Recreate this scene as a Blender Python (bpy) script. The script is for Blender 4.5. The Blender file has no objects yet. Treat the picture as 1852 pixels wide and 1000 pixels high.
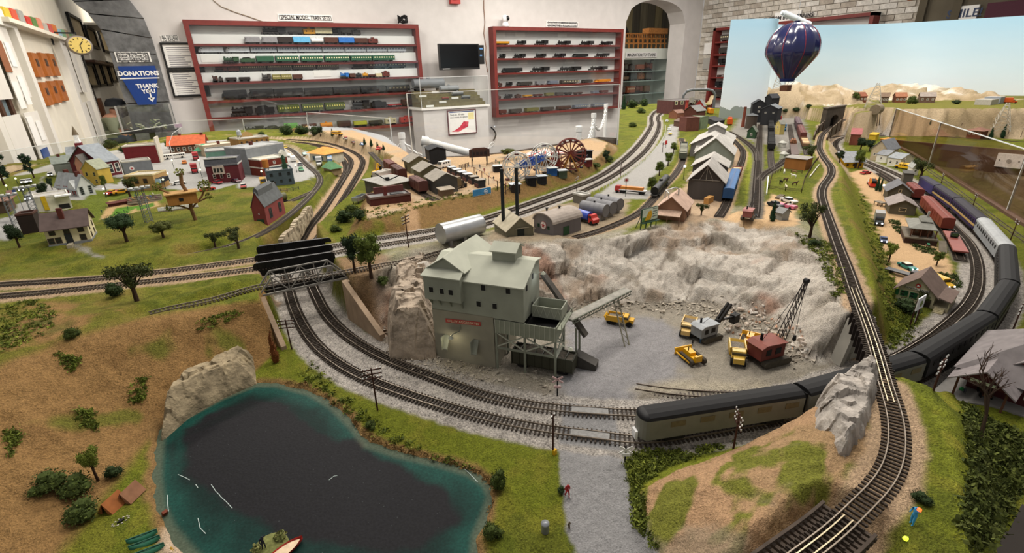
import bpy,random
from math import atan2,cos,log,pi,radians,sin,sqrt
import numpy as np
V3=np.array
rg=range
nrm_=np.linalg.norm
from mathutils import Vector,Matrix
random.seed(7);np.random.seed(7)
S=bpy.context.scene
COL=S.collection
# -- camera
F,CX,CY,CH=890,926,500,.52
def _n(v):
 v=V3(v,float);return v/nrm_(v)
_dz=-_n((64,-2150,-890));_dx=_n((1614,417,-890));_dx=_n(_dx-_dz*_dx.dot(_dz));_dy=np.cross(_dz,_dx)
ROT=V3([_dx,_dy,_dz])
CAM=V3([0,0,CH])
cd=bpy.data.cameras.new('camera');cam=bpy.data.objects.new('camera',cd);COL.objects.link(cam)
cd.sensor_width=36.;cd.lens=F/1852*36.;cd.clip_start=.01;cd.clip_end=60
cam.matrix_world=Matrix.Translation((0,0,CH))@Matrix([list(r)for r in ROT]).to_4x4()
S.camera=cam
# -- light
w=bpy.data.worlds.new('room_ambience');S.world=w;w.use_nodes=True
w.node_tree.nodes['Background'].inputs[0].default_value=(1.,.96,.92,1)
w.node_tree.nodes['Background'].inputs[1].default_value=.30
def area(name,loc,sx,sy,power,col=(1,.93,.84),rot=(0,0,0)):
 l=bpy.data.lights.new(name,'AREA');l.shape='RECTANGLE';l.size=sx;l.size_y=sy;l.energy=power;l.color=col
 o=bpy.data.objects.new(name,l);COL.objects.link(o);o.location=loc;o.rotation_euler=rot
 return o
for i,(x,y,p)in enumerate([(.3,1.2,21),(1.7,1.,21),(3.4,2.,32),(1.,3.2,32),(3.2,5.,46),(5.6,3.,32),(-.2,5.2,30),(6.5,5.8,46),(1.3,6.4,46),(4.6,6.4,46),(7.6,6.2,30),(-.6,10.4,25),(8.5,9.4,16),(5.4,1.6,30)]):
 area('ceiling_fill_light',(x,y,2.35),1.2,.3,p*1.25)  # unseen overhead lamps; the row before the cases is added fill light
S.view_settings.view_transform='Standard';S.view_settings.look='None'
S.view_settings.exposure=.2;S.view_settings.gamma=1.
S.view_settings.use_curve_mapping=False
# -- pixel <-> place
def ray(px,py):return ROT@V3([px-CX,CY-py,-F])
def G(px,py,z=.0):
 d=ray(px,py);return CAM+d*((z-CH)/d[2])
def onY(px,py,Y):
 d=ray(px,py);return CAM+d*(Y/d[1])
def onX(px,py,X):
 d=ray(px,py);return CAM+d*(X/d[0])
def upto(p,py):
 a=ROT.T@(V3(p,float)-CAM);b=ROT.T@V3([0,0,1.]);k=py-CY
 return float((k*a[2]-F*a[1])/(F*b[1]-k*b[2]))
 # -- materials
def sv(n,i,v):n.inputs[i].default_value=v
def nd(N,k):return N.new('ShaderNode'+k)
MATS={}
def lin(h):
 if not isinstance(h,str):return tuple(h)
 h=h.lstrip('#');r=[int(c,16)/15 for c in h]if len(h)==3 else[int(h[i:i+2],16)/255 for i in(0,2,4)]
 return tuple(c/12.92 if c<.04045 else((c+.055)/1.055)**2.4 for c in r)
def mat(col,rough=.75,metal=.0,var=.14,scale=160,bump=.0,kind='',emit=.0,coat=.0):
 key=(col,rough,metal,var,scale,bump,kind,emit,coat)
 if key in MATS:return MATS[key]
 m=bpy.data.materials.new('m%03d'%len(MATS));m.use_nodes=True;MATS[key]=m
 nt=m.node_tree;N,L=nt.nodes,nt.links;p=N['Principled BSDF']
 c=lin(col)
 sv(p,'Specular IOR Level',.3 if rough>.4 else .5)
 sv(p,'Roughness',rough);sv(p,'Metallic',metal)
 if coat:sv(p,'Coat Weight',coat)
 tc=nd(N,'TexCoord');tex=nd(N,'TexNoise');sv(tex,'Scale',scale);sv(tex,'Detail',5)
 src=tc.outputs['Object']
 if kind=='planks' or kind=='corr':
  mp=nd(N,'Mapping');L.new(src,mp.inputs[0]);sv(mp,'Scale',(1,1,.08));src=mp.outputs[0]
 L.new(src,tex.inputs['Vector'])
 rp=nd(N,'MapRange');sv(rp,1,.3);sv(rp,2,.7)
 sv(rp,3,1-var);sv(rp,4,1+var);L.new(tex.outputs[0],rp.inputs[0])
 mx=nd(N,'Mix');mx.data_type='RGBA';mx.blend_type='MULTIPLY';sv(mx,0,1)
 sv(mx,6,(*c,1));L.new(rp.outputs[0],mx.inputs[7])
 out=mx.outputs[2]
 if kind in('planks','brick','corr','stone'):
  if kind=='brick' or kind=='stone':
   b=nd(N,'TexBrick');k=1.
   sv(b,'Scale',160 if kind=='brick' else 60);sv(b,'Mortar Size',.02)
   sv(b,'Color1',(1,1,1,1));sv(b,'Color2',(.8,.8,.8,1));sv(b,'Mortar',(.75,.75,.72,1))
   L.new(tc.outputs['Object'],b.inputs['Vector'])
   m2=nd(N,'Mix');m2. data_type='RGBA';m2. blend_type='MULTIPLY';sv(m2,0,.7)
   L.new(out,m2. inputs[6]);L.new(b.outputs[0],m2. inputs[7]);out=m2. outputs[2]
 L.new(out,p.inputs['Base Color'])
 if bump:
  bp=nd(N,'Bump');sv(bp,'Strength',bump);sv(bp,'Distance',.5/scale)
  L.new(tex.outputs[0],bp.inputs['Height']);L.new(bp.outputs[0],p.inputs['Normal'])
 if emit:
  L.new(out,p.inputs['Emission Color']);sv(p,'Emission Strength',emit)
 return m
def glass(name,tint=(1,1,1),gl=.06,rough=.02):
 m=bpy.data.materials.new(name);m.use_nodes=True;nt=m.node_tree;N,L=nt.nodes,nt.links
 N.remove(N['Principled BSDF'])
 t=nd(N,'BsdfTransparent');sv(t,0,(*tint,1))
 g=nd(N,'BsdfGlossy');sv(g,'Roughness',rough)
 mx=nd(N,'MixShader');sv(mx,0,gl)
 L.new(t.outputs[0],mx.inputs[1]);L.new(g.outputs[0],mx.inputs[2]);L.new(mx.outputs[0],N['Material Output'].inputs[0])
 return m
GLASS=glass('clear_acrylic',(.96,.97,.97),.05)
GLASS2=glass('tinted_acrylic',(.86,.80,.74),.10)
PANE=mat('#23272b',.15,0,.1)
DARK=mat('#151516',.6)
# -- mesh kit
BF=[(0,3,2,1),(4,5,6,7),(0,1,5,4),(1,2,6,5),(2,3,7,6),(3,0,4,7)]
class MB:
 def __init__(s,M=None):s.v=[];s.f=[];s.mi=[];s.m=0;s.M=M;s.sm=[];s.smooth=False
 def add(s,vs,fs):
  b=len(s.v)
  if s.M is not None:vs=[tuple(s.M@Vector(v))for v in vs]
  s.v+=[tuple(v)for v in vs]
  for f in fs:s.f.append(tuple(b+i for i in f));s.mi.append(s.m);s.sm.append(s.smooth)
  return s
 def box(s,x0,x1,y0,y1,z0,z1):
  return s.add([(x0,y0,z0),(x1,y0,z0),(x1,y1,z0),(x0,y1,z0),(x0,y0,z1),(x1,y0,z1),(x1,y1,z1),(x0,y1,z1)],BF)
 def ring(s,x0,x1,y0,y1,z0,z1,t):
  return s.box(x0,x1,y0,y1,z0,z0+t).box(x0,x1,y0,y1,z1-t,z1).box(x0,x0+t,y0,y1,z0+t,z1-t).box(x1-t,x1,y0,y1,z0+t,z1-t)
 def cbox(s,c,size,rz=0):
  ca,sa=cos(rz),sin(rz);vs=[]
  for k in rg(8):
   x=(-.5,.5,.5,-.5)[k%4]*size[0];y=(-.5,-.5,.5,.5)[k%4]*size[1];z=(-.5 if k<4 else .5)*size[2]
   vs.append((c[0]+ca*x-sa*y,c[1]+sa*x+ca*y,c[2]+z))
  return s.add(vs,BF)
 def bar(s,a,b,w,h=None,up=(0,0,1)):
  a,b=Vector(a),Vector(b);d=b-a
  if d.length<1e-7:return s
  d.normalize();u=Vector(up)
  if abs(d.dot(u))>.98:u=Vector((1,0,0))
  r=d.cross(u).normalized();u=r.cross(d);h=h or w
  vs=[p+r*(i*w/2)+u*(j*h/2)for p in(a,b)for i,j in((-1,-1),(1,-1),(1,1),(-1,1))]
  return s.add(vs,[(0,1,2,3),(7,6,5,4),(0,4,5,1),(1,5,6,2),(2,6,7,3),(3,7,4,0)])
 def cyl(s,a,b,r,r2=None,n=10,caps=True):
  a,b=Vector(a),Vector(b);d=(b-a)
  if d.length<1e-9:return s
  d.normalize();u=Vector((0,0,1))if abs(d.z)<.9 else Vector((1,0,0));p=d.cross(u).normalized();q=d.cross(p);r2=r if r2 is None else r2
  vs=[]
  for c,rr in((a,r),(b,r2)):
   for k in rg(n):
    t=2*pi*k/n;vs.append(c+p*(rr*cos(t))+q*(rr*sin(t)))
  fs=[(k,n+k,n+(k+1)%n,(k+1)%n)for k in rg(n)]
  sm=s.smooth;s.smooth=n>7;s.add(vs,fs);s.smooth=sm
  if caps:
   s.add(vs[:n],[tuple(rg(n))]);s.add(vs[n:],[tuple(rg(n-1,-1,-1))])
  return s
 def tube(s,pts,r,n=6):
  for a,b in zip(pts[:-1],pts[1:]):s.cyl(a,b,r,n=n)
  return s
 def prism(s,prof,y0,y1,axis='y'):
  prof=pp(prof);n=len(prof)
  if axis=='y':vs=[(x,y0,z)for x,z in prof]+[(x,y1,z)for x,z in prof]
  else:vs=[(y0,x,z)for x,z in prof]+[(y1,x,z)for x,z in prof]
  fs=[(k,(k+1)%n,n+(k+1)%n,n+k)for k in rg(n)]+[tuple(rg(n-1,-1,-1)),tuple(rg(n,2*n))]
  return s.add(vs,fs)
 def lathe(s,prof,n=20,c=(0,0,0)):
  vs=[];prof=pp(prof);m=len(prof)
  for k in rg(n):
   t=2*pi*k/n
   vs+=[(c[0]+r*cos(t),c[1]+r*sin(t),c[2]+z)for r,z in prof]
  fs=[(k*m+j,((k+1)%n)*m+j,((k+1)%n)*m+j+1,k*m+j+1)for k in rg(n)for j in rg(m-1)]
  sm=s.smooth;s.smooth=True;s.add(vs,fs);s.smooth=sm
  return s
 def mesh(s,name,mats):
  me=bpy.data.meshes.new(name);me.from_pydata(s.v,[],s.f)
  for m in(mats if isinstance(mats,(list,tuple))else[mats]):me.materials.append(mat(m,.7)if isinstance(m,str)else m)
  if any(s.mi):me.polygons.foreach_set('material_index',s.mi)
  if any(s.sm):me.polygons.foreach_set('use_smooth',s.sm)
  me.update();return me
 def o(s,name,mats,parent=None):
  return link(name,s.mesh(name,mats),parent)
def Sb(q,t):return MB(None).add(q+[(x,y,z+t)for x,y,z in q],BF)
def Bx(*a,**k):return MB(None).box(*a,**k)
def Cy(*a,**k):return MB(None).cyl(*a,**k)
def Br(*a,**k):return MB(None).bar(*a,**k)
def Pr(*a,**k):return MB(None).prism(*a,**k)
def La(*a,**k):return MB(None).lathe(*a,**k)
def Tu(*a,**k):return MB(None).tube(*a,**k)
def Ad(*a,**k):return MB(None).add(*a,**k)
def link(name,me,parent=None):
 o=bpy.data.objects.new(name,me);COL.objects.link(o);o.parent=parent;return o
def tag(o,label=None,cat=None,group=None,kind=None):
 if label:o['label']=label
 if cat:o['category']=cat
 if group:o['group']=group
 if kind:o['kind']=kind
 return o
def emp(name,loc=(0,0,0),rz=.0,label=None,cat=None,group=None,sc=1.):
 o=bpy.data.objects.new(name,None);COL.objects.link(o);o.location=[float(c)for c in loc];o.rotation_euler=(0,0,rz);o.scale=(sc,)*3
 o.empty_display_size=.02
 return tag(o,label,cat,group)
KIDS={}
def copy_tree(o,parent=None):
 c=o.copy();COL.objects.link(c);c.parent=parent
 for ch in KIDS.setdefault(o.name,list(o.children)):copy_tree(ch,c)
 return c
def text(s,size,m,parent,loc=(0,0,0),rot=(0,0,0),name='lettering',align='CENTER',bold=.0,ext=.0,sx=1.):
 cu=bpy.data.curves.new(name,'FONT');cu.body=s;cu.size=size;cu.align_x=align;cu.align_y='CENTER';cu.offset=bold;cu.extrude=ext;cu.resolution_u=2;cu.space_line=.95
 t=bpy.data.objects.new('tmp',cu);COL.objects.link(t)
 me=bpy.data.meshes.new_from_object(t.evaluated_get(bpy.context.evaluated_depsgraph_get()))
 bpy.data.objects.remove(t);me.materials.clear();me.materials.append(m)
 o=link(name,me,parent);o.location=loc;o.rotation_euler=rot;o.scale=(sx,1,1)
 return o
 # -- noise
def _hash(ix,iy,seed):
 h=(ix.astype(np.int64)*374761393+iy.astype(np.int64)*668265263+seed*1442695041)&0xffffffff
 h=((h^(h>>13))*1274126177)&0xffffffff
 return((h^(h>>16))&0xffffff)/float(0xffffff)
def vnoise(x,y,seed=0):
 ix,iy=np.floor(x),np.floor(y);fx,fy=x-ix,y-iy
 fx=fx*fx*(3-2*fx);fy=fy*fy*(3-2*fy)
 a=_hash(ix,iy,seed);b=_hash(ix+1,iy,seed);c=_hash(ix,iy+1,seed);d=_hash(ix+1,iy+1,seed)
 return(a*(1-fx)+b*fx)*(1-fy)+(c*(1-fx)+d*fx)*fy
def fbm(x,y,sc,oct=4,seed=0):
 t=0;a=.5
 for k in rg(oct):t=t+a*(vnoise(x*sc*2**k,y*sc*2**k,seed+k)*2-1);a*=.5
 return t
def facets(x,y,sc,seed=0):
 X,Y=x*sc,y*sc;ix,iy=np.floor(X),np.floor(Y);best=np.full(X.shape,9.);out=np.zeros(X.shape)
 for dx in(-1,0,1):
  for dy in(-1,0,1):
   jx,jy=ix+dx,iy+dy
   px=jx+_hash(jx,jy,seed);py=jy+_hash(jx,jy,seed+1)
   d=(X-px)**2+(Y-py)**2
   v=(_hash(jx,jy,seed+2)-.5)+(X-px)*(_hash(jx,jy,seed+3)-.5)*1.6+(Y-py)*(_hash(jx,jy,seed+4)-.5)*1.6
   k=d<best;best=np.where(k,d,best);out=np.where(k,v,out)
 return out
def ss(a,b,x):
 t=np.clip((x-a)/(b-a),0,1);return t*t*(3-2*t)
def cat_rom(P,step):
 P=[V3(p,float)for p in P];Q=[2*P[0]-P[1]]+P+[2*P[-1]-P[-2]];out=[]
 for i in rg(1,len(Q)-2):
  n=max(2,int(nrm_(Q[i+1]-Q[i])/step*2))
  for k in rg(n):
   t=k/n
   out.append(.5*((2*Q[i])+(-Q[i-1]+Q[i+1])*t+(2*Q[i-1]-5*Q[i]+4*Q[i+1]-Q[i+2])*t*t+(-Q[i-1]+3*Q[i]-3*Q[i+1]+Q[i+2])*t**3))
 out.append(Q[-2]);out=V3(out)
 s=np.concatenate([[0],np.cumsum(nrm_(np.diff(out,axis=0),axis=1))]);m=max(2,int(round(s[-1]/step))+1);q=np.linspace(0,s[-1],m)
 return np.stack([np.interp(q,s,out[:,k])for k in rg(3)],1)
def smooth_path(P,k):
 P=P.copy()
 for _ in rg(k):P[1:-1]=(P[:-2]+2*P[1:-1]+P[2:])/4
 return P
def offs(P,d):
 T=np.gradient(P[:,:2],axis=0);T/=nrm_(T,axis=1)[:,None]+1e-9
 Q=P.copy();Q[:,0]+=T[:,1]*d;Q[:,1]-=T[:,0]*d;return Q
def pp(s):return[[float(c)for c in q.split()]for q in s.split(',')]if isinstance(s,str)else s
def poly(pts,z=.0):return V3([G(p[0],p[1],p[2]if len(p)>2 else z)[:2]for p in pp(pts)])
def pdist(P,x,y,closed=True):
 n=len(P);best=np.full(x.shape,1e9);ins=np.zeros(x.shape,bool)
 for i in rg(n if closed else n-1):
  ax,ay=P[i];bx,by=P[(i+1)%n];ex,ey=bx-ax,by-ay;L2=ex*ex+ey*ey+1e-12
  t=np.clip(((x-ax)*ex+(y-ay)*ey)/L2,0,1)
  d=(x-ax-t*ex)**2+(y-ay-t*ey)**2;best=np.minimum(best,d)
  if closed and ay!=by:ins^=((ay>y)!=(by>y))&(x<ex*(y-ay)/(by-ay)+ax)
 return np.sqrt(best),ins
def sdf(P,x,y):
 d,i=pdist(P,x,y);return np.where(i,-d,d)
 # -- where the tracks run
def tp(pts,z=.0,sm=8):
 P=cat_rom([G(p[0],p[1],p[2]if len(p)>2 else z)for p in pp(pts)],.012)
 return smooth_path(P,sm)
UP=.10
M2=tp('540 440 .012,553 480,565 518,576 542,589 566,614 594,645 618,690 644,741 666,800 687,860 710,932 728,1015 739,1112 746,1166 748,1280 742,1396 724,1468 706,1522 687,1562 672,1609 654,1643 637,1684 611,1718 584,1749 554,1766 523,1769 489,1764 462,1752 438,1732 417,1712 398,1662 355,1637 337,1606 317,1572 300,1544 289,1519 275,1511 261,1516 253,1535 247,1600 245')
_m=G(1396,724)
_i=int(np.argmin(np.hypot(M2[:,0]-_m[0],M2[:,1]-_m[1])))
_off=offs(M2,.052)
_j=next(k for k in rg(_i,len(M2))if M2[k,0]>G(1519,275)[0]-.05)
M1=np.concatenate([tp('512 480 0,524 531,534 562,550 594,572 625,607 654,655 682,707 702,783 728,860 750,932 767,1004 779,1076 787,1141 792,1240 793'),_off[_i+4:_j:6],tp('1497 264,1490 256,1500 250,1533 244,1600 242')[::6]])
M1=smooth_path(cat_rom(M1[::6],.012),12)
U=tp([(1400,1045,UP),(1460,1000),(1512,960),(1556,916),(1596,876),(1618,832),(1622,780),(1614,736),(1602,700),(1592,662),(1579,618),(1562,570),(1545,526),(1531,485),(1517,448),(1500,400),(1490,370),(1486,350),(1490,335),(1500,321),(1504,311),(1502,300),(1490,284),(1482,266),(1486,246),(1496,235),(1509,226),(1530,215)],UP,6)
B1=tp('270 568,297 560,392 541,465 519,624 492,683 481,741 471,800 455,850 440',UP)
D1=tp('-120 523,0 514,207 500,459 469,601 445,696 429,786 415,860 399,924 379,972 362,1020 345,1068 326,1104 306,1140 277,1164 250,1178 226,1178 212,1186 201,1200 194',UP)
D2=tp('-120 545,0 535,140 522,459 486,607 456,696 442,786 427,860 410,934 388,996 366,1056 344,1104 320,1140 296,1169 270,1188 241,1192 224,1190 212,1198 204,1220 196',UP)
E1=tp('512 480 0,530 456 .008,546 432 .015,561 408 .025,588 374 .05,619 326 .07,632 304 .08,634 290 .08,622 278 .08,600 267 .08,564 260 .08,528 256 .08,470 252 .08',.08)
E2=tp('540 470 0,562 450 .008,578 426 .015,596 398 .03,612 374 .05,641 326 .07,655 299 .08,653 285 .08,636 273 .08,610 263 .08,576 256 .08,520 252 .08',.08)
E3=tp('610 340 .066,621 320 .073,626 304 .08,619 287,598 273,571 264,530 260',.08)
T1=tp('500 262,526 270,554 297,574 314,578 330,562 352,535 378,504 402,473 422,430 440,396 450,340 462',.085)
T2=tp('566 346,540 357,511 369,490 373',.085)
TB=tp('-80 345,18 314,65 301,125 289,182 274,240 264,300 256,360 250,430 246,500 243',.085)
Q1=tp('1150 699,1180 704,1216 709,1288 714,1360 715,1420 713,1480 702',0)
Q2=tp('905 640,960 655,1010 665,1080 677,1150 692',0)
Y1=tp('1300 392,1313 370,1325 335,1334 310,1342 290,1344 274,1334 260,1319 246,1305 238',UP)
Y2=tp('1364 392,1367 375,1369 340,1370 315,1371 300,1372 274,1374 246,1375 225',UP)
Y3=tp('1370 290,1367 274,1355 261,1335 247,1319 238',UP)
Y4=tp('1373 325,1381 315,1400 303,1418 290,1432 270',UP)
Y5=tp('1397 306,1394 285,1394 260,1393 220',UP)
Y6=tp('1437 285,1434 262,1431 245,1428 225',UP)
Y7=tp('1460 280,1455 262,1448 246,1440 222',UP)
W1=tp('1039 429,1080 418,1128 399,1159 382,1183 358,1200 337,1222 313,1234 292,1237 270,1232 250',UP)
S1=tp('1590 313,1640 346,1680 385,1708 416,1728 446,1738 470',0)
C1=tp('670 275,700 305,730 327,765 350,790 362',.14)
X1=tp('1590 240,1700 247,1852 257,2000 266',0)
X2=tp('1612 264,1700 322,1770 374,1852 434,1930 488',0)
# -- the lie of the land
def wpts(*a):return V3(a)
FOOT=np.concatenate([wpts((-3,.2)),poly('-250 1300,100 1060,185 940,240 865,285 795,330 755,400 712,462 678,492 648,505 622,490 575,600 545,660 585,694 612,706 622,760 640,850 610,950 575,1040 555,1150 550,1280 548,1380 570,1430 605,1442 650,1480 662,1512 655,1548 632,1600 640,1625 600,1630 540,1612 480,1592 430,1570 380,1552 340,1540 310,1530 285,1515 279,1498 271,1486 263,1482 252,1490 247,1520 238'),wpts((4.9,2.35),(5.6,3.2),(9,6),(9,12),(-5,12))])
TOP=np.concatenate([wpts((-3,.9)),poly('-200 760,0 668,70 640,150 612,250 590,340 568,420 552,468 545,470 522,613 503,660 500,700 490,760 462,880 441,960 447,1050 441,1130 429,1200 412,1290 401,1350 398,1420 413,1468 445,1505 503,1518 535,1542 562,1572 572,1578 560,1572 515,1554 450,1535 400,1518 350,1514 320,1515 300,1500 284,1492 268,1492 250,1505 237,1525 229',UP),wpts((4.8,2.5),(5.5,3.3),(9,7),(9,11),(-4,11))])
CFOOT=np.concatenate([poly('620 428,700 430,790 412,880 385,980 352,1060 322,1096 298,1120 275,1124 255',UP),wpts((3.2,5.2),(.6,5.2)),poly('700 285,672 305,662 345,640 395',UP)])
CTOP=np.concatenate([poly('668 392,700 384,730 374,800 357,900 336,1000 314,1065 294,1090 272,1096 258',.14),wpts((2.7,4.9),(.8,4.9)),poly('715 282,690 305,678 345,664 380',.14)])
HFOOT=np.concatenate([poly('1160 1200,1148 960,1146 885,1200 845,1300 812,1380 775,1440 735,1500 700,1590 690,1640 690,1715 700,1768 760,1800 850,1815 1000,1840 1300')])
HTOP=np.concatenate([poly('1300 1250,1430 1010,1500 935,1548 880,1585 810,1565 735,1562 712,1600 700,1636 704,1675 730,1705 800,1725 900,1735 1000,1740 1250',UP)])
LFOOT=np.concatenate([poly('1500 228,1530 236,1600 238,1852 246,2400 256',.02),wpts((10,0),(9,4),(6,6))])
LTOP=np.concatenate([poly('1548 206,1600 198,1700 197,1852 196,2400 196',.19),wpts((10,1),(9,4),(6,5))])
POND=poly('290 772,330 750,400 714,462 690,500 690,560 705,600 728,640 768,662 797,720 815,800 833,850 848,880 868,889 890,876 930,862 960,858 1010,850 1100,500 1200,400 1060,330 982,302 948,286 912,280 860,284 805')
LAY=np.concatenate([poly('-500 470,-60 326,0 309,90 288,170 271,260 259,330 247,400 240,480 237,560 240,640 246,700 262',.08),poly('747 284,790 284,860 281,930 273,1010 260,1080 248,1116 250',.14),poly('1118 220,1122 192,1180 187,1300 187',UP),wpts((4.6,3.9),(5.6,3.3),(6.6,2.2),(7.2,.6),(7.2,-1.)),poly('2250 305,1852 276,1606 255,1650 276,1720 318,1790 362,1852 402,2050 520'),poly('2100 800,1852 915,1800 1000,1700 1300',.0),wpts((.1,-.2),(-2.,.3))])
def nested(P,Q,x,y,prof=lambda t:t):
 a=sdf(P,x,y);b=sdf(Q,x,y)
 dB=np.maximum(-a,0);dT=np.maximum(b,0)
 return prof(np.where(b<=0,1.,np.where(a>=0,.0,dB/(dB+dT+1e-9))))
def near(P,x,y,reach):
 lo,hi=P[:,:2].min(0)-reach,P[:,:2].max(0)+reach
 k=np.nonzero((x>lo[0])&(x<hi[0])&(y>lo[1])&(y<hi[1]))[0]
 D=np.full(x.shape,9.);Z=np.zeros(x.shape)
 if len(k)==0:return D,Z
 q=P[::4]if len(P)>40 else P
 if len(P)>40:q=np.concatenate([q,P[-1:]])
 xs,ys=x[k],y[k];best=np.full(xs.shape,81.);zz=np.zeros(xs.shape)
 for(ax,ay,az),(bx,by,bz)in zip(q[:-1],q[1:]):
  ex,ey=bx-ax,by-ay;t=np.clip(((xs-ax)*ex+(ys-ay)*ey)/(ex*ex+ey*ey+1e-12),0,1)
  d=(xs-ax-t*ex)**2+(ys-ay-t*ey)**2;m=d<best
  best=np.where(m,d,best);zz=np.where(m,az+t*(bz-az),zz)
 D[k]=np.sqrt(best);Z[k]=zz;return D,Z
def split(P,a,b,z):
 A,B=G(*a,z),G(*b,z);i=int(np.argmin(np.hypot(P[:,0]-A[0],P[:,1]-A[1])));j=int(np.argmin(np.hypot(P[:,0]-B[0],P[:,1]-B[1])))
 i,j=min(i,j),max(i,j);return P[:i+1],P[j:]
rockprof=lambda t:np.clip(np.where(t<.72,t*1.2,.864+(t-.72)*.486),0,1)
QREG=poly('690 520,705 485,760 455,960 440,1130 424,1300 396,1420 408,1480 445,1520 520,1550 600,1515 668,1440 672,1400 620,1280 575,1040 580,850 650,700 640',.05)
GR={}
def terrain(x,y):
 big=nested(FOOT,TOP,x,y);qd=sdf(QREG,x,y);qw=ss(.03,-.03,qd)
 h=UP*(big*qw+(big*big*(3-2*big))*(1-qw))
 GR['big']=big;GR['q']=qw
 lh=ss(.35,-.05,x+.25*(y-1.))*big
 h=h+lh*(fbm(x,y,7,4,3)*.022+.012*ss(.25,.0,np.abs(y-1.15-.2*x))*ss(.1,-.2,x))
 h=h+big*(1-lh)*fbm(x,y,3,3,9)*.006
 rim=np.exp(-((sdf(TOP,x,y)+.03)/.06)**2)*qw;h=h+rim*.01
 c=nested(CFOOT,CTOP,x,y,lambda t:t*t*(3-2*t));h=h+(.14-UP)*c;GR['c']=c
 L=nested(LFOOT,LTOP,x,y);st=np.where(L<.25,L*1.6,np.where(L<.45,.4+(L-.25)*.4,np.where(L<.75,.48+(L-.45)*1.7,1.)))
 h=np.maximum(h,.19*np.clip(st,0,1)*(L>0));GR['L']=L
 hh=nested(HFOOT,HTOP,x,y);h=np.maximum(h,UP*np.sin(np.clip(hh,0,1)*1.5708)**1.1+(hh>0)*np.minimum(hh*3,1)*fbm(x,y,14,4,21)*.016*(hh<.98));GR['h']=hh
 mt=np.zeros(x.shape)
 for(px,py,z,r,s,sh)in[(1428,170,.34,.5,31,2.6),(1496,168,.34,.42,32,2.6),(1388,176,.29,.34,33,2.4),(1600,170,.28,.42,34,2.6),(1660,168,.285,.42,35,2.6),(1722,174,.265,.36,36,2.6),(1780,180,.23,.3,37,2.),(1556,172,.27,.3,38,2.)]:
  c0=G(px,py,z*.8);d=np.hypot(x-c0[0],y-c0[1])/r*(1+.35*fbm(x,y,2.2,3,s));mt=np.maximum(mt,z*np.clip(1-d**sh,0,1)**.7)
 mt=mt*(1+.18*fbm(x,y,5,4,50))
 h=np.maximum(h,mt*(mt>.11));GR['mt']=mt
 uA,uB=split(U,(1546,552),(1598,694),UP)
 bA,bB=split(B1,(474,519),(610,495),UP)
 d1A,d1B=split(D1,(462,469),(598,446),UP);d2A,d2B=split(D2,(462,485),(602,457),UP)
 bal=np.zeros(x.shape);sand=np.zeros(x.shape);dk=np.zeros(x.shape)
 for P,w0,w1,kind in[(uA,.026,.03,1),(uB,.024,.03,1),(bA,.018,.03,2),(bB,.018,.02,2),(d1A,.028,.03,1),(d2A,.028,.03,1),(d1B,.03,.03,0),(d2B,.03,.03,0),(T1,.018,.03,2),(TB,.022,.03,1),(T2,.016,.02,2),(E3,.026,.03,1),(W1,.018,.03,1),(Y1,.02,.03,1),(Y2,.022,.03,3),(Y3,.02,.03,3),(Y4,.02,.03,3),(Y5,.018,.03,2),(Y6,.018,.03,2),(Y7,.018,.03,2),(C1,.018,.02,2),(S1,.018,.03,3)]:
  d,z=near(P,x,y,.09);k=ss(w0+w1,w0,d);h=h*(1-k)+(z-.0035+.0015*ss(w0+.004,w0-.008,d))*k
  e=ss(w0+.008,w0-.002,d+.006*fbm(x,y,60,2,5))
  if kind==0:bal=np.maximum(bal,e)
  elif kind==1:sand=np.maximum(sand,e)
  elif kind==3:dk=np.maximum(dk,e)
 for P,w0,w1 in[(E1,.032,.022),(E2,.032,.022),(M1,.036,.022),(M2,.036,.022)]:
  d,z=near(P,x,y,.12)
  k=ss(w0+w1,w0,d);h=h*(1-k)+(z-.0035)*k
  e=ss(w0+.008,w0-.002,d+.006*fbm(x,y,60,2,5))
  if P is E1 or P is E2:sand=np.maximum(sand,e)
  else:bal=np.maximum(bal,e)
 dk_=U[:int(np.argmin(np.hypot(U[:,0]-G(1545,925,UP)[0],U[:,1]-G(1545,925,UP)[1])))]
 d,z=near(dk_,x,y,.1);h=h-.035*ss(.055,.03,d)
 GR['bal']=bal;GR['sand']=sand;GR['dk']=dk
 dp=sdf(POND,x,y)+.006*fbm(x,y,40,3,8);GR['pond']=dp
 k=ss(.012,-.02,dp);h=h*(1-k)+(-.03)*k
 k2=ss(.05,.0,dp)*(h<.03);h=h-k2*.003
 return h
NA,NR=860,560
A0,A1,R0,R1=radians(-27),radians(127),.16,7.2
az=np.linspace(A1,A0,NA);rr=R0*(R1/R0)**(np.linspace(0,1,NR))
AZ,RR=np.meshgrid(az,rr,indexing='ij')
TX,TY=(RR*np.cos(AZ)).ravel(),(RR*np.sin(AZ)).ravel()
TH=terrain(TX,TY)
inside=sdf(LAY,TX,TY)<0
rockw=GR['q']*ss(.02,.12,GR['big'])*ss(1.,.93,GR['big']-.0)
strata=ss(.03,.12,GR['L'])*ss(.98,.8,GR['L'])
mtw=ss(.112,.125,GR['mt'])
HG=TH.reshape(NA,NR)
gx=np.gradient(HG,axis=1).ravel()/np.gradient(RR,axis=1).ravel();gy=np.gradient(HG,axis=0).ravel()/(np.gradient(AZ,axis=0).ravel()*RR.ravel())
nr_x=-gx*np.cos(AZ.ravel())+gy*np.sin(AZ.ravel());nr_y=-gx*np.sin(AZ.ravel())-gy*np.cos(AZ.ravel())
nl=np.sqrt(nr_x**2+nr_y**2+1);slope=np.sqrt(gx**2+gy**2)
u_,v_=TX*1.+TH*.5,TY+TH*1.3
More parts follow.
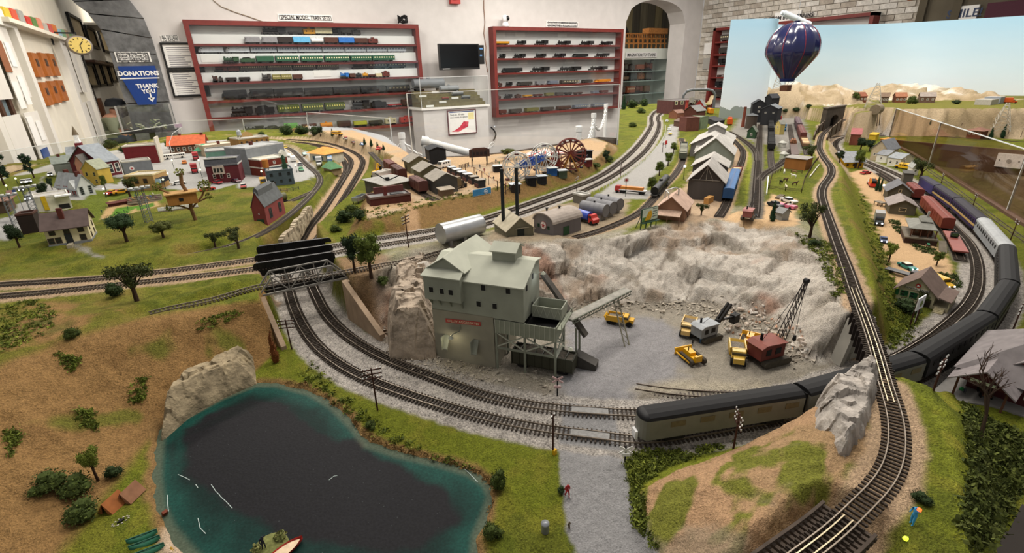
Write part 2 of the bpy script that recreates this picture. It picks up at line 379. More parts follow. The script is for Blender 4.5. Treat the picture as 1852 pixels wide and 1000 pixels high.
fac=facets(u_+.02*fbm(u_,v_,12,2,70),v_,9,59)*.026+facets(u_+.012*fbm(u_,v_,22,2,70),v_,20,61)*.010+facets(u_,v_+.01*fbm(u_,v_,30,2,71),46,66)*.005+fbm(u_,v_,90,3,77)*.003
dsp=rockw*fac+strata*(facets(TX,TY*.6,7,81)*.03+fbm(TX,TY,25,3,83)*.02)+mtw*(facets(TX,TY,6,91)*.04+fbm(TX,TY,20,3,93)*.02)
def cracks(x,y,sc,seed):
 X,Y=x*sc,y*sc;ix,iy=np.floor(X),np.floor(Y);d1=np.full(X.shape,9.);d2=np.full(X.shape,9.)
 for dx in(-1,0,1):
  for dy in(-1,0,1):
   jx,jy=ix+dx,iy+dy;d=np.hypot(X-jx-_hash(jx,jy,seed),Y-jy-_hash(jx,jy,seed+1));d2=np.minimum(d2,np.maximum(d1,d));d1=np.minimum(d1,d)
 return d2-d1
ck=np.minimum(ss(.0,.10,cracks(u_+.02*fbm(u_,v_,12,2,70),v_,9,59)),.35+.65*ss(.0,.12,cracks(u_+.012*fbm(u_,v_,22,2,70),v_,20,61)))
dsp=dsp-rockw*(1-ck)*.0035
lefts=ss(.05,.3,GR['big'])*ss(.95,.7,GR['big'])*(1-GR['q'])*(TX<.1)
dsp=dsp+(lefts+.6*ss(.05,.3,GR['h'])*ss(.98,.8,GR['h']))*fbm(TX,TY,45,4,97)*.006
dsp=dsp+(1-np.maximum(np.maximum(GR['bal'],GR['sand']),GR['dk']))*ss(3.5,2.,RR.ravel())*fbm(TX,TY,130,2,99)*.0016
VX,VY,VZ=TX+dsp*nr_x/nl,TY+dsp*nr_y/nl,TH+dsp/nl
HG=VZ.reshape(NA,NR)
def hz(x,y):
 x=np.atleast_1d(np.asarray(x,float));y=np.atleast_1d(np.asarray(y,float));r=np.hypot(x,y);a=np.arctan2(y,x)
 i=np.clip((A1-a)/(A1-A0)*(NA-1),0,NA-1.001);j=np.clip(np.log(np.maximum(r,R0)/R0)/log(R1/R0)*(NR-1),0,NR-1.001)
 i0,j0=i.astype(int),j.astype(int);fi,fj=i-i0,j-j0
 return(HG[i0,j0]*(1-fi)+HG[i0+1,j0]*fi)*(1-fj)+(HG[i0,j0+1]*(1-fi)+HG[i0+1,j0+1]*fi)*fj
_ts=np.exp(np.linspace(log(.15),log(7),1400))
def T(px,py):
 d=ray(px,py);d=d/np.hypot(d[0],d[1]);P=CAM[None]+d[None]*_ts[:,None]
 k=np.nonzero(P[:,2]<=hz(P[:,0],P[:,1]))[0]
 p=P[k[0]]if len(k)else P[-1]
 return V3([p[0],p[1],hz(p[0],p[1])[0]])
 # -- colours of the ground
def zn(pts,z,soft=.01,wob=.008,sc=35,seed=1):
 P=poly(pts,z);return ss(soft,-soft,sdf(P,TX,TY)+wob*2*fbm(TX,TY,sc,3,seed))
C3=np.zeros((len(TX),3));GT=np.zeros(len(TX))
def pt(w,col,t):
 c=V3(lin(col));global C3,GT
 w=np.clip(w,0,1);C3=C3*(1-w[:,None])+c*w[:,None];GT=GT*(1-w)+t*w
n1=fbm(TX,TY,9,4,201);n2=fbm(TX,TY,30,4,202);n3=fbm(TX,TY,4,3,203)
GRASS,GRASS2,DIRT,SAND,GRAV='#6c7321','#57601f','#957449','#c3a179','#9a9489'
pt(np.ones(len(TX)),GRASS,1.)
pt(ss(-.1,.35,n2+n1)*.6,'#7d7a2c',1.)
pt(ss(.05,.3,n1-.5*n2)*.55,'#4d571c',1.)
big=GR['big']
hillw=ss(.02,.1,big)*ss(1.02,.86,big+.12*n1)*(1-GR['q'])*(TX<.25)
pt(hillw,DIRT,.8);pt(hillw*ss(.0,.35,n2+.6*n1)*.6,'#8a6a42',.8);pt(hillw*ss(.15,.35,n1*1.3+.2*n2)*.75,'#667026',1.)
hl=zn('0 680,0 560,90 545,230 560,330 575,200 600,90 640',UP,.02,.03,9,6);pt(hl*ss(-.25,.05,n1+.3*n2),DIRT,.8);pt(hl*ss(.1,.35,n1),'#4c5a20',1)
ridge_r=ss(.02,.1,big)*ss(1.,.96,big)*(TX>.85)*(1-GR['q'])
pt(ridge_r*.7,'#7f8226',1);pt(ridge_r*ss(.1,.4,n2+.5*n1)*.7,'#8a7440',.9)
pt(zn('620 520,615 500,690 490,712 505,702 620,690 605',.05,.015,.01),'#8d7355',.8)
hh=GR['h'];hw=ss(.02,.06,hh)*ss(1.,.93,hh+.05*n2)
hw2=hw*(sdf(poly('1150 1300,1140 850,1300 790,1600 690,1590 800,1540 900,1400 1060',.05),TX,TY)<0)
band=fbm(TX*1.+.5*TY,TY*3.-TX*1.2,8,3,231)
pt(hw2,'#b08e6c',.7);pt(hw2*ss(.0,.4,n1)*.6,'#9c835f',.7);pt(hw2*ss(.02,.16,band+.3*n2)*.9,'#717826',1.);pt(hw2*ss(.25,.4,n3+.3*n2)*.7,'#8d7f6c',.6)
hw3=hw*(1-(hw2>0));pt(hw3,'#7d8429',1.);pt(hw3*ss(.0,.3,n2)*.6,'#9a9136',1.);pt(hw3*ss(.1,.35,n1)*.6,'#5c661f',1.)
qf=zn('690 640,760 650,900 620,1040 570,1280 560,1400 600,1450 655,1540 650,1560 668,1480 700,1396 722,1280 735,1166 742,1015 733,860 704,741 660',0,.015,.01)
pt(qf,'#948d80',.6);pt(zn('690 645,700 600,800 560,1000 500,1300 500,1500 560,1560 640,1550 668,1450 690',0,.015,.01),'#8f877a',.8);pt(qf,'#948d80',.6);pt(qf*ss(.0,.3,n1)*.6,'#7f776b',.6)
pt(zn('1010 570,1180 575,1250 610,1240 680,1160 700,1150 735,1010 735,1010 690,1040 640',0,.02,.015),'#8c8a8b',.5)
pt(zn('1280 690,1450 690,1540 655,1560 670,1470 700,1390 715,1200 708,1140 705,1240 690',0,.02,.012),'#b3a995',.9)
pt(zn('700 640,790 655,900 670,1000 680,1000 700,860 690,740 655',0,.015,.01),'#aca392',.95)
qr=GR['q']*ss(.0,.06,big)*ss(1.02,.97,big)
pt(qr,'#c0b8ad',.6);pt(qr*ss(.1,.35,fbm(TX,TY,10,4,241))*.8,'#9d8873',.7);pt(qr*ss(.14,.32,fbm(TX,TY,7,3,247))*.7,'#9a6a50',.7);pt(qr*ss(.15,.4,fbm(TX,TY,18,4,243))*.6,'#8b8375',.7);pt(qr*ss(.18,.4,fbm(TX*2,TY*2,12,4,245))*.6,'#d2ccc2',.7)
pt(qr*(1-ck)*.35,'#77695a',.6);pt(GR['q']*np.exp(-((sdf(TOP,TX,TY)+.012)/.02)**2)*.85,'#a8a092',1.)
road=zn('1012 795,1125 800,1128 830,1140 890,1155 940,1185 1010,1240 1200,1080 1200,1040 1010,1022 940,1013 870,1008 810',0,.003,.003,60)
pt(road,'#8b8a8a',.5)
vs=zn('1535 312,1560 306,1590 310,1600 330,1640 360,1640 400,1690 440,1720 470,1735 510,1780 540,1765 570,1700 525,1640 520,1610 500,1590 420,1570 370,1550 335',0,.01,.012);pt(vs,'#c0a07a',.35)
pt(zn('1760 545,1800 540,1810 580,1765 580',0,.01,.006),'#c09a74',.4)
cg=GR['c']*ss(.9,.98,GR['c']);pt(cg,'#b89b78',.5);pt(cg*ss(.05,.3,n1)*.5,'#a89a86',.5)
emb=1.*(GR['c']<.97)*(GR['c']>.03);pt(emb,'#83673f',.9);pt(emb*ss(.15,.4,n2+.4*n1)*.5,'#6f6a2c',1.);pt(emb*ss(.86,.97,GR['c'])*.7,'#5f6526',1.);pt(emb*ss(.12,.03,GR['c'])*.6,'#6f7426',1.)
pt(zn('640 420,690 415,700 432,640 440',.11,.02,.02),'#6d7323',1)
pt(zn('725 370,750 370,762 410,738 412',.12,.008,.004),'#a78866',.5)
pt(zn('1200 400,1290 250,1330 240,1345 290,1330 320,1315 380,1340 400,1440 410,1440 380,1370 380,1300 395,1220 415',UP,.01,.012),'#b39b80',.5)
pt(zn('1325 385,1290 392,1300 400,1440 415,1440 360,1396 350,1380 372',UP,.008,.006),'#c2a37c',.4)
pt(zn('1320 240,1340 205,1450 205,1470 260,1430 290,1400 262,1360 255',UP,.02,.02),'#86827b',.5)
pt(zn('1345 380,1352 300,1345 270,1365 280,1358 330,1352 380',UP,.008,.01),'#8c922e',1)
pt(zn('880 440,900 395,1000 370,1080 360,1180 360,1210 340,1225 350,1190 400,1100 425,960 445',UP,.012,.012),'#9a8b74',.6)
pt(zn('1130 400,1140 360,1180 358,1170 385',UP,.012,.008),GRASS,1)
pt(zn('1130 428,1150 410,1200 395,1215 405,1190 412',UP,.012,.008),GRASS,1)
pt(zn('1060 365,1130 318,1170 285,1200 250,1212 225,1230 225,1222 262,1215 290,1180 322,1165 345,1190 340,1188 358,1080 362',UP,.01,.004),'#9a9894',.35)
town=zn('-60 430,-40 340,60 310,180 280,300 262,430 255,500 258,560 280,575 310,560 330,520 338,440 346,340 352,290 345,260 345,215 360,110 372,60 400,20 440',.085,.01,.006);pt(town,'#a3a29f',.25)
for pts in([(75,330),(130,300),(180,295),(200,330),(180,345),(120,350)],[(-40,400),(-40,350),(40,320),(90,312),(60,350),(20,400)],[(380,352),(430,338),(432,346),(390,356)],[(155,318),(225,330),(215,342),(150,340)]):pt(zn(pts,.085,.006,.004),'#6d742a',1)
pt(zn('160 352,290 345,300 372,170 404,150 380',.085,.008,.004),'#6f7b2b',1)
pt(zn('182 400,200 372,285 366,292 378,275 382,240 393',.085,.004,.002),'#b89a6c',.4)
pt(zn('200 397,212 380,278 372,283 378,245 388',.085,.003,.002),'#5c8a2c',.9)
pt(zn('236 385,246 381,253 385,242 388',.085,.003,.001),'#b89a6c',.4)
pt(zn('120 445,140 455,190 480,200 478,150 450',.09,.006,.006),'#8d8a7e',.6)
pt(zn('640 250,700 275,750 297,760 292,700 262,660 243,560 238,560 250',.082,.01,.004),'#9b9c9e',.3)
pt(zn('655 375,690 330,700 300,740 300,740 330,700 372',.14,.01,.006),'#c8a87c',.4)
pt(strata*.95,'#b9a78d',.5);pt(strata*ss(.0,.3,fbm(TX,TY,8,3,301))*.6,'#93805f',.6);pt(ss(.93,.98,GR['L'])*.9,'#7a7636',.9);pt(ss(.26,.3,GR['L'])*ss(.46,.42,GR['L'])*.8,'#6f6c34',.9)
pt(mtw,'#b5a286',.6);pt(mtw*ss(.05,.35,fbm(TX,TY,6,3,305))*.8,'#dfd8cc',.4);pt(mtw*ss(.1,.4,fbm(TX,TY,9,3,307))*.7,'#8b7b58',.7)
fr_=ss(2.7,3.1,np.hypot(TX,TY))*ss(.35,.6,slope);pt(fr_,'#b3a083',.6);pt(fr_*ss(.0,.3,fbm(TX,TY,8,3,301))*.6,'#8c7a58',.6)
pt(GR['bal'],'#b5aea6',1.3);pt(GR['sand'],'#b99e80',.9);pt(GR['dk'],'#6b655c',.8)
for P_ in(E1,E2):
 d,z=near(P_,TX,TY,.05);pt(ss(.016,.012,d)*(np.hypot(TX,TY)>1.2),'#5d564e',.7)
for P_ in(U,D1,D2,W1,Y1,M1,M2):
 d,z=near(P_,TX,TY,.05);pt(ss(.0165,.0125,d)*ss(.9,1.7,np.hypot(TX,TY))*.75,'#68625a',.7)
cross=zn('1016 725,1112 735,1125 812,1010 800',0,.004,.002);pt(cross,'#8b8a8a',.5)
dp=GR['pond'];sh=ss(.020,.008,dp+.008*n2)*(TH<.05);pt(sh,'#8d6f47',.8);pt(ss(.004,.0,dp),'#4a4a3c',.5)
pt(zn('300 950,340 985,400 1030,300 1060,285 990',0,.008,.004),'#c9b298',.8)
# -- the ground itself
keep=inside.reshape(NA,NR)
kq=keep[:-1,:-1]&keep[1:,:-1]&keep[1:,1:]&keep[:-1,1:]
idx=np.arange(NA*NR).reshape(NA,NR)
Q=np.stack([idx[:-1,:-1],idx[:-1,1:],idx[1:,1:],idx[1:,:-1]],-1)[kq]
used=np.unique(Q);remap=np.full(NA*NR,-1);remap[used]=np.arange(len(used));Q=remap[Q]
me=bpy.data.meshes.new('layout_ground');me.vertices.add(len(used));me.vertices.foreach_set('co',np.stack([VX,VY,VZ],1)[used].astype(np.float32).ravel())
me.loops.add(Q.size);me.loops.foreach_set('vertex_index',Q.ravel());me.polygons.add(len(Q));me.polygons.foreach_set('loop_start',np.arange(len(Q))*4);me.polygons.foreach_set('loop_total',np.full(len(Q),4))
me.update(calc_edges=True);me.polygons.foreach_set('use_smooth',np.ones(len(Q),bool))
a=me.color_attributes.new('Col','FLOAT_COLOR','POINT');a.data.foreach_set('color',np.concatenate([C3,GT[:,None]],1)[used].astype(np.float32).ravel())
def ground_mat():
 m=bpy.data.materials.new('ground_cover');m.use_nodes=True;nt=m.node_tree;N,L=nt.nodes,nt.links;p=N['Principled BSDF'];sv(p,'Roughness',.95);sv(p,'Specular IOR Level',.15)
 at=nd(N,'Attribute');at.attribute_name='Col';tc=nd(N,'TexCoord')
 t1=nd(N,'TexNoise');sv(t1,'Scale',420);sv(t1,'Detail',3);sv(t1,'Roughness',.7)
 t2=nd(N,'TexNoise');sv(t2,'Scale',90);sv(t2,'Detail',4)
 t3=nd(N,'TexVoronoi');sv(t3,'Scale',380)
 for t in(t1,t2,t3):L.new(tc.outputs['Object'],t.inputs['Vector'])
 def rng(src,a,b,c,d):
  r=nd(N,'MapRange');sv(r,1,a);sv(r,2,b);sv(r,3,c);sv(r,4,d);L.new(src,r.inputs[0]);return r.outputs[0]
 def math_(op,a,b):
  q=nd(N,'Math');q.operation=op
  for i,v in enumerate((a,b)):
   if isinstance(v,(int,float)):sv(q,i,v)
   else:L.new(v,q.inputs[i])
  return q.outputs[0]
 amt=at.outputs['Alpha']
 s1=rng(t1. outputs[0],.3,.7,-1,1);s2=rng(t2. outputs[0],.3,.7,-1,1);s3=rng(t3. outputs['Color'],0,1,-1,1)
 k=math_('ADD',math_('MULTIPLY',s1,.5),math_('ADD',math_('MULTIPLY',s2,.16),math_('MULTIPLY',s3,.16)))
 f=math_('ADD',1.,math_('MULTIPLY',k,amt))
 mx=nd(N,'Mix');mx.data_type='RGBA';mx.blend_type='MULTIPLY';sv(mx,0,1);L.new(at.outputs['Color'],mx.inputs[6]);L.new(f,mx.inputs[7])
 L.new(mx.outputs[2],p.inputs['Base Color'])
 b=nd(N,'Bump');sv(b,'Strength',.8);sv(b,'Distance',.0016);L.new(math_('MULTIPLY',math_('ADD',s1,s2),amt),b.inputs['Height']);L.new(b.outputs[0],p.inputs['Normal'])
 return m
me.materials.append(ground_mat())
ground=link('layout_ground',me);tag(ground,'sculpted model landscape of grass, earth, gravel and rock',kind='structure')
# -- pond
def water_mat():
 m=bpy.data.materials.new('pond_resin');m.use_nodes=True;nt=m.node_tree;N,L=nt.nodes,nt.links;p=N['Principled BSDF'];sv(p,'Roughness',.5);sv(p,'Specular IOR Level',.07)
 at=nd(N,'Attribute');at.attribute_name='Col';tc=nd(N,'TexCoord');t=nd(N,'TexNoise');sv(t,'Scale',300);sv(t,'Detail',4);L.new(tc.outputs['Object'],t.inputs['Vector'])
 r=nd(N,'MapRange');sv(r,1,.3);sv(r,2,.7);sv(r,3,.75);sv(r,4,1.25);L.new(t.outputs[0],r.inputs[0])
 mx=nd(N,'Mix');mx.data_type='RGBA';mx.blend_type='MULTIPLY';sv(mx,0,1);L.new(at.outputs['Color'],mx.inputs[6]);L.new(r.outputs[0],mx.inputs[7]);L.new(mx.outputs[2],p.inputs['Base Color'])
 v=nd(N,'TexVoronoi');sv(v,'Scale',110);L.new(tc.outputs['Object'],v.inputs['Vector'])
 rv=nd(N,'MapRange');sv(rv,1,.05);sv(rv,2,.035);L.new(v.outputs[0],rv.inputs[0])
 b=nd(N,'Bump');sv(b,'Strength',.25);sv(b,'Distance',.001);L.new(t.outputs[0],b.inputs['Height']);L.new(b.outputs[0],p.inputs['Normal'])
 m2=nd(N,'Mix');m2. data_type='RGBA';q=nd(N,'Math');q.operation='MULTIPLY';sv(q,1,.35);L.new(rv.outputs[0],q.inputs[0]);L.new(q.outputs[0],m2. inputs[0]);L.new(mx.outputs[2],m2. inputs[6]);sv(m2,7,(.3,.36,.36,1));L.new(m2. outputs[2],p.inputs['Base Color'])
 return m
lo,hi=POND.min(0)-.03,POND.max(0)+.03
gx_,gy_=np.meshgrid(np.arange(lo[0],hi[0],.0035),np.arange(lo[1],hi[1],.0035),indexing='ij');wx,wy=gx_.ravel(),gy_.ravel()
wd=sdf(POND,wx,wy)
dark=poly('330 770,400 735,470 720,520 728,570 770,640 795,690 825,740 850,810 880,830 930,760 990,640 985,540 965,470 940,400 900,350 850')
dw=ss(.008,-.006,sdf(dark,wx,wy)+.014*fbm(wx,wy,30,4,401))
edge=ss(-.05,-.0,wd+.02*fbm(wx,wy,25,3,402))
mix3=lambda a,b,w_:V3(lin(a))[None]*(1-w_[:,None])+V3(lin(b))[None]*w_[:,None]
wc=mix3('#0e2421','#17413a',np.clip(edge+.6*fbm(wx,wy,18,3,404),0,1));wc=wc*(1-dw[:,None])+V3(lin('#1b1b1e'))[None]*dw[:,None]
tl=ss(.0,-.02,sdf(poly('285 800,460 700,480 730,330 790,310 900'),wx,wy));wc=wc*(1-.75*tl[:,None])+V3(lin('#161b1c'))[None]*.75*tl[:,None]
wsh=ss(-.012,-.002,wd);wc=wc*(1-.45*wsh[:,None])+V3(lin('#6b6a55'))[None]*.45*wsh[:,None]
n_,m_=gx_.shape;ii=np.arange(n_*m_).reshape(n_,m_);kk=(wd<.016).reshape(n_,m_);kq=kk[:-1,:-1]&kk[1:,:-1]&kk[1:,1:]&kk[:-1,1:]
Qw=np.stack([ii[:-1,:-1],ii[1:,:-1],ii[1:,1:],ii[:-1,1:]],-1)[kq]
me=bpy.data.meshes.new('pond_water');me.from_pydata(np.stack([wx,wy,np.full(len(wx),-.0075)],1).tolist(),[],Qw.tolist())
a=me.color_attributes.new('Col','FLOAT_COLOR','POINT');a.data.foreach_set('color',np.concatenate([wc,np.ones((len(wx),1))],1).astype(np.float32).ravel())
me.materials.append(water_mat());tag(link('pond_water',me),'dark teal pond with a black centre below brown hillside','water',kind='stuff')
# -- tracks
RAIL=mat('#857a6d',.4,.6,.2,60);RAILD=mat('#5a4f45',.5,.5,.2,60);TIE=mat('#3d352e',.9,0,.35,90);TIEL=mat('#57504a',.9,0,.35,90)
def tie_mesh(nm,m):return Bx(-.015,.015,-.0013,.0013,-.0022,0).mesh(nm,m)
TIE_ME=tie_mesh('tie',TIE);TIE_ME2=tie_mesh('tie',TIEL)
def track(P,name,label,near_ties=0,tm=TIE_ME,rm=RAIL,dz=.0,gap=.0072):
 root=emp(name,(0,0,0),0,label,'track')
 T_=np.gradient(P[:,:2],axis=0);T_/=nrm_(T_,axis=1)[:,None]
 for sgn in(-1,1):
  b=MB();vs=[];n=len(P)
  for k in rg(n):
   cx,cy=P[k,0]+T_[k,1]*.00825*sgn,P[k,1]-T_[k,0]*.00825*sgn;z=P[k,2]+dz
   for o_,zz in((-.0008,0),(-.0006,.0024),(.0006,.0024),(.0008,0)):vs.append((cx+T_[k,1]*o_,cy-T_[k,0]*o_,z+zz))
  b.add(vs,[(k*4+j,k*4+j+1,k*4+j+5,k*4+j+4)for k in rg(n-1)for j in rg(3)]);b.o('rail',rm,root)
 s=np.concatenate([[0],np.cumsum(nrm_(np.diff(P,axis=0),axis=1))]);q=np.arange(gap/2,s[-1],gap)
 pos=np.stack([np.interp(q,s,P[:,k])for k in rg(3)],1);tx=np.interp(q,s,T_[:,0]);ty=np.interp(q,s,T_[:,1])
 dist=nrm_(pos-CAM,axis=1);order=np.argsort(dist)[:near_ties];sel=set(int(i)for i in order);far=MB();far.m=0
 for k in rg(len(q)):
  rz=atan2(ty[k],tx[k])+pi/2+random.uniform(-.03,.03);p=(float(pos[k,0]),float(pos[k,1]),float(pos[k,2]+dz)+random.uniform(-.0002,.0002))
  if k in sel:
   o=link('tie',tm,root);o.location=p;o.rotation_euler=(0,0,rz)
  else:far.cbox((p[0],p[1],p[2]-.0011),(.03,.0026,.0022),rz)
 if far.v:tag(far.o('ties',tm.materials[0],root),kind='stuff')
 return root
track(M1,'railroad_track','outer of two curved main tracks, carrying black-roofed passenger train',300)
track(M2,'railroad_track','inner of two curved main tracks, nearest grey crusher building',300)
track(U,'railroad_track','raised track on tan ballast crossing girder bridge beside quarry',300)
track(B1,'railroad_track','single branch track carried over low line by truss bridge',120,dz=.0005)
track(D1,'railroad_track','farther of double tracks running past embankment below fairground',60)
track(D2,'railroad_track','nearer of double tracks running behind silver tank',60)
track(E1,'railroad_track','low track beside stone retaining wall behind black girders',20,TIE_ME,RAILD)
track(E2,'railroad_track','low track on sandy ballast nearest shrubs behind black girders',20,TIE_ME,RAILD)
track(E3,'railroad_track','innermost curved track branching off beside orange-roofed filling station',0,TIE_ME,RAILD)
track(T1,'railroad_track','town siding curving through grass past red brick engine shed',0,TIE_ME2,RAIL)
track(T2,'railroad_track','short spur leading into the red brick engine shed',0,TIE_ME2,RAIL)
track(TB,'railroad_track','track along back edge of town below white doors',0,TIE_ME,RAILD)
track(Q1,'railroad_track','half-buried siding in gravel in front of yellow quarry trucks',80,TIE_ME2,RAILD,dz=-.0006)
track(Q2,'railroad_track','buried loading track under the grey crusher building',0,TIE_ME2,RAILD,dz=-.0032)
track(Y1,'railroad_track','yard track holding blue boxcar beside long white-roofed sheds',0,TIE_ME,RAILD)
track(Y2,'railroad_track','straight yard track running down to red quarry crane',0,TIE_ME,RAILD)
track(Y3,'railroad_track','yard track branching off towards the green hut',0,TIE_ME,RAILD)
track(Y4,'railroad_track','short yard spur curving towards the wooden stable',0,TIE_ME,RAILD)
track(Y5,'railroad_track','yard track with black hopper cars below dark coal mine',0,TIE_ME2,RAILD)
track(Y6,'railroad_track','yard track holding the log car',0,TIE_ME2,RAILD)
track(Y7,'railroad_track','yard track holding maroon boxcars beside green bank',0,TIE_ME2,RAILD)
track(W1,'railroad_track','track from oil depot past tan mill with black tank car',20,TIE_ME2,RAILD)
track(S1,'railroad_track','village siding with brown boxcars behind the wooden depot',0,TIE_ME,RAILD)
track(C1,'railroad_track','freight siding beside long grey warehouses below fairground',0,TIE_ME2,RAILD)
track(X1,'railroad_track','far track along foot of pale rock ledges',0,TIE_ME,RAILD)
track(X2,'railroad_track','plain track on sandy roadbed along the acrylic barrier',0,TIE_ME2,RAILD)
# -- the room
YW,XL,XR,FZ,TZ=8.,-1.1,9.66,-.95,2.7
WHITE=mat('#cdc9c6',.9,0,.05,6);REDW=mat('#6e2b26',.5,0,.12,20);CREAM=mat('#ded8c8',.7,0,.05,8);BLACK=mat('#141414',.5);PAPER=mat('#e9e8e4',.8,0,.03,20);INK=mat('#26262a',.8);GOLD=mat('#b8893c',.3,.9);WOODF=mat('#4a2f1e',.5,0,.25,30)
def struct(name,b,m,label=None):return tag(b.o(name,m),label,None,None,'structure')
b=MB();b.box(XL-.5,14,-3,14,FZ-.05,FZ);struct('floor',b,mat('#6a625c',.8,0,.1,5))
xz=lambda pts,Y=YW:[tuple(onY(p[0],p[1],Y)[[0,2]])for p in pts]
ro=[(-.52,2.),(-.47,1.62),(-.40,1.44),(-.31,1.24),(-.285,1.03),(-.28,.85),(-.28,.30),(-.28,-.25),(-.28,FZ)]
ri=[(-1.1,1.75),(-1.02,1.50),(-.93,1.40),(-.83,1.28),(-.76,1.12),(-.74,.88),(-.74,.30),(-.74,-.25),(-.74,FZ)]
b=MB();md=[((o[0]+i[0])/2,o[1])for o,i in zip(ro,ri)];ax0,ax1,asp=7.49,9.16,1.38
for(x0,z0),(x1,z1)in zip(md[:-1],md[1:]):b.add([(x1,YW,z1),(ax0,YW,z1),(ax0,YW,z0),(x0,YW,z0)],[(0,1,2,3)])
b.box(-1.2,12,YW,YW+.3,2.,TZ)
NS=14;arc=[(ax0+(ax1-ax0)*k/NS,asp+.40*sqrt(max(0,1-(2*k/NS-1)**2))**.9)for k in rg(NS+1)]
for(xa,za),(xb,zb)in zip(arc[:-1],arc[1:]):
 b.add([(xa,YW,za),(xb,YW,zb),(xb,YW,2.),(xa,YW,2.)],[(0,1,2,3)]);b.add([(xa,YW,za),(xa,YW+.42,za),(xb,YW+.42,zb),(xb,YW,zb)],[(0,1,2,3)])
b.add([(ax1,YW,FZ),(XR,YW,FZ),(XR,YW,2.),(ax1,YW,2.)],[(0,1,2,3)])
for x in(ax0,ax1):b.add([(x,YW,FZ),(x,YW+.42,FZ),(x,YW+.42,asp),(x,YW,asp)],[(0,1,2,3)])
struct('wall_back',b,WHITE,'off-white plaster wall behind the red display cases')
b=MB();b.box(-.2,ax0-.02,YW-.012,YW,FZ,FZ+.1);struct('baseboard_back',b,mat('#5b544e',.6))
STONE=mat('#6b6c6d',.85,0,.42,9,bump=.3)
ring=emp('trim_1',(0,0,0));tag(ring,'grey stone surround of the big archway',kind='structure')
for k in rg(len(ro)-1):
 g=.006;(a0,c0),(a1,c1),(e0,f0),(e1,f1)=ro[k],ro[k+1],ri[k],ri[k+1]
 pts=[(e0,f0-g),(a0,c0-g),(a1,c1+g),(e1,f1+g)]
 Pr(pts,YW-.05,YW+.35).o('stone',STONE,ring)
b=MB();b.add([(XL,3.,FZ),(XL,13,FZ),(XL,13,TZ),(XL,3.,TZ)],[(0,1,2,3)]);struct('wall_left',b,CREAM,'cream wall with white doors and small pictures')
b=MB();b.add([(XL,12.6,FZ),(4,12.6,FZ),(4,12.6,TZ),(XL,12.6,TZ)],[(0,1,2,3)]);struct('wall_hall',b,mat('#a89a7c',.9,0,.05,5))
def lrect(pts):q=[onX(p[0],p[1],XL)for p in pts];ys=sorted(p[1]for p in q);zs=sorted(p[2]for p in q);return(ys[0]+ys[1])/2,(ys[2]+ys[3])/2,(zs[0]+zs[1])/2,(zs[2]+zs[3])/2
def door(n,y0,y1,z1,label):
 r=emp('door_%d'%n);tag(r,label,kind='structure');dm=mat('#e2ded6',.45,0,.04,6)
 Bx(XL,XL+.03,y0,y1,FZ,z1).o('panel',dm,r)
 fr=MB();fr.box(XL,XL+.06,y0-.11,y0,FZ,z1+.11).box(XL,XL+.06,y1,y1+.11,FZ,z1+.11).box(XL,XL+.06,y0,y1,z1,z1+.11);fr.o('frame',dm,r)
 for zz in(-.75,-.15,.45):
  for yy in(y0+.1,(y0+y1)/2+.05):Bx(XL+.03,XL+.038,yy,yy+(y1-y0)/2-.16,zz,zz+.5).o('door_panel',dm,r)
 return r
d1=door(1,4.35,5.45,.93,'white door with pinned papers');d2=door(2,7.18,8.,.93,'white panelled door beside the clock')
for r,y in((d1,5.38),(d2,7.27)):
 La('0 0,.03 .005,.035 .03,.02 .05,0 .055',10).o('knob',GOLD,r)
 k=r.children[-1];k.location=(XL+.03,y,.24);k.rotation_euler=(0,pi/2,0)
for k,(y,z,h,w_)in enumerate([(4.9,.62,.2,.16),(5.12,.66,.16,.12),(4.92,.38,.18,.15),(5.12,.4,.2,.14),(4.95,.12,.2,.15),(5.15,.14,.14,.12),(5.1,-.1,.1,.12)]):
 tag(Bx(XL+.04,XL+.043,y,y+w_,z,z+h).o('pinned_paper',PAPER if k!=0 else mat('#8d5a3c',.8)),'sheet pinned %s on the white door with papers'%['at the top corner, printed brown','beside the brown sheet','in the upper row','in the upper middle','in the lower row','near the door knob','lowest of all'][k],'paper','papers pinned on the door')
tag(Bx(XL+.04,XL+.045,5.,5.2,.02,.09).o('door_sign','#2b4a86'),'small blue notice on the door below the papers','sign')
def framed(name,y0,y1,z0,z1,label,fm=BLACK,pm=PAPER,t=.03,group=None,cat='picture'):
 r=emp(name,(XL,(y0+y1)/2,z0),0,label,cat,group);r.location=(XL,(y0+y1)/2,z0);W,H=(y1-y0)/2,z1-z0
 f=MB();f.box(.002,.03,-W,W,0,t).box(.002,.03,-W,W,H-t,H).box(.002,.03,-W,-W+t,t,H-t).box(.002,.03,W-t,W,t,H-t);f.o('frame',fm,r)
 Bx(.002,.012,-W+t,W-t,t,H-t).o('picture',pm,r);return r
SEP=mat('#a08e6b',.6,0,.2,9)
for k,(pts,lab)in enumerate([([(120,25),(144,34),(156,90),(137,88)],'tall framed picture nearest arch crown, under a lamp'),([(151,48),(168,52),(175,88),(162,87)],'middle framed picture of upper row inside archway'),([(175,52),(188,57),(196,96),(185,94)],'farthest framed picture of upper row inside archway'),([(145,112),(164,115),(176,158),(160,160)],'widest framed picture of lower row inside archway'),([(166,112),(178,113),(187,156),(178,157)],'second framed picture of lower row inside archway'),([(179,111),(190,112),(200,155),(190,156)],'third framed picture of lower row inside archway'),([(192,112),(200,113),(211,149),(201,150)],'farthest framed picture of lower row inside archway')]):
 y0,y1,z0,z1=lrect(pts);framed('framed_picture',y0,y1,z0,z1,lab,BLACK,SEP,.035,'pictures inside the archway')
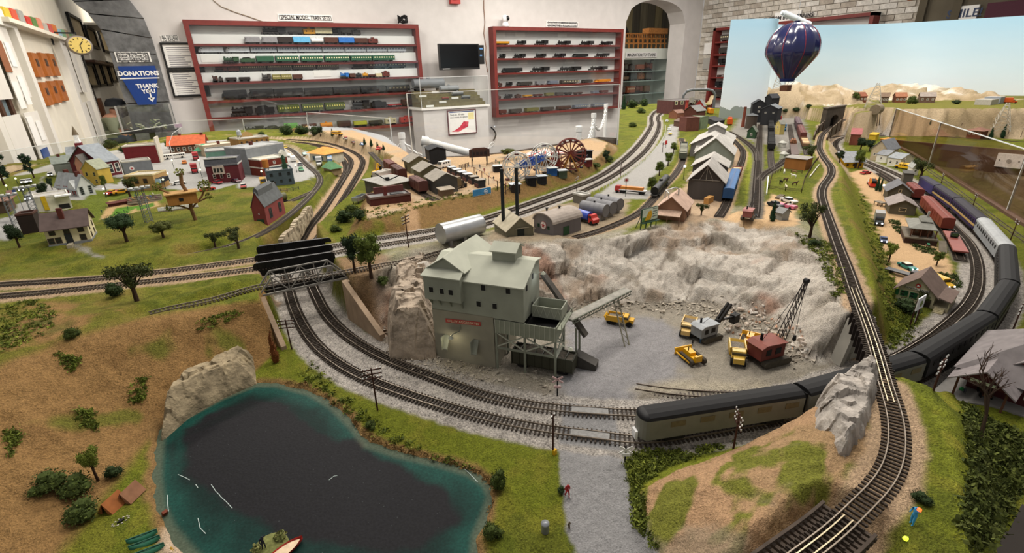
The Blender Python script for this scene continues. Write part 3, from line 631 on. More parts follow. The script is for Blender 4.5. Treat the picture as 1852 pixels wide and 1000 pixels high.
y0,y1,z0,z1=lrect([(-20,150),(3,155),(25,228),(0,236)]);framed('framed_picture',y0,y1,z0,z1,'dark wood framed blue-grey picture beside door with papers',WOODF,mat('#6f7f86',.5,0,.3,7),.06)
PLQ=mat('#a4602a',.45,0,.2,14)
for k,pts in enumerate([[(49,95),(60,97),(72,138),(62,141)],[(67,96),(77,97),(88,137),(78,139)],[(81,97),(91,98),(102,136),(94,138)],[(66,149),(77,149),(90,189),(81,192)],[(83,146),(93,147),(104,185),(94,188)],[(97,145),(107,146),(117,181),(108,184)]]):
 y0,y1,z0,z1=lrect(pts);r=emp('wall_plaque',(XL,(y0+y1)/2,z0),0,'orange wooden wall plaque, %s of six below clock'%['upper row, nearest the papers','upper row, middle','upper row, under the clock','lower row, nearest the papers','lower row, middle','lower row, nearest the panelled door'][k],'plaque','orange plaques')
 W,H=(y1-y0)/2,z1-z0;Bx(.003,.03,-W,W,0,H).o('board',PLQ,r);Bx(.03,.034,-W*.35,W*.35,H*.45,H*.75).o('nameplate',mat('#4a3220',.4),r)
c0=onX(92,82,XL);r=emp('wall_clock',(XL+.22,c0[1],c0[2]),0,'oval cream bracket clock above the orange plaques','clock')
r.rotation_euler.z=-pi/2+.35;b=MB();b.M=Matrix.Rotation(pi/2,4,'Y')@Matrix.Scale(.82,4,(1,0,0));b.lathe('0 0,.1 0,.112 .012,.106 .03,.091 .033',28);b.o('case',mat('#8b8378',.4,.4),r)
b=MB();b.M=Matrix.Rotation(pi/2,4,'Y')@Matrix.Scale(.82,4,(1,0,0));b.cyl((0,0,.03),(0,0,.032),.092,n=28);b.o('dial',mat('#d8bf6a',.5,0,.05),r)
b=MB();b.bar((.034,0,0),(.034,.03,.036),.007).bar((.034,0,0),(.034,.006,-.06),.005)
for k in rg(12):t=k*pi/6;b.bar((.0335,sin(t)*.065,cos(t)*.053),(.0335,sin(t)*.083,cos(t)*.068),.005)
b.o('hands',INK,r);b=MB();b.bar((.01,-.02,.11),(.01,-.2,.11),.014).bar((.01,0,.12),(.01,0,.08),.01).bar((.01,-.2,.0),(.01,-.2,.14),.014);b.o('bracket',BLACK,r)
y0,y1=5.2,8.5;tag(Bx(XL,XL+.1,y0,y1,.955,.985).o('ledge_shelf',CREAM),'narrow white ledge above the doors','shelf')
PK=['#c9b13a','#c4543c','#9a9a94','#c23d33','#5d7f46','#d58a72','#b6b0a6','#c25750','#d07a42','#8fb0c0','#7da07f','#9c8870','#6f8f5e','#7a8578','#a89a86']
for k in rg(15):
 y=5.3+k*.205;r=tag(Bx(XL+.02,XL+.07,y,y+.15,.985,1.06+.012*(k%3)).o('toy_packet',mat(PK[k],.6)),'small %s packet, %s from camera on ledge above doors'%(['yellow','red and orange','grey','red','green','pink','light grey','dark pink','orange','pale blue','pale green','brown','mossy green','grey green','tan'][k],['first','second','third','fourth','fifth','sixth','seventh','eighth','ninth','tenth','eleventh','twelfth','thirteenth','fourteenth','last'][k]),'packet','packets on the ledge')
tag(Bx(XL,XL+.12,8.6,11.3,.79,.82).o('ledge_shelf',WOODF),'dark ledge between two rows of pictures inside archway','shelf')
for k,(y,z,w_,h,c)in enumerate([(8.35,.62,.18,.3,'#3b3a38'),(8.3,.30,.16,.24,'#2c2b2a'),(8.62,.1,.22,.26,'#6b4228')]):
 tag(Bx(XL+.002,XL+.03,y,y+w_,z,z+h).box(XL+.03,XL+.036,y+.03,y+w_-.03,z+.05,z+h-.05).o('wall_box',mat(c,.6)),['upper dark switch panel by the white door','lower dark switch panel by the white door','small brown plaque under the pictures inside the archway'][k],'panel')
def wsign(name,p0,p1,label,lines,size,Y=YW,fm=None,tm=INK,bg=PAPER,cat='sign',bold=.0006,th=.01,border=False):
 a,c=onY(*p0,Y),onY(*p1,Y);x0,x1,z0,z1=a[0],c[0],c[2],a[2]
 r=emp(name,((x0+x1)/2,Y,z0),0,label,cat);W,H=(x1-x0)/2,z1-z0;Bx(-W,W,-th-.002,-.002,0,H).o('board',bg,r)
 if border:f=MB();t=.006;m_=.016;f.ring(-W+m_,W-m_,-th-.004,-th-.002,m_,H-m_,t);f.o('border',tm,r)
 for k,s in enumerate(lines):
  o=text(s,size,tm,r,(0,-th-.005,H*(1-(k+.5)/len(lines))if len(lines)>1 else H/2),(pi/2,0,0),bold=bold)
  mxw=W*1.8
  bpy.context.view_layer.update();
  if o.dimensions.x>mxw:o.scale.x=mxw/o.dimensions.x
 return r
wsign('wall_sign',(501,25),(602,40),'white sign reading special model train sets above larger red case',['SPECIAL MODEL TRAIN SETS'],.075,border=True,bold=.002)
wsign('wall_sign',(987,38),(1045,50),'white two-line sign above the red case of locomotives',['EVOLUTION OF AMERICAN RAILROAD','LOCOMOTIVES & ROLLING STOCK'],.045,border=True,bold=.001)
wsign('wall_sign',(290,64),(325,75),'small paper sign above the black framed sheets',['ALL YOU NEED','TO KNOW'],.05)
wsign('wall_sign',(206,94),(275,112),'white sign with four lines of lettering on stone arch',["We Don't Stop Playing With Trains",'Because We Grow Old,','We Grow Old Because We Stop','Playing With Trains'],.042,YW-.05,border=True)
for(p0,p1,lab)in[((288,77),(334,125),'upper black framed text sheet beside the stone arch'),((301,127),(346,175),'lower black framed text sheet beside the stone arch')]:
 a,c=onY(*p0,YW),onY(*p1,YW);x0,x1,z0,z1=a[0],a[0]+.42,c[2],a[2];r=emp('framed_notice',(x0,YW,z0),0,lab,'picture','black framed sheets');W,H=x1-x0,z1-z0;t=.022
 f=MB();f.ring(0,W,-.03,-.002,0,H,t);f.o('frame',BLACK,r);Bx(t,W-t,-.012,-.004,t,H-t).o('sheet',PAPER,r)
 l=MB()
 for k in rg(13):l.box(t+.03,W-t-random.uniform(.04,.2),-.0135,-.012,H-.06-k*.024,H-.052-k*.024)
 tag(l.o('text_lines','#7a7a80',r),kind='stuff')
P_=xz([(213,120),(280,119),(285,133),(283,189),(250,190),(220,141)],YW-.05);r=emp('donation_sign',(P_[0][0],YW-.05,P_[4][1]),0,'blue donations sign with a white arrow on stone arch','sign');o0=P_[0][0],P_[4][1]
Pr([(x-o0[0],z-o0[1])for x,z in P_],-.02,-.002).o('board','#1d3f86',r);WT=mat('#eeeeee',.7)
cxm=(P_[1][0]-P_[0][0])/2+.02
text('DONATIONS',.07,WT,r,(cxm-.02,-.024,P_[0][1]-o0[1]-.085),(pi/2,0,0),bold=.003);Bx(cxm-.22,cxm+.18,-.024,-.021,P_[0][1]-o0[1]-.145,P_[0][1]-o0[1]-.132).o('underline',WT,r)
text('THANK\nYOU',.065,WT,r,(cxm+.03,-.024,P_[0][1]-o0[1]-.26),(pi/2,0,0),bold=.003);Bx(cxm+.03,cxm+.045,-.024,-.021,.06,.2).prism([(cxm-.0,.08),(cxm+.075,.08),(cxm+.0375,.03)],-.024,-.021).o('arrow',WT,r)
a,c=onY(228,190,7.6),onY(303,232,7.6);r=emp('donation_box',((a[0]+c[0])/2,7.6,FZ),0,'clear donation box of banknotes on a dark pedestal','box');W=.27;z0,z1=c[2]-FZ,a[2]-FZ
g=MB();t=.008;g.box(-W,W,-.16,-.16+t,z0,z1).box(-W,W,.16-t,.16,z0,z1).box(-W,-W+t,-.16,.16,z0,z1).box(W-t,W,-.16,.16,z0,z1);g.o('clear_case',GLASS,r)
g=MB();
for sx in(-1,1):g.box(sx*W-.02*(sx>0),sx*W+.02*(sx<0),-.168,-.16,z0,z1)
g.o('edge_trim',mat('#b9b9b7',.3,.5),r);Bx(-W-.01,W+.01,-.17,.17,z0-.025,z0).o('base',BLACK,r);Bx(-.03,.03,-.03,.03,.02,z0-.025).box(-.2,.2,-.2,.2,0,.02).o('pedestal',BLACK,r)
rnd=random.Random(3)
for k in rg(26):
 q=MB(Matrix.Translation((rnd.uniform(-.2,.2),rnd.uniform(-.1,.1),z0+.012+.11*rnd.random()*rnd.random()))@Matrix.Rotation(rnd.uniform(-1,1),4,'Y')@Matrix.Rotation(rnd.uniform(0,3),4,'Z'));q.box(-.03,.03,-.015,.015,0,.008)
 tag(q.o('banknote',mat(['#a9ad8e','#c9cbb4','#7d8a6a'][k%3],.8)),'folded pale green banknote inside the clear donation box','banknote','banknotes in the donation box').location=((a[0]+c[0])/2,7.6,FZ)
 # -- model rolling stock
ORD=['first','second','third','fourth','fifth','sixth','seventh','eighth','ninth','tenth','eleventh']
WHL=mat('#1b1a1a',.6);TRIM=mat('#3a3837',.6)
def wheels(r,xs,rad,W):
 w_=MB()
 for x in xs:
  for s_ in(-1,1):w_.cyl((x,s_*W*.36,rad),(x,s_*W*.30,rad),rad,n=10)
  w_.cyl((x,-W*.3,rad),(x,W*.3,rad),rad*.2,n=6)
 w_.o('wheelset',WHL,r)
def truck_frames(r,xs,rad,W,L):
 for x in xs:
  f=MB()
  for s_ in(-1,1):f.box(x-L*.06,x+L*.06,s_*W*.40-W*.03,s_*W*.40+W*.03,rad*.5,rad*1.5)
  f.o('truck_frame',WHL,r)
def car(kind,L,H,W,col,label,cat='train car',group=None,roof=None,win='#d8cfa8',seg=6,stripe=None,name=None,simple=False):
 nm=name or{'box':'boxcar','pass':'passenger_car','tank':'tank_car','steam':'steam_locomotive','tender':'tender','diesel':'diesel_locomotive','cab':'caboose','hop':'hopper_car','flat':'flat_car','gon':'gondola_car'}[kind]
 r=emp(nm,(0,0,0),0,label,cat,group);m=mat(col,.5,0,.12,40 if L<.35 else 25);rm=mat(roof or col,.7,0,.12,40);rad=H*.11;z0=H*.2;h2=L/2
 def body_prof(z0,z1,w,n=5,rise=.16):
  p=[(-w,z0),(w,z0),(w,z1-rise*H)]
  return p,[(w,z1-rise*H)]+[(w*cos(t*pi/n),z1-rise*H+rise*H*sin(t*pi/n))for t in rg(1,n)]+[(-w,z1-rise*H)]
 if kind in('box','pass','cab','diesel'):
  rise=.16 if kind!='box' else .07
  p,q=body_prof(z0,H,W/2,6,rise)
  if kind=='diesel':
   b=MB();b.prism([(-W/2,z0),(W/2,z0),(W/2,H*.84),(-W/2,H*.84)],-h2+L*.12,h2,'x');b.add([(-h2+L*.12,-W/2,z0),(-h2+L*.12,W/2,z0),(-h2+L*.12,W/2,H*.84),(-h2+L*.12,-W/2,H*.84),(-h2,-W*.3,z0),(-h2,W*.3,z0),(-h2+L*.03,W*.28,H*.6),(-h2+L*.03,-W*.28,H*.6)],[(4,5,6,7),(0,4,7,3),(1,2,6,5),(3,7,6,2),(0,1,5,4)]);b.o('body',m,r)
   Pr(q,-h2+L*.1,h2,'x').o('roof',rm,r)
   g=MB()
   for s_ in(-1,1):g.box(-h2+L*.11,-h2+L*.17,s_*W*.5-.0004,s_*W*.5+.0004,H*.6,H*.74)
   g.add([(-h2+L*.035,-W*.25,H*.62),(-h2+L*.035,W*.25,H*.62),(-h2+L*.1,W*.38,H*.82),(-h2+L*.1,-W*.38,H*.82)],[(0,1,2,3)]);g.o('windshield',PANE,r)
  else:
   Pr([(-W/2,z0),(W/2,z0),(W/2,H-rise*H),(-W/2,H-rise*H)],-h2,h2,'x').o('body',m,r)
   Pr(q,-h2,h2,'x').o('roof',rm,r)
   if kind=='box':
    d_=MB()
    for s_ in(-1,1):d_.box(-L*.09,L*.09,s_*W*.5-.0012,s_*W*.5+.0012,z0,H*.9)
    d_.o('door',m,r)
    if not simple:
     g=MB();g.box(-h2,h2,-W*.09,W*.09,H*.985,H*1.01)
     for k in rg(1,9):x=-h2+L*k/9;g.box(x-.0006,x+.0006,-W*.5-.0006,W*.5+.0006,z0,H*.93)
     g.o('rib',m,r)
  if kind in('pass','cab')or stripe:
   if stripe:
    s2=MB();s2. box(-h2-.0003,h2+.0003,-W/2-.0006,W/2+.0006,H*.38,H*.50);s2. o('stripe',mat(stripe,.5),r)
  if kind=='pass':
   nw=max(3,int(seg));b=MB()
   for k in rg(nw):
    x=-h2+L*(k+.7)/(nw+.4);b.box(x,x+L/nw*.45,-W/2-.0008,W/2+.0008,H*.56,H*.74)
   tag(b.o('windows',mat(win,.6),r),kind='stuff')
  if kind=='cab':
   Pr([(-W*.4,H*.95),(W*.4,H*.95),(W*.4,H*1.15),(0,H*1.2),(-W*.4,H*1.15)],-L*.12,L*.12,'x').o('cupola',m,r)
   b=MB()
   for k in(-.3,.25):b.box(L*k,L*k+L*.1,-W/2-.0008,W/2+.0008,H*.5,H*.72)
   b.o('window',PANE,r)
 elif kind=='tank':
  Cy((-h2*.92,0,H*.55),(h2*.92,0,H*.55),H*.33,n=14).o('tank',m,r);Cy((0,0,H*.8),(0,0,H*1.),W*.2,n=10).o('dome',m,r);Bx(-h2,h2,-W*.3,W*.3,H*.17,H*.23).o('frame',TRIM,r)
 elif kind=='steam':
  Cy((-h2*.8,0,H*.58),(h2*.35,0,H*.58),H*.24,n=12).o('boiler',m,r);Bx(h2*.3,h2*.95,-W*.46,W*.46,H*.28,H*.9).o('cab',m,r);Pr([(-W*.52,H*.88),(W*.52,H*.88),(W*.3,H*.98),(-W*.3,H*.98)],h2*.22,h2,'x').o('cab_roof',m,r)
  Cy((-h2*.65,0,H*.78),(-h2*.65,0,H*1.05),W*.1,W*.14,n=10).o('smokestack',m,r)
  for x in(-.32,.05):Cy((h2*x,0,H*.75),(h2*x,0,H*.93),W*.13,W*.09,n=10).o('steam_dome',m,r)
  Bx(-h2*.95,h2*.9,-W*.4,W*.4,H*.26,H*.33).prism([(-h2,H*.04),(-h2*.85,H*.04),(-h2*.85,H*.3),(-h2*.92,H*.3)],-W*.4,W*.4).o('frame',TRIM,r)
  wheels(r,[h2*x for x in(-.72,-.35,-.05,.25,.55)],H*.15,W*1.1)
 elif kind=='tender':
  Bx(-h2,h2,-W*.45,W*.45,z0,H*.72).o('body',m,r);Pr([(-h2*.8,H*.7),(h2*.5,H*.7),(h2*.2,H*.92),(-h2*.6,H*.86)],-W*.36,W*.36).o('coal',DARK,r)
 elif kind in('hop','gon','flat'):
  zt={'hop':.82,'gon':.58,'flat':.3}[kind]*H
  if kind=='flat':Bx(-h2,h2,-W/2,W/2,z0,zt).o('deck',m,r)
  else:
   b=MB();t=W*.05;b.box(-h2,h2,-W/2,-W/2+t,z0,zt).box(-h2,h2,W/2-t,W/2,z0,zt).box(-h2,-h2+t,-W/2,W/2,z0,zt).box(h2-t,h2,-W/2,W/2,z0,zt).box(-h2,h2,-W/2,W/2,z0,z0+t);b.o('body',m,r)
   b=MB()
   for k in rg(9):x=-h2+L*k/8;b.box(x-.0009,x+.0009,-W/2-.0016,W/2+.0016,z0,zt)
   b.o('rib',m,r)
   Pr([(-h2*.95,zt*.85),(h2*.95,zt*.85),(h2*.5,zt*1.),(0,zt*.94),(-h2*.5,zt*1.02)],-W*.44,W*.44).o('load',mat(roof or '#2c2927',.95,0,.4,200,bump=.5),r)
 if kind!='steam':
  wheels(r,[h2*x for x in(-.76,-.56,.56,.76)],rad,W)
  if not simple:truck_frames(r,[-h2*.66,h2*.66],rad,W,L)
 return r
 # -- display cases
def zc(p,Y):return onY(p[0],p[1],Y)[2]
def display_case(name,x0,x1,z0,z1,boards,label,depth=.17):
 r=emp(name,((x0+x1)/2,YW,z0),0,label,'display case');W,H,t,d=(x1-x0)/2,z1-z0,.055,depth
 Bx(-W,W,-.012,-.002,0,H).o('back_panel',mat('#d6d6d4',.8,0,.03,8),r)
 for s_ in(-1,1):Bx(s_*W-(t if s_>0 else 0),s_*W+(t if s_<0 else 0),-d,-.012,0,H).o('side',REDW,r)
 Bx(-W+t,W-t,-d,-.012,H-t,H).o('top',REDW,r);Bx(-W+t,W-t,-d,-.012,0,t*.7).o('bottom',REDW,r)
 for z in boards:Bx(-W+t,W-t,-d+.01,-.012,z-z0-.03,z-z0).o('shelf_board',REDW,r)
 Bx(-W+t,W-t,-d,-d+.004,t*.7,H-t).o('glass_front',GLASS,r)
 return r
Z1=[zc((320+900/3.846,y/3.846),YW-.24)for y in(303,433,553,674,786,895)]
display_case('display_case',.08,3.13,-.22,1.23,Z1[:5],'wider red wooden display case with nine rows of model trains')
RISE=mat('#e4e4e2',.8,0,.03,8);RZ=[]
for k in rg(3):
 zt=[zc((320+900/3.846,y/3.846),YW-.12)for y in(243,369,490)][k];RZ.append(zt)
 tag(Bx(.14,3.07,YW-.095,YW-.014,Z1[k]+.001,zt).o('display_riser',RISE),'long white riser behind %s of wider red case'%['topmost shelf board','second shelf board','third shelf board'][k],'riser')
COLN={'#1b1a1c':'black','#1d1d1f':'black','#232022':'black','#2a2422':'dark brown','#4a2e26':'brown','#5b2b25':'maroon','#7d7d80':'grey','#a9adb4':'silver','#c8ccd2':'white and silver','#3f6ea5':'blue','#5aa0c8':'light blue','#28523c':'green','#2f4a34':'dark green','#47512a':'olive green','#c58a1e':'yellow','#d07f1c':'orange','#b3b23a':'yellow','#a82c22':'red','#e6e6e6':'white','#5fa044':'bright green','#9a2a2a':'red','#2c68b0':'bright blue','#6f6a3c':'olive','#6a6f7c':'slate grey','#3a3633':'dark grey','#b9b08e':'cream','#4a4440':'brownish grey'}
KN={'box':'boxcar','pass':'passenger car','tank':'tank car','steam':'steam locomotive','tender':'tender','diesel':'streamlined diesel','cab':'caboose','hop':'hopper car','flat':'flat car','gon':'gondola car'}
def shelf_row(row,z,Y,items,ox,case,hs=1.):
 for k,it in enumerate(items.split(',')):
  xa,xb,kind,col,hh,*kw=it.split();xa,xb,kw=float(xa),float(xb),dict(q.split('=')for q in kw)
  a=onY(ox+xa/3.846,100,Y)[0];b_=onY(ox+xb/3.846,100,Y)[0];L=(b_-a)*.985;H=float(hh)/3.846*.0098*hs
  r=car(kind,L,H,.1 if L>.2 else .075,col,'%s %s, %s on %s shelf of %s red case'%(COLN.get(col,'dark'),KN[kind],ORD[k],row,case),group='model trains in the %s red case'%case,simple=True,**kw)
  r.location=((a+b_)/2,Y,z)
c_='wider'
shelf_row('topmost',RZ[0],YW-.06,'612 790 steam #1d1d1f 36,800 900 flat #3a3633 60,905 985 cab #c58a1e 32,985 1100 box #b9b08e 44 roof=#d9d9d9,1102 1160 steam #1b1a1c 38,1165 1235 flat #3a3633 70,1238 1295 cab #3a3633 28',320,c_)
shelf_row('second',Z1[0],YW-.145,'484 598 diesel #7d7d80 34,602 716 diesel #7d7d80 34,720 820 box #2a2422 34,824 940 box #5aa0c8 36,945 1036 tank #e6e6e6 34,1040 1132 box #4a2e26 34,1136 1242 box #2c68b0 34,1246 1334 box #4a2e26 32,1340 1406 cab #5b2b25 30',320,c_)
shelf_row('third',RZ[1],YW-.06,'152 330 diesel #c8ccd2 36,342 512 diesel #c8ccd2 36,518 698 pass #a9adb4 34 win=#4b5a78 seg=9,702 842 pass #a9adb4 34 win=#4b5a78 seg=7,846 1008 pass #a9adb4 34 win=#4b5a78 seg=8,1012 1166 pass #a9adb4 34 win=#4b5a78 seg=8,1170 1314 pass #a9adb4 33 win=#4b5a78,1318 1458 pass #a9adb4 33 win=#4b5a78,1462 1590 pass #a9adb4 32 win=#4b5a78',320,c_)
shelf_row('fourth',Z1[1],YW-.145,'304 428 steam #2f4a34 32,434 538 tender #2f4a34 32,544 668 box #28523c 34,678 842 pass #28523c 34 seg=9,854 1010 pass #28523c 34 seg=9,1020 1192 pass #28523c 34 seg=10,1200 1346 pass #28523c 33 seg=9,1352 1508 pass #28523c 33 seg=9',320,c_)
shelf_row('fifth',RZ[2],YW-.06,'232 330 steam #5b2b25 34,332 410 tender #5b2b25 32,414 600 pass #3a3633 34 seg=12,606 780 pass #3a3633 34 seg=12,786 948 pass #3a3633 34 seg=11,954 1110 pass #3a3633 33 seg=11,1204 1308 steam #232022 34,1314 1446 pass #232022 33,1450 1578 pass #232022 33',320,c_)
shelf_row('sixth',Z1[2],YW-.145,'205 246 steam #4a2e26 30,252 280 tender #3a3633 30,300 378 gon #2a2422 36,396 474 gon #2a2422 36,554 626 steam #3a3633 34,632 690 pass #6f6a3c 30,694 770 pass #6f6a3c 30,778 846 box #4a2e26 28,1110 1174 steam #2c68b0 30,1180 1220 box #4a2e26 26,1226 1266 tank #1d1d1f 28',320,c_)
shelf_row('sixth',Z1[2],YW-.1451,'1272 1310 tank #c58a1e 28,1316 1358 gon #4a2e26 30,1364 1406 box #b9b08e 22,1412 1460 cab #5b2b25 30',320,c_)
shelf_row('seventh',Z1[3],YW-.1,'240 428 diesel #1b1a1c 48,434 616 diesel #1b1a1c 48,620 832 box #1d1d1f 46,840 1040 pass #1d1d1f 44 win=#34302c,1046 1236 pass #1d1d1f 44 win=#34302c,1242 1420 pass #1d1d1f 44 win=#34302c,1424 1592 pass #1d1d1f 42 win=#6a6250',320,c_)
shelf_row('eighth',Z1[4],YW-.1,'272 448 steam #1b1a1c 48,462 600 tender #1b1a1c 54,624 784 pass #47512a 46 win=#c9bf62 seg=8,802 956 pass #47512a 46 win=#c9bf62 seg=8,970 1114 pass #47512a 46 win=#c9bf62 seg=8,1158 1294 steam #1b1a1c 50,1306 1412 tender #1b1a1c 48,1424 1520 flat #9a2a2a 60,1528 1618 cab #4a2e26 42',320,c_)
shelf_row('lowest',-.18,YW-.1,'326 500 steam #1b1a1c 46,504 640 tender #1b1a1c 48,648 748 box #5fa044 50,780 886 gon #5b2b25 66,912 1006 tank #d07f1c 44,1042 1136 hop #4a2e26 50,1158 1256 gon #b3b23a 60,1276 1370 gon #3a3633 54,1390 1470 cab #b9b08e 38,1502 1600 cab #a82c22 40',320,c_)
k=0
for(xa,xb,row)in[(358,496,3),(656,786,3),(880,998,3),(1080,1194,3),(1272,1380,3),(1456,1558,3),(988,1104,4),(160,286,1),(922,1040,2)]:
 a=onY(320+xa/3.846,100,YW-.012)[0];b_=onY(320+xb/3.846,100,YW-.012)[0];zz={3:Z1[3]+.2,4:Z1[4]+.175,1:Z1[1]+.02,2:Z1[2]+.03}[row];yy=YW-(.014 if row>2 else .097)
 tag(Bx(a,b_,yy-.003,yy,zz,zz+(.035 if row>2 else .09)).o('caption_card',PAPER),'white caption card, %s on wider red case back panel'%['first of the seventh row','second of the seventh row','third of the seventh row','fourth of the seventh row','fifth of the seventh row','last of the seventh row','above the green cars','left of the green train','beside the blue engine'][k],'card','caption cards');k+=1
Z2=[zc((740+1000/3.846,y/3.846),YW-.24)for y in(310,400,497,589,670,771)]
display_case('display_case',4.42,7.28,Z2[5]-.045,1.23,Z2[:5],'narrower red wooden display case of single locomotives and cars')
c_='narrower';
shelf_row('topmost',Z2[0],YW-.1,'596 690 gon #c58a1e 36,746 812 steam #1b1a1c 28,876 960 steam #1b1a1c 30,1026 1116 steam #1b1a1c 28,1186 1276 steam #1b1a1c 28,1324 1404 steam #1b1a1c 26',740,c_)
shelf_row('second',Z2[1],YW-.1,'624 666 steam #1b1a1c 28,724 804 steam #1b1a1c 28,876 946 steam #1b1a1c 28,1004 1082 steam #1b1a1c 28,1138 1236 diesel #1d1d1f 24,1294 1386 steam #1b1a1c 26',740,c_)
shelf_row('third',Z2[2],YW-.1,'640 778 diesel #1d1d1f 30,844 972 steam #1b1a1c 32,1036 1194 steam #1b1a1c 30,1254 1378 steam #1b1a1c 28',740,c_)
shelf_row('fourth',Z2[3],YW-.1,'586 634 cab #4a2e26 24,664 708 steam #232022 28,744 846 diesel #3a3633 26,878 934 box #7d7d80 26,960 1030 diesel #6a6f7c 26,1056 1178 pass #4a4440 26,1204 1272 diesel #3a3633 24,1292 1400 diesel #d07f1c 22',740,c_)
shelf_row('fifth',Z2[4],YW-.1,'590 622 cab #4a2e26 20,652 706 steam #232022 28,732 768 cab #4a2e26 22,790 846 gon #c58a1e 30,864 920 gon #5b2b25 32,944 1002 box #6f6a3c 24,1022 1070 box #4a4440 24,1088 1130 gon #3a3633 34,1152 1204 gon #4a2e26 28,1278 1320 box #6a6f7c 20,1338 1388 box #5b2b25 20',740,c_)
shelf_row('lowest',Z2[5],YW-.1,'610 660 box #5b2b25 28,690 768 box #4a4440 28,802 892 box #6f6a3c 28,918 1000 box #4a4440 26,1032 1122 box #4a2e26 26,1148 1250 pass #6a6f7c 26,1284 1378 pass #6a6f7c 26',740,c_)
k=0
for xa,y,n in[(598,230,0),(740,232,0),(1032,236,0),(756,426,2),(1086,420,2),(640,330,1),(920,325,1)]:
 a=onY(740+xa/3.846,100,YW-.012);zz=zc((740+xa/3.846,y/3.846+6),YW-.012)
 tag(Bx(a[0],a[0]+.2,YW-.017,YW-.014,zz,zz+.07).o('caption_card',PAPER),'white caption card, %s of the narrower red case'%['first on the top row','second on the top row','third on the top row','first on the third row','second on the third row','first on the second row','second on the second row'][k],'card','caption cards');k+=1
a,c=onY(793,79,YW-.3),onY(868,125,YW-.3);r=emp('television',((a[0]+c[0])/2,YW-.3,c[2]),0,'black flat television between the two red cases','television');W,H=(c[0]-a[0])/2,a[2]-c[2]
Bx(-W,W,0,.05,0,H).o('casing',mat('#1a1a1b',.4),r);Bx(-W+.015,W-.015,-.003,0,.03,H-.015).o('screen',mat('#08080a',.18,0,.02),r);Bx(-.1,.1,.05,.298,H*.3,H*.7).o('bracket',BLACK,r);Bx(-W+.04,-W+.16,-.0045,-.003,.012,.02).o('badge',WT,r)
Bx(W-.005,W+.09,.0,.12,H*.2,H*.95).o('side_device',BLACK,r)
o=Bx(W+.01,W+.07,-.004,0,H*.78,H*.84).box(W+.01,W+.05,-.004,0,H*.52,H*.57).o('indicator',mat('#5a86b8',.4),r)
a=onY(820,-4,YW);r=tag(Bx(a[0]-.08,a[0]+.08,YW-.08,YW-.002,a[2]-.09,a[2]+.12).lathe('0 -.02,.05 -.02,.06 0',12,(a[0],YW-.09,a[2])).o('fire_alarm',mat('#b0221c',.4)),'red fire alarm high on the white wall','alarm')
a=onY(914,47,YW-.12);r=emp('web_camera',(a[0],YW-.12,1.23),0,'white round-headed camera on top of the narrower case','camera');La('0 0,.055 0,.06 .02,.045 .06,.03 .075',16).o('base',WT,r);La('0 .06,.045 .075,.058 .12,.045 .165,0 .18',16).o('head',WT,r);Cy((.02,-.055,.12),(.015,-.06,.12),.03,n=12).cyl((.0,-.05,.12),(.03,-.058,.125),.035,n=12).o('lens',BLACK,r)
a=onY(729,44,YW-.12);r=MB();rnd=random.Random(5)
for k in rg(6):t=rnd.uniform(0,3);r.tube([(a[0]+.07*cos(s_*.7+t),YW-.12+.05*sin(s_*.7+t),1.25+.05+.05*sin(s_*.9+k))for s_ in rg(9)],.009,5)
tag(r.o('coiled_cable',BLACK),'tangle of black cable on top of wider case','cable')
P_=[onY(p[0],p[1],YW-.01)for p in[(385,0),(400,12),(425,22),(450,30),(475,39)]];tag(Tu(P_,.005).o('wall_wire','#8d7f6c'),'thin tan wire running down to the wider case','wire')
P_=[onY(p[0],p[1],YW-.01)for p in[(875,0),(875,15),(877,40),(875,60),(879,85),(878,105),(882,130)]];tag(Tu(P_,.006).o('wall_wire','#8a6a55'),'thin brown wire hanging beside the narrower case','wire')
P_=[onY(p[0],p[1],YW-.04)for p in[(888,230),(894,236),(897,243),(895,250),(892,254)]];tag(Tu(P_,.012).o('power_cable',BLACK),'black cable looping out beside the white pedestal','cable')
x0,x1=onY(762,192,7.25)[0],onY(886,190,7.25)[0];zt=onY(780,195,7.25)[2];r=emp('display_pedestal',((x0+x1)/2,7.25,FZ),0,'white pedestal under the television holding a stepped display','pedestal');W=(x1-x0)/2;zt-=FZ
Bx(-W+.03,W-.03,.02,.5,0,zt-.03).o('body',WHITE,r);Bx(-W,W,0,.52,zt-.03,zt).o('top','#e3e1dc',r)
r2=emp('stepped_stand',r.location,0,'stepped olive stand with scale tracks on white pedestal','stand');STP=mat('#6d6343',.8,0,.2,30)
for k in rg(5):Bx(-W+.05,W-.05,.06+k*.085,.5,zt+k*.045+.0005,zt+(k+1)*.045).o('step',STP,r2)
for k in rg(5):Bx(-W+.1+.25*(k%3),-W+.22+.25*(k%3),.055+k*.085,.06+k*.085,zt+k*.045+.008,zt+k*.045+.036).o('caption',PAPER,r2)
for(kx,kk,L,H,col,lab)in[(-.25,4,.55,.2,'#6d7074','largest grey tank car on the stepped stand'),(.05,3,.34,.13,'#7c7f82','second grey tank car on the stepped stand'),(.15,2,.2,.085,'#8a8c8e','third grey tank car on the stepped stand'),(.25,1,.16,.06,'#6f7274','small grey tank car on the stepped stand'),(-.1,1,.12,.05,'#7a3a2c','small brown tank car on the stepped stand')]:
 t=car('tank',L,H,H*.7,col,lab);t.location=(r.location.x+kx,7.25+.1+kk*.085-(.0 if kk<4 else-.01),FZ+zt+(kk+1)*.045)
gl=emp('acrylic_cover',r.location,0,'clear acrylic cover around the stepped stand','cover');g=MB();z2=zt+.42
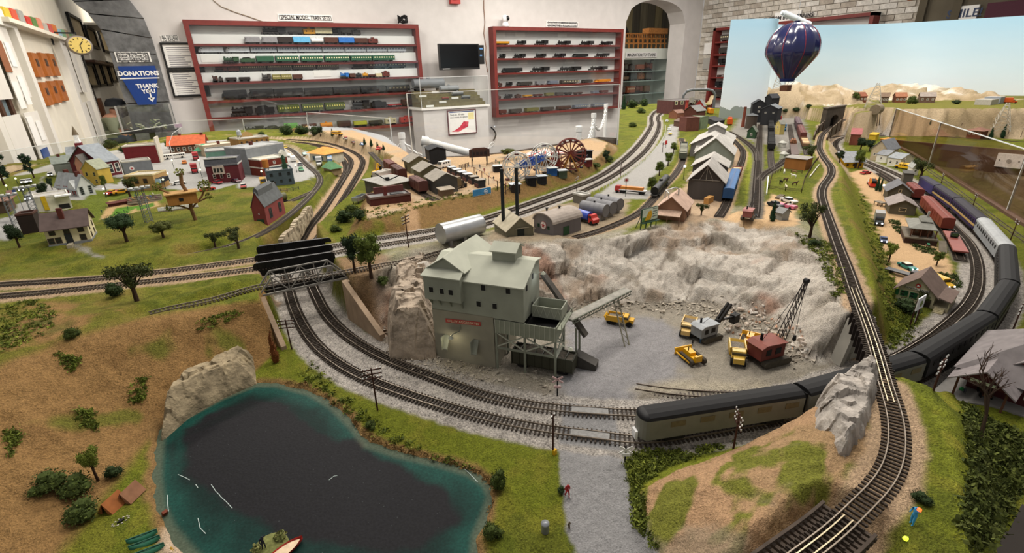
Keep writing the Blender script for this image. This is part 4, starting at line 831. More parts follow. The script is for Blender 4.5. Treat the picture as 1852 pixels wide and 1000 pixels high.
g.box(-W+.01,W-.01,.01,.016,zt,z2).box(-W+.01,-W+.016,.016,.5,zt,z2).box(W-.016,W-.01,.016,.5,zt,z2);g.o('sheet',GLASS,gl);g=MB();g.bar((-W+.01,.01,z2),(W-.01,.01,z2),.006).bar((-W+.01,.01,zt),(-W+.01,.01,z2),.006).bar((W-.01,.01,zt),(W-.01,.01,z2),.006);g.o('edge',mat('#c9cccc',.2),gl)
a,c=onY(808,200,7.26),onY(862,240,7.26);q=emp('framed_poster',((a[0]+c[0])/2,7.265,c[2]),0,'framed poster with a red locomotive on white pedestal','poster');W,H,t=(c[0]-a[0])/2,a[2]-c[2],.012
f=MB();f.ring(-W,W,-.02,0,0,H,t);f.o('frame','#5a3238',q);Bx(-W+t,W-t,-.012,0,t,H-t).o('sheet',PAPER,q)
Pr([(-W*.8,.05),(-W*.3,.04),(W*.4,H*.3),(W*.45,H*.5),(W*.1,H*.52),(-W*.2,H*.3),(-W*.5,H*.2)],-.0135,-.012).o('locomotive_print',mat('#c23a4e',.6,0,.3,40),q);Bx(-W*.85,W*.85,-.0135,-.012,H*.9,H*.93).o('print_bar','#3a4f8a',q);Bx(W*.45,W*.85,-.0135,-.012,H*.58,H*.86).o('print_block','#e0d49a',q)
text('Save to 30 sets\nand more in space',.04,INK,q,(-W*.82,-.0138,H*.76),(pi/2,0,0),align='LEFT')
pw=emp('wall_plank');tag(pw,'old brown plank wall beyond the arch',kind='structure')
PL=[mat(c,.9,0,.3,12,kind='planks')for c in('#57503f','#4a4436','#63593f','#3f3a2f')]
for k in rg(17):Bx(6.9+k*.26,7.15+k*.26,10.2,10.24,1.15,2.6).o('plank',PL[k%4],pw)
Bx(6.8,11.5,10.12,10.2,.62,1.15).o('beam',PL[0],pw);Br((8.95,10.15,2.2),(9.6,10.15,1.3),.06).bar((8.3,10.17,1.15),(8.3,10.17,2.5),.06).o('brace','#1e1b17',pw);Bx(6.8,11.5,10.25,10.3,FZ,.7).o('panel',WHITE,pw)
cx0,cx1=onY(1122,130,8.75)[0],onY(1212,130,8.75)[0];czt=onY(1170,93,8.75)[2];r=emp('toy_cabinet',((cx0+cx1)/2,8.75,FZ),0,'white lit cabinet of toy trains beyond right arch','cabinet');W,H=(cx1-cx0)/2,czt-FZ;CW=mat('#dfe3d8',.6,0,.03,8)
Bx(-W,W,.5,.52,0,H).o('back_panel',CW,r);Bx(W,W+.16,0,.52,0,H).box(-W-.16,-W,0,.52,0,H).o('side',CW,r);Bx(-W-.16,W+.16,0,.52,H,H+.06).box(-W,W,0,.03,H-.16,H).o('top',CW,r)
shz=[onY(1170,y,8.95)[2]-FZ for y in(128,145,168,195)]
for z in shz:Bx(-W,W,.04,.5,z-.012,z).o('glass_shelf',mat('#b8d0c8',.15,0,.02),r)
Bx(-W,W,.005,.011,.3,H-.16).o('glass_front',GLASS,r)
TOYC=['#5a5a52','#4c4a46','#8a4b32','#6a3a2a','#6e5a46','#3f4a4a','#84542f'];k=0
for j,(z,items)in enumerate(zip(shz,[[('steam',.24),('tender',.16),('hop',.24),('steam',.22)],[('gon',.28),('box',.2),('cab',.18),('box',.2)],[('steam',.2),('pass',.24),('steam',.2),('box',.18)],[('box',.24),('steam',.26),('tank',.24)]])):
 x=-W+.12
 for i,(kd,L)in enumerate(items):
  t=car(kd,L,.17,.11,TOYC[k%7],'%s toy %s, %s on %s shelf of white cabinet'%(['grey','dark grey','rust red','dark red','brown','slate','orange brown'][k%7],KN[kd],ORD[i],['topmost','second','third','lowest'][j]),'toy train','toys in the white cabinet',simple=True);t.location=(r.location.x+x+L/2,8.95,FZ+z);x+=L+.05;k+=1
t=emp('toy_street_lamp',(r.location.x+W-.35,9.05,FZ+shz[0]),0,'black curved toy street lamp in the white cabinet','lamp');Cy((0,0,0),(0,0,.02),.05,n=10).tube([(0,0,.02),(0,0,.2),(.02,0,.25),(.06,0,.26)],.01).cyl((.06,0,.26),(.06,0,.22),.02,.03,n=8).o('post',BLACK,t)
wsign('shelf_sign',(1131,95),(1187,104),'white sign for toy trains on the lit cabinet',['IMAGINATION: TOY TRAINS'],.085,8.74,bold=.002)
t=emp('wooden_trestle_model',(r.location.x+.1,8.95,FZ+H+.06),0,'orange wooden trestle model on top of white cabinet','model');TW=mat('#a9713a',.7,0,.25,30)
for s_ in rg(9):b=MB();x=-.55+s_*.14;b.bar((x,-.08,0),(x,-.03,.3),.02).bar((x,.08,0),(x,.03,.3),.02).bar((x,-.06,.12),(x,.06,.12),.02).bar((x,-.05,.22),(x,.05,.22),.02);b.o('bent',TW,t)
for z in(.1,.2,.3):Bx(-.6,.62,-.07,-.05,z,z+.02).box(-.6,.62,.05,.07,z,z+.02).o('stringer',TW,t)
Bx(.0,.6,-.1,.1,.31,.42).o('deck_load',TW,t)
WB=emp('wall_right');tag(WB,'flaking white-painted brick wall',kind='structure');Ad([(XR+.02,4.,FZ),(XR+.02,YW,FZ),(XR+.02,YW,TZ),(XR+.02,4.,TZ)],[(0,1,2,3)]).o('mortar',mat('#b7b0a4',.95,0,.15,30,bump=.4),WB)
BK=[Bx(-.014,.014,-.118,.118,0,.076).mesh('brick',mat(c,.9,0,.22,24,bump=.3))for c in('#cbc6bd','#bfb9ae','#d2cec6','#a9a094','#a4603c','#9a8a5c')]
rnd=random.Random(11);nb=0
for j in rg(21):
 z=.0+j*.086
 for i in rg(17):
  y=4.05+(i+.5*(j%2))*.246
  if y>YW-.12 or(z<.85 and y<6.9):continue
  pn=vnoise(V3([y*3.]),V3([z*3.]),5)[0];k=rnd.choice([0,0,1,2,1,3]);
  if pn>.82:k=4 if rnd.random()<.6 else 5
  o=link('brick',BK[k],WB);o.location=(XR+.008+rnd.uniform(-.004,.004),y,z);nb+=1
b=MB();b.add([(XR+.0,-4,FZ),(XR+.0,3.98,FZ),(XR+.0,3.98,TZ),(XR+.0,-4,TZ)],[(0,1,2,3)]);struct('wall_right_plaster',b,mat('#5f584a',.9,0,.15,4),'brown plaster wall beyond the brick')
for y in(3.98,3.55,2.95):struct('trim_2',Bx(XR-.06,XR+.0,y-.1,y,FZ,TZ),mat('#554e40',.9,0,.15,4))
b=onX(1296,55,XR-.12);e=onX(1585,36,XR-.12);zt=onX(1300,51,XR-.12)[2];cb=emp('display_case',(XR,e[1],-.3),0,'long red display case on brick wall, mostly behind sky backdrop','display case');Lc=b[1]-e[1];Hc=zt+.3
Bx(-.02,-.006,0,Lc,0,Hc).o('back_panel',RISE,cb)
for yy in(0,Lc-.06):Bx(-.22,-.02,yy,yy+.06,0,Hc).o('side',REDW,cb)
Bx(-.22,-.02,0,Lc,Hc-.05,Hc).o('top',REDW,cb);zs=[onX(1305,y,XR-.2)[2]+.3 for y in(75,98,118,139,159,178)]
for z in zs:Bx(-.21,-.02,.06,Lc-.06,z-.03,z).o('shelf_board',REDW,cb)
for k,z in enumerate(zs):
 for i in rg(2):
  t=car(['pass','box','steam','flat','steam','box'][k],.3,.13,.1,['#4a4440','#3a3633','#1b1a1c','#4a2e26','#1d1d1f','#3a3633'][k],'%s on %s shelf of brick wall case, %s'%(['brown passenger car','dark boxcar','black locomotive','brown flat car','black engine','dark goods van'][k],ORD[k],['nearest its end','next to the backdrop'][i]),'model train','models in the brick wall case',simple=True);t.location=(XR-.12,b[1]-.3-i*.4,-.3+z);t.rotation_euler=(0,0,pi/2)
def xsign(name,p0,p1,label,s,size,tm=INK,bg=PAPER):
 a,c=onX(*p0,XR-.03),onX(*p1,XR-.03);r=emp(name,(XR-.03,(a[1]+c[1])/2,min(a[2],c[2])-.02),0,label,'sign');W=abs(a[1]-c[1])/2;H=.2;Bx(-.01,.028,-W,W,0,H).o('board',bg,r)
 if s:
  o=text(s,size,tm,r,(-.013,0,H/2),(pi/2,0,-pi/2),bold=.003);bpy.context.view_layer.update()
  if o.dimensions.y>W*1.8 and o.dimensions.y>0:o.scale.x=min(1.,W*1.8/max(o.dimensions.y,o.dimensions.x))
 return r
xsign('wall_sign',(1400,42),(1447,38),'white custom built trains sign above the sky backdrop','CUSTOM BUILT TRAINS',.09);xsign('wall_sign',(1718,38),(1765,34),'white smile sign above the sky backdrop','SMILE!',.15,tm=mat('#3a4660',.7))
for k,(p,lab,m_)in enumerate([((1281,88),'white printed sheet on the brick wall',PAPER),((1279,115),'small grey framed sheet on brick wall below printed one',mat('#a5a39d',.7))]):
 a=onX(p[0],p[1],XR-.02);tag(Bx(XR-.022,XR-.008,a[1]-.11,a[1]+.11,a[2]-.11,a[2]+.11).o('wall_notice',m_),lab,'sign')
a=onX(1830,22,XR-.1);tag(Bx(XR-.2,XR-.002,a[1]-.25,a[1]+.25,a[2]-.3,a[2]+.13).box(XR-.21,XR-.2,a[1]-.23,a[1]+.1,a[2]-.25,a[2]+.05).o('wall_cabinet','#4a2330'),'dark maroon cabinet high on the brown wall','cabinet')
# -- painted sky
def sky_mat():
 m=bpy.data.materials.new('printed_sky');m.use_nodes=True;nt=m.node_tree;N,L=nt.nodes,nt.links;p=N['Principled BSDF'];sv(p,'Roughness',.9)
 tc=nd(N,'TexCoord');sp=nd(N,'SeparateXYZ');L.new(tc.outputs['Object'],sp.inputs[0])
 r=nd(N,'MapRange');sv(r,1,.1);sv(r,2,.84);L.new(sp.outputs[2],r.inputs[0])
 ns=nd(N,'TexNoise');sv(ns,'Scale',1.6);sv(ns,'Detail',5);mp=nd(N,'Mapping');sv(mp,'Scale',(.6,.6,2.6));L.new(tc.outputs['Object'],mp.inputs[0]);L.new(mp.outputs[0],ns.inputs['Vector'])
 ad=nd(N,'Math');ad.operation='MULTIPLY_ADD';L.new(ns.outputs[0],ad.inputs[0]);sv(ad,1,-.35);q=nd(N,'Math');q.operation='ADD';sv(q,1,.16);L.new(r.outputs[0],q.inputs[0]);L.new(q.outputs[0],ad.inputs[2])
 cr=nd(N,'ValToRGB');e=cr.color_ramp.elements;e[0].color=(*lin('#e3e8ee'),1);e[1].color=(*lin('#a3c8de'),1);x=e.new(.45);x.color=(*lin('#c9dde8'),1);L.new(ad.outputs[0],cr.inputs[0])
 n2=nd(N,'TexNoise');sv(n2,'Scale',4.5);sv(n2,'Detail',4);m3=nd(N,'Mapping');sv(m3,'Scale',(1,1,0));L.new(tc.outputs['Object'],m3. inputs[0]);L.new(m3. outputs[0],n2. inputs['Vector'])
 hm=nd(N,'Math');hm.operation='MULTIPLY_ADD';L.new(n2. outputs[0],hm.inputs[0]);sv(hm,1,.34);sv(hm,2,.0);lt=nd(N,'Math');lt.operation='LESS_THAN';L.new(sp.outputs[2],lt.inputs[0]);L.new(hm.outputs[0],lt.inputs[1])
 mh=nd(N,'Mix');mh.data_type='RGBA';L.new(lt.outputs[0],mh.inputs[0]);L.new(cr.outputs[0],mh.inputs[6]);sv(mh,7,(*lin('#8b9490'),1));L.new(mh.outputs[2],p.inputs['Base Color']);return m
BP=cat_rom([(3.87,2.91,0),(4.02,2.80,0),(4.19,2.74,0),(4.3,2.77,0),(4.40,2.88,0),(4.62,3.06,0),(5.,3.12,0),(5.4,3.05,0),(6.,2.79,0),(6.4,2.25,0),(6.65,1.6,0),(6.9,.4,0),(7.,-.8,0)],.05)
b=MB();b.smooth=True;n=len(BP)
for off,fl in((0,0),(.012,1)):
 q=offs(BP,-off);vs=[(x,y,z)for x,y,_ in q for z in(.0,.45,.87)];fs=[(k*3+j,k*3+j+1,k*3+j+4,k*3+j+3)for k in rg(n-1)for j in rg(2)];b.add(vs,[f[::-1]if fl else f for f in fs])
b.smooth=False;q0,q1=BP,offs(BP,-.012);b.add([(x,y,.87)for x,y,_ in q0]+[(x,y,.87)for x,y,_ in q1],[(k,k+1,n+k+1,n+k)for k in rg(n-1)]);b.add([(*q0[0][:2],0),(*q0[0][:2],.87),(*q1[0][:2],.87),(*q1[0][:2],0)],[(0,1,2,3)])
tag(b.o('sky_backdrop',sky_mat()),'tall pale blue printed sky backdrop curving behind hills','backdrop')
p=onX(1400,40,4.35);tag(Cy((4.24,2.7,.905),(4.46,2.6,.82),.022,n=14).cyl((4.22,2.71,.912),(4.24,2.7,.905),.017,n=14).o('rolled_paper','#cfd8de'),'roll of pale paper tied to backdrop edge above balloon','paper roll')
# -- benchwork edges, skirts and acrylic barriers
def fascia(name,pts,z0,z1,m,label,inward=.0):
 P=V3(pts);b=MB();n=len(P);vs=[]
 for x,y in P:vs+=[(x,y,z0),(x,y,z1)]
 b.add(vs,[(2*k,2*k+2,2*k+3,2*k+1)for k in rg(n-1)]);T_=np.gradient(P,axis=0);T_/=nrm_(T_,axis=1)[:,None];R_=np.stack([P[:,0]+T_[:,1]*.02,P[:,1]-T_[:,0]*.02],1);vs=[]
 for x,y in R_:vs+=[(x,y,z0),(x,y,z1)]
 b.add(vs,[(2*k+1,2*k+3,2*k+2,2*k)for k in rg(n-1)]);b.add([(x,y,z1)for x,y in P]+[(x,y,z1)for x,y in R_],[(k,k+1,n+k+1,n+k)for k in rg(n-1)])
 return struct(name,b,m,label)
FAS=mat('#5b4232',.7,0,.12,10);SKIRT=mat('#8a7a5c',.95,0,.35,4,bump=.4)  # curtain tone with the acrylic's reflection of the layout painted in
bk=poly('2250 305,1852 276,1606 255');fascia('trim_3',bk[::-1],-.13,.012,FAS,'brown fascia board of the far bench')
fascia('wall_skirt',poly('1606 255,1852 276,2250 305')+V3([.0,.01]),FZ,-.13,SKIRT,'olive brown curtain below the far bench')
nr_=poly('1606 256,1650 277,1720 319,1790 363,1852 403,2050 521');fascia('trim_4',nr_,-.12,.010,FAS,'edge board of the near bench under the acrylic')
lb=poly('-500 470,-60 326,0 309,90 288,170 271,260 259,330 247,400 240,480 237,560 240,640 246,700 262',.08);fascia('trim_5',lb,-.2,.082,FAS,'back edge board behind the model town')
cbk=poly('747 284,790 284,860 281,930 273,1010 260,1080 248,1116 250',.14);fascia('trim_6',cbk,-.2,.142,mat('#4a4038',.8),'back edge board behind the fairground')
def barrier(name,A,B,z,h,label,mg=GLASS,seams=1):
 A,B=V3(A),V3(B);r=emp(name,(float(A[0]),float(A[1]),z),atan2(B[1]-A[1],B[0]-A[0]),label,'barrier');L=float(nrm_(B-A));em=mat('#d7dad8',.25,0,.02)
 for k in rg(seams):
  Bx(L*k/seams+.002,L*(k+1)/seams-.002,-.003,.003,0,h).o('sheet',mg,r)
 for k in rg(seams+1):Bx(L*k/seams-.002,L*k/seams+.002,-.003,.003,0,h).o('edge',em,r)
 Bx(0,L,-.003,.003,h,h+.003).o('edge',em,r);return r
ez=lambda p,z,py:upto(V3([p[0],p[1],z]),py)
A,B=cbk[0],cbk[-1];barrier('acrylic_barrier',A,B,.10,.34,'clear acrylic sheet behind fairground in front of red cases')
barrier('acrylic_barrier',lb[1],lb[6],.05,.14,'low clear acrylic sheet behind town below doors',seams=2);barrier('acrylic_barrier',lb[6]+V3([0,.02]),lb[9]+V3([0,.03]),.05,.16,'clear acrylic sheet behind hotel and shrub mound',seams=2);barrier('acrylic_barrier',lb[9]+V3([.01,.03]),lb[11]+V3([.05,.03]),.05,.2,'clear acrylic sheet behind back road beside white pedestal')
A,B=nr_[0],nr_[4];barrier('acrylic_barrier',A,B+(B-A)*.4,-.02,.24,'tinted acrylic sheet along tracks beside purple train',GLASS2,3)
for k,(px,py)in enumerate([(1826,275),(1895,284)]):
 q=G(px,py+6,-.06);bd=bk[1]-bk[2];an=atan2(bd[1],bd[0]);base=onY(px,py,.5);t_=(px-1606)/(1852-1606);c=bk[2]+(bk[1]-bk[2])*(.94 if k==0 else 1.18);r=emp('push_button_plate',(float(c[0]),float(c[1]),-.11),an+pi,['white push button plate on the brown fascia','second white push button plate farther along brown fascia'][k],'button plate');r.rotation_euler.z=an
 Bx(-.06,.06,-.034,-.015,.02,.1).o('plate',WT,r);Cy((0,-.034,.06),(0,-.042,.06),.011,n=12).o('button',mat('#b9b9b9',.3,.4),r)
 for s_ in(-1,1):Cy((.045*s_,-.034,.06),(.045*s_,-.036,.06),.004,n=8).o('screw',TRIM,r)
PW=mat('#e6e6e4',.5,0,.03);pst=[]
for k,(px,py,lab)in enumerate([(1047,228,'shortest looking white post of chain, behind ferris wheel'),(1074,205,'middle white post of the chain in the aisle'),(1096,188,'farthest white post of chain near acrylic edge'),(726,240,'white chain post behind blue car at town edge')]):
 p=G(px,py,.05);r=emp('chain_post',(p[0],p[1],FZ),0,lab,'post','white chain posts');Cy((0,0,.015),(0,0,.96),.026,n=14).o('pole',PW,r);Cy((0,0,.95),(0,0,1.),.031,n=14).o('cap',PW,r);Cy((0,0,0),(0,0,.015),.15,n=20).o('base',PW,r);pst.append(V3([p[0],p[1],-.02]))
def chain(a,b,sag,label,n):
 r=emp('white_chain',(0,0,0),0,label,'chain','white chains')
 b_=MB()
 for k in rg(8):t=k*pi/4;b_.cyl((.03*cos(t),.014*sin(t),0),(.03*cos(t+pi/4),.014*sin(t+pi/4),0),.006,n=5,caps=False)
 me_=b_.mesh('link',PW)
 for k in rg(n):
  t=(k+.5)/n;p=a+(b-a)*t;p[2]-=sag*4*t*(1-t);t2=t+.01;p2=a+(b-a)*t2;p2[2]-=sag*4*t2*(1-t2);d=Vector(p2-p);o=link('link',me_,r);o.location=p;q=d.to_track_quat('X','Z');o.rotation_mode='QUATERNION';o.rotation_quaternion=q@Matrix.Rotation(pi/2*(k%2),3,'X').to_quaternion()
chain(pst[0],pst[1],.18,'white plastic chain between the shortest and middle posts',30);chain(pst[1],pst[2],.2,'white plastic chain between the middle and farthest posts',36);chain(pst[3],pst[3]+V3([.75,-.35,-.05]),.22,'white plastic chain falling from post behind town',20);chain(pst[3],pst[3]+V3([-.8,.5,-.3]),.2,'white plastic chain running off behind the town',20)
p=G(838,282,.05);tag(Cy((p[0]-.12,p[1]+.32,.12),(p[0]+.18,p[1]+.2,.02),.025,n=14).cyl((p[0]-.12,p[1]+.32,FZ),(p[0]-.12,p[1]+.32,.13),.025,n=14).cyl((p[0]-.14,p[1]+.327,.125),(p[0]-.10,p[1]+.31,.115),.031,n=14).o('plastic_pipe',PW),'white plastic pipe elbow standing behind the freight sheds','pipe')
# -- kit for the layout
def gp(p):
 if len(p)==3:return G(p[0],p[1],p[2])
 return T(p[0],p[1])
def onV(px,py,A,B):
 t=(B[:2]-A[:2])/nrm_(B[:2]-A[:2]);nn=V3([-t[1],t[0]]);d=ray(px,py);s_=(nn@A[:2])/(nn@d[:2]);P=CAM+d*s_
 return float((P[:2]-A[:2])@t),float(P[2])
def window(parent,face,u,z,w_,h,W,D,frame,pane=PANE,cross=True):
 M={'f':Matrix.Translation((u,0,z)),'b':Matrix.Translation((u,D,z))@Matrix.Rotation(pi,4,'Z'),'l':Matrix.Translation((0,D-u,z))@Matrix.Rotation(-pi/2,4,'Z'),'r':Matrix.Translation((W,u,z))@Matrix.Rotation(pi/2,4,'Z')}[face]
 key=('win',round(w_,4),round(h,4),frame,cross)
 if key not in MATS:
  t=min(w_,h)*.14;f=MB();f.ring(-w_/2,w_/2,-.0011,.0002,0,h,t)
  if cross:f.box(-w_/2+t,w_/2-t,-.001,.0002,h*.5-t*.35,h*.5+t*.35)
  MATS[key]=(f.mesh('window',frame),Bx(-w_/2+t,w_/2-t,-.0006,.0002,t,h-t).mesh('pane',pane))
 a,b=MATS[key];o=link('window',a,parent);o.matrix_local=M;p=link('pane',b,o);return o
def house(name,label,A,B,D,eave,rise=.02,kind='x',wall='#998',roof='#666',wk='',rk='',ov=.004,wins=(),frame='#d8d4c8',door=None,doorc='#3a3029',chim=None,cat='building',chimc='#5a2c24',base=None,group=None,rt=.002,gable=None,ang=None):
 p0,p1=gp(A),gp(B);z=min(p0[2],p1[2]);p0[2]=p1[2]=z
 rz=atan2(p1[1]-p0[1],p1[0]-p0[0]);W=float(np.hypot(*(p1-p0)[:2]))
 if ang is not None:
  W*=cos(radians(ang)-rz);rz=radians(ang);m_=(p0+p1)/2;d_=V3([cos(rz),sin(rz),0])*W/2;p0,p1=m_-d_,m_+d_
 if isinstance(D,tuple):
  q=gp(D[:-1])if len(D)==4 else G(D[0],D[1],z);D=float(np.hypot(*(q-(p0 if D[-1]=='l' else p1))[:2]))
 if eave>1:eave=upto(p0,eave)
 if isinstance(rise,tuple):rise=onV(rise[0],rise[1],p0,p1)[1]-z-eave
 r=emp(name,p0,rz,label,cat,group);wm=mat(wall,.85,0,.12,45,kind=wk);rm=mat(roof,.85,0,.16,60,kind=rk);E_=eave;R_=E_+rise
 b=MB();lo=-.012
 if kind=='x':
  b.prism([(0,lo),(D,lo),(D,E_),(D/2,R_),(0,E_)],0,W,'x');b.o('wall',wm,r);k=rise/(D/2)
  for s_ in(0,1):
   y0,y1=(-ov,D/2)if s_==0 else(D+ov,D/2);ze=E_-ov*k;Sb([(-ov,y0,ze),(W+ov,y0,ze),(W+ov,y1,R_),(-ov,y1,R_)],rt).o('roof_slope',rm,r)
 elif kind=='y':
  b.prism([(0,lo),(W,lo),(W,E_),(W/2,R_),(0,E_)],0,D);b.o('wall',wm,r);k=rise/(W/2)
  for s_ in(0,1):
   x0,x1=(-ov,W/2)if s_==0 else(W+ov,W/2);ze=E_-ov*k;Sb([(x0,-ov,ze),(x1,-ov,R_),(x1,D+ov,R_),(x0,D+ov,ze)],rt).o('roof_slope',rm,r)
  if gable:Ad([(0,-.0006,E_),(W,-.0006,E_),(W/2,-.0006,R_-.001)],[(0,1,2)]).o('gable',mat(gable,.8),r)
 elif kind=='flat':
  b.box(0,W,0,D,lo,E_);b.o('wall',wm,r);Bx(.002,W-.002,.002,D-.002,E_,E_+.001).o('roof',rm,r);q=MB();t=.003
  q.box(-.001,W+.001,-.001,t,E_,E_+.006).box(-.001,W+.001,D-t,D+.001,E_,E_+.006).box(-.001,t,t,D-t,E_,E_+.006).box(W-t,W+.001,t,D-t,E_,E_+.006);q.o('parapet',mat(gable or wall,.8),r)
 elif kind=='arch':
  pr=[(0,lo),(W,lo),(W,E_)]+[(W/2+W/2*cos(t*pi/10),E_+rise*sin(t*pi/10))for t in rg(1,10)]+[(0,E_)];b.prism(pr,0,D);b.o('wall',wm,r)
  ou=[(W/2+(W/2+.003)*cos(t*pi/12),E_+(rise+.003)*sin(t*pi/12))for t in rg(13)];inn=[(W/2+W/2*cos(t*pi/12),E_+rise*sin(t*pi/12))for t in rg(12,-1,-1)];Pr(ou+inn,-ov,D+ov).o('roof',rm,r)
 elif kind=='hip':
  b.box(0,W,0,D,lo,E_);b.o('wall',wm,r);m_=min(W,D)*.42
  vs=[(-ov,-ov,E_),(W+ov,-ov,E_),(W+ov,D+ov,E_),(-ov,D+ov,E_),(m_,D/2,R_),(W-m_,D/2,R_)]if W>D else[(-ov,-ov,E_),(W+ov,-ov,E_),(W+ov,D+ov,E_),(-ov,D+ov,E_),(W/2,m_,R_),(W/2,D-m_,R_)]
  Ad(vs,[(0,1,5,4),(1,2,5),(2,3,4,5),(3,0,4),(3,2,1,0)]if W>D else[(0,1,4),(1,2,5,4),(2,3,5),(3,0,4,5),(3,2,1,0)]).o('roof',rm,r)
 elif kind=='shed':
  b.prism([(0,lo),(D,lo),(D,R_),(0,E_)],0,W,'x');b.o('wall',wm,r);Sb([(-ov,-ov,E_),(W+ov,-ov,E_),(W+ov,D+ov,R_),(-ov,D+ov,R_)],rt).o('roof',rm,r)
 if base:Bx(-.001,W+.001,-.001,D+.001,lo,.006).o('foundation',mat(base,.9),r)
 fm=mat(frame,.7)
 for wd in wins:
  face,rows,cols,ww,wh,z0,dz=wd[:7];FW=W if face in 'fb' else D;u0,u1=(wd[7],wd[8])if len(wd)>7 else(0,1)
  for i in rg(rows):
   for j in rg(cols):window(r,face,FW*(u0+(u1-u0)*(j+.5)/cols),z0*E_+i*dz*E_,ww,wh,W,D,fm)
 if door:
  for(face,u,dw,dh)in(door if isinstance(door,list)else[door]):
   FW=W if face in 'fb' else D;o=Bx(-dw/2,dw/2,-.0013,.0002,0,dh).o('door',mat(doorc,.6),r)
   o.matrix_local={'f':Matrix.Translation((FW*u,0,.001)),'l':Matrix.Translation((0,D-FW*u,.001))@Matrix.Rotation(-pi/2,4,'Z'),'r':Matrix.Translation((W,FW*u,.001))@Matrix.Rotation(pi/2,4,'Z')}[face]
 if chim:
  for(u,v,w_,h)in(chim if isinstance(chim,list)else[chim]):Bx(W*u-w_/2,W*u+w_/2,D*v-w_/2,D*v+w_/2,E_*.8,R_+h).o('chimney',mat(chimc,.9,kind='brick'),r)
 r['W']=W;r['D']=D;r['E']=E_;r['R']=R_
 return r
def wd(r):return r['W'],r['D'],r['E'],r['R']
def delp(r):
 for k in('W','D','E','R'):
  if k in r:del r[k]
  # -- trees
def leaves(n,cl,size,cols,rad=(1,1,1),seed=0,shell=.6):
 g=np.random.default_rng(seed);w_=V3([c[3]**2 for c in cl]);k=g.choice(len(cl),n,p=w_/w_.sum());C_=V3([c[:3]for c in cl])[k];R_=V3([c[3]for c in cl])[k]
 d=g.normal(size=(n,3));d/=nrm_(d,axis=1)[:,None];p=C_+d*(R_*(shell+(1-shell)*g.random(n)))[:,None]*V3(rad)
 u=g.normal(size=(n,3));u/=nrm_(u,axis=1)[:,None];v=np.cross(u,g.normal(size=(n,3)));v/=nrm_(v,axis=1)[:,None];s_=size*(.6+.8*g.random(n))[:,None]
 V=np.stack([p-u*s_,p+v*s_,p+u*s_,p-v*s_],1).reshape(-1,3);Fq=np.arange(4*n).reshape(n,4)
 me=bpy.data.meshes.new('foliage');me.from_pydata(V.tolist(),[],Fq.tolist())
 for c in cols:me.materials.append(mat(c,.9,0,.3,120))
 me.polygons.foreach_set('material_index',g.integers(0,len(cols),n));me.update();return me
def inner(cl,col,k=.72):
 b=MB()
 for(x,y,z,r)in cl:
  v=[];b.lathe([(0,-r*k),(r*k*.7,-r*k*.7),(r*k,0),(r*k*.7,r*k*.7),(0,r*k)],7,(x,y,z))
 return b
BARK=mat('#3d2c20',.95,0,.3,80);BARKL=mat('#6b5a4a',.95,0,.3,80)
TREES={}
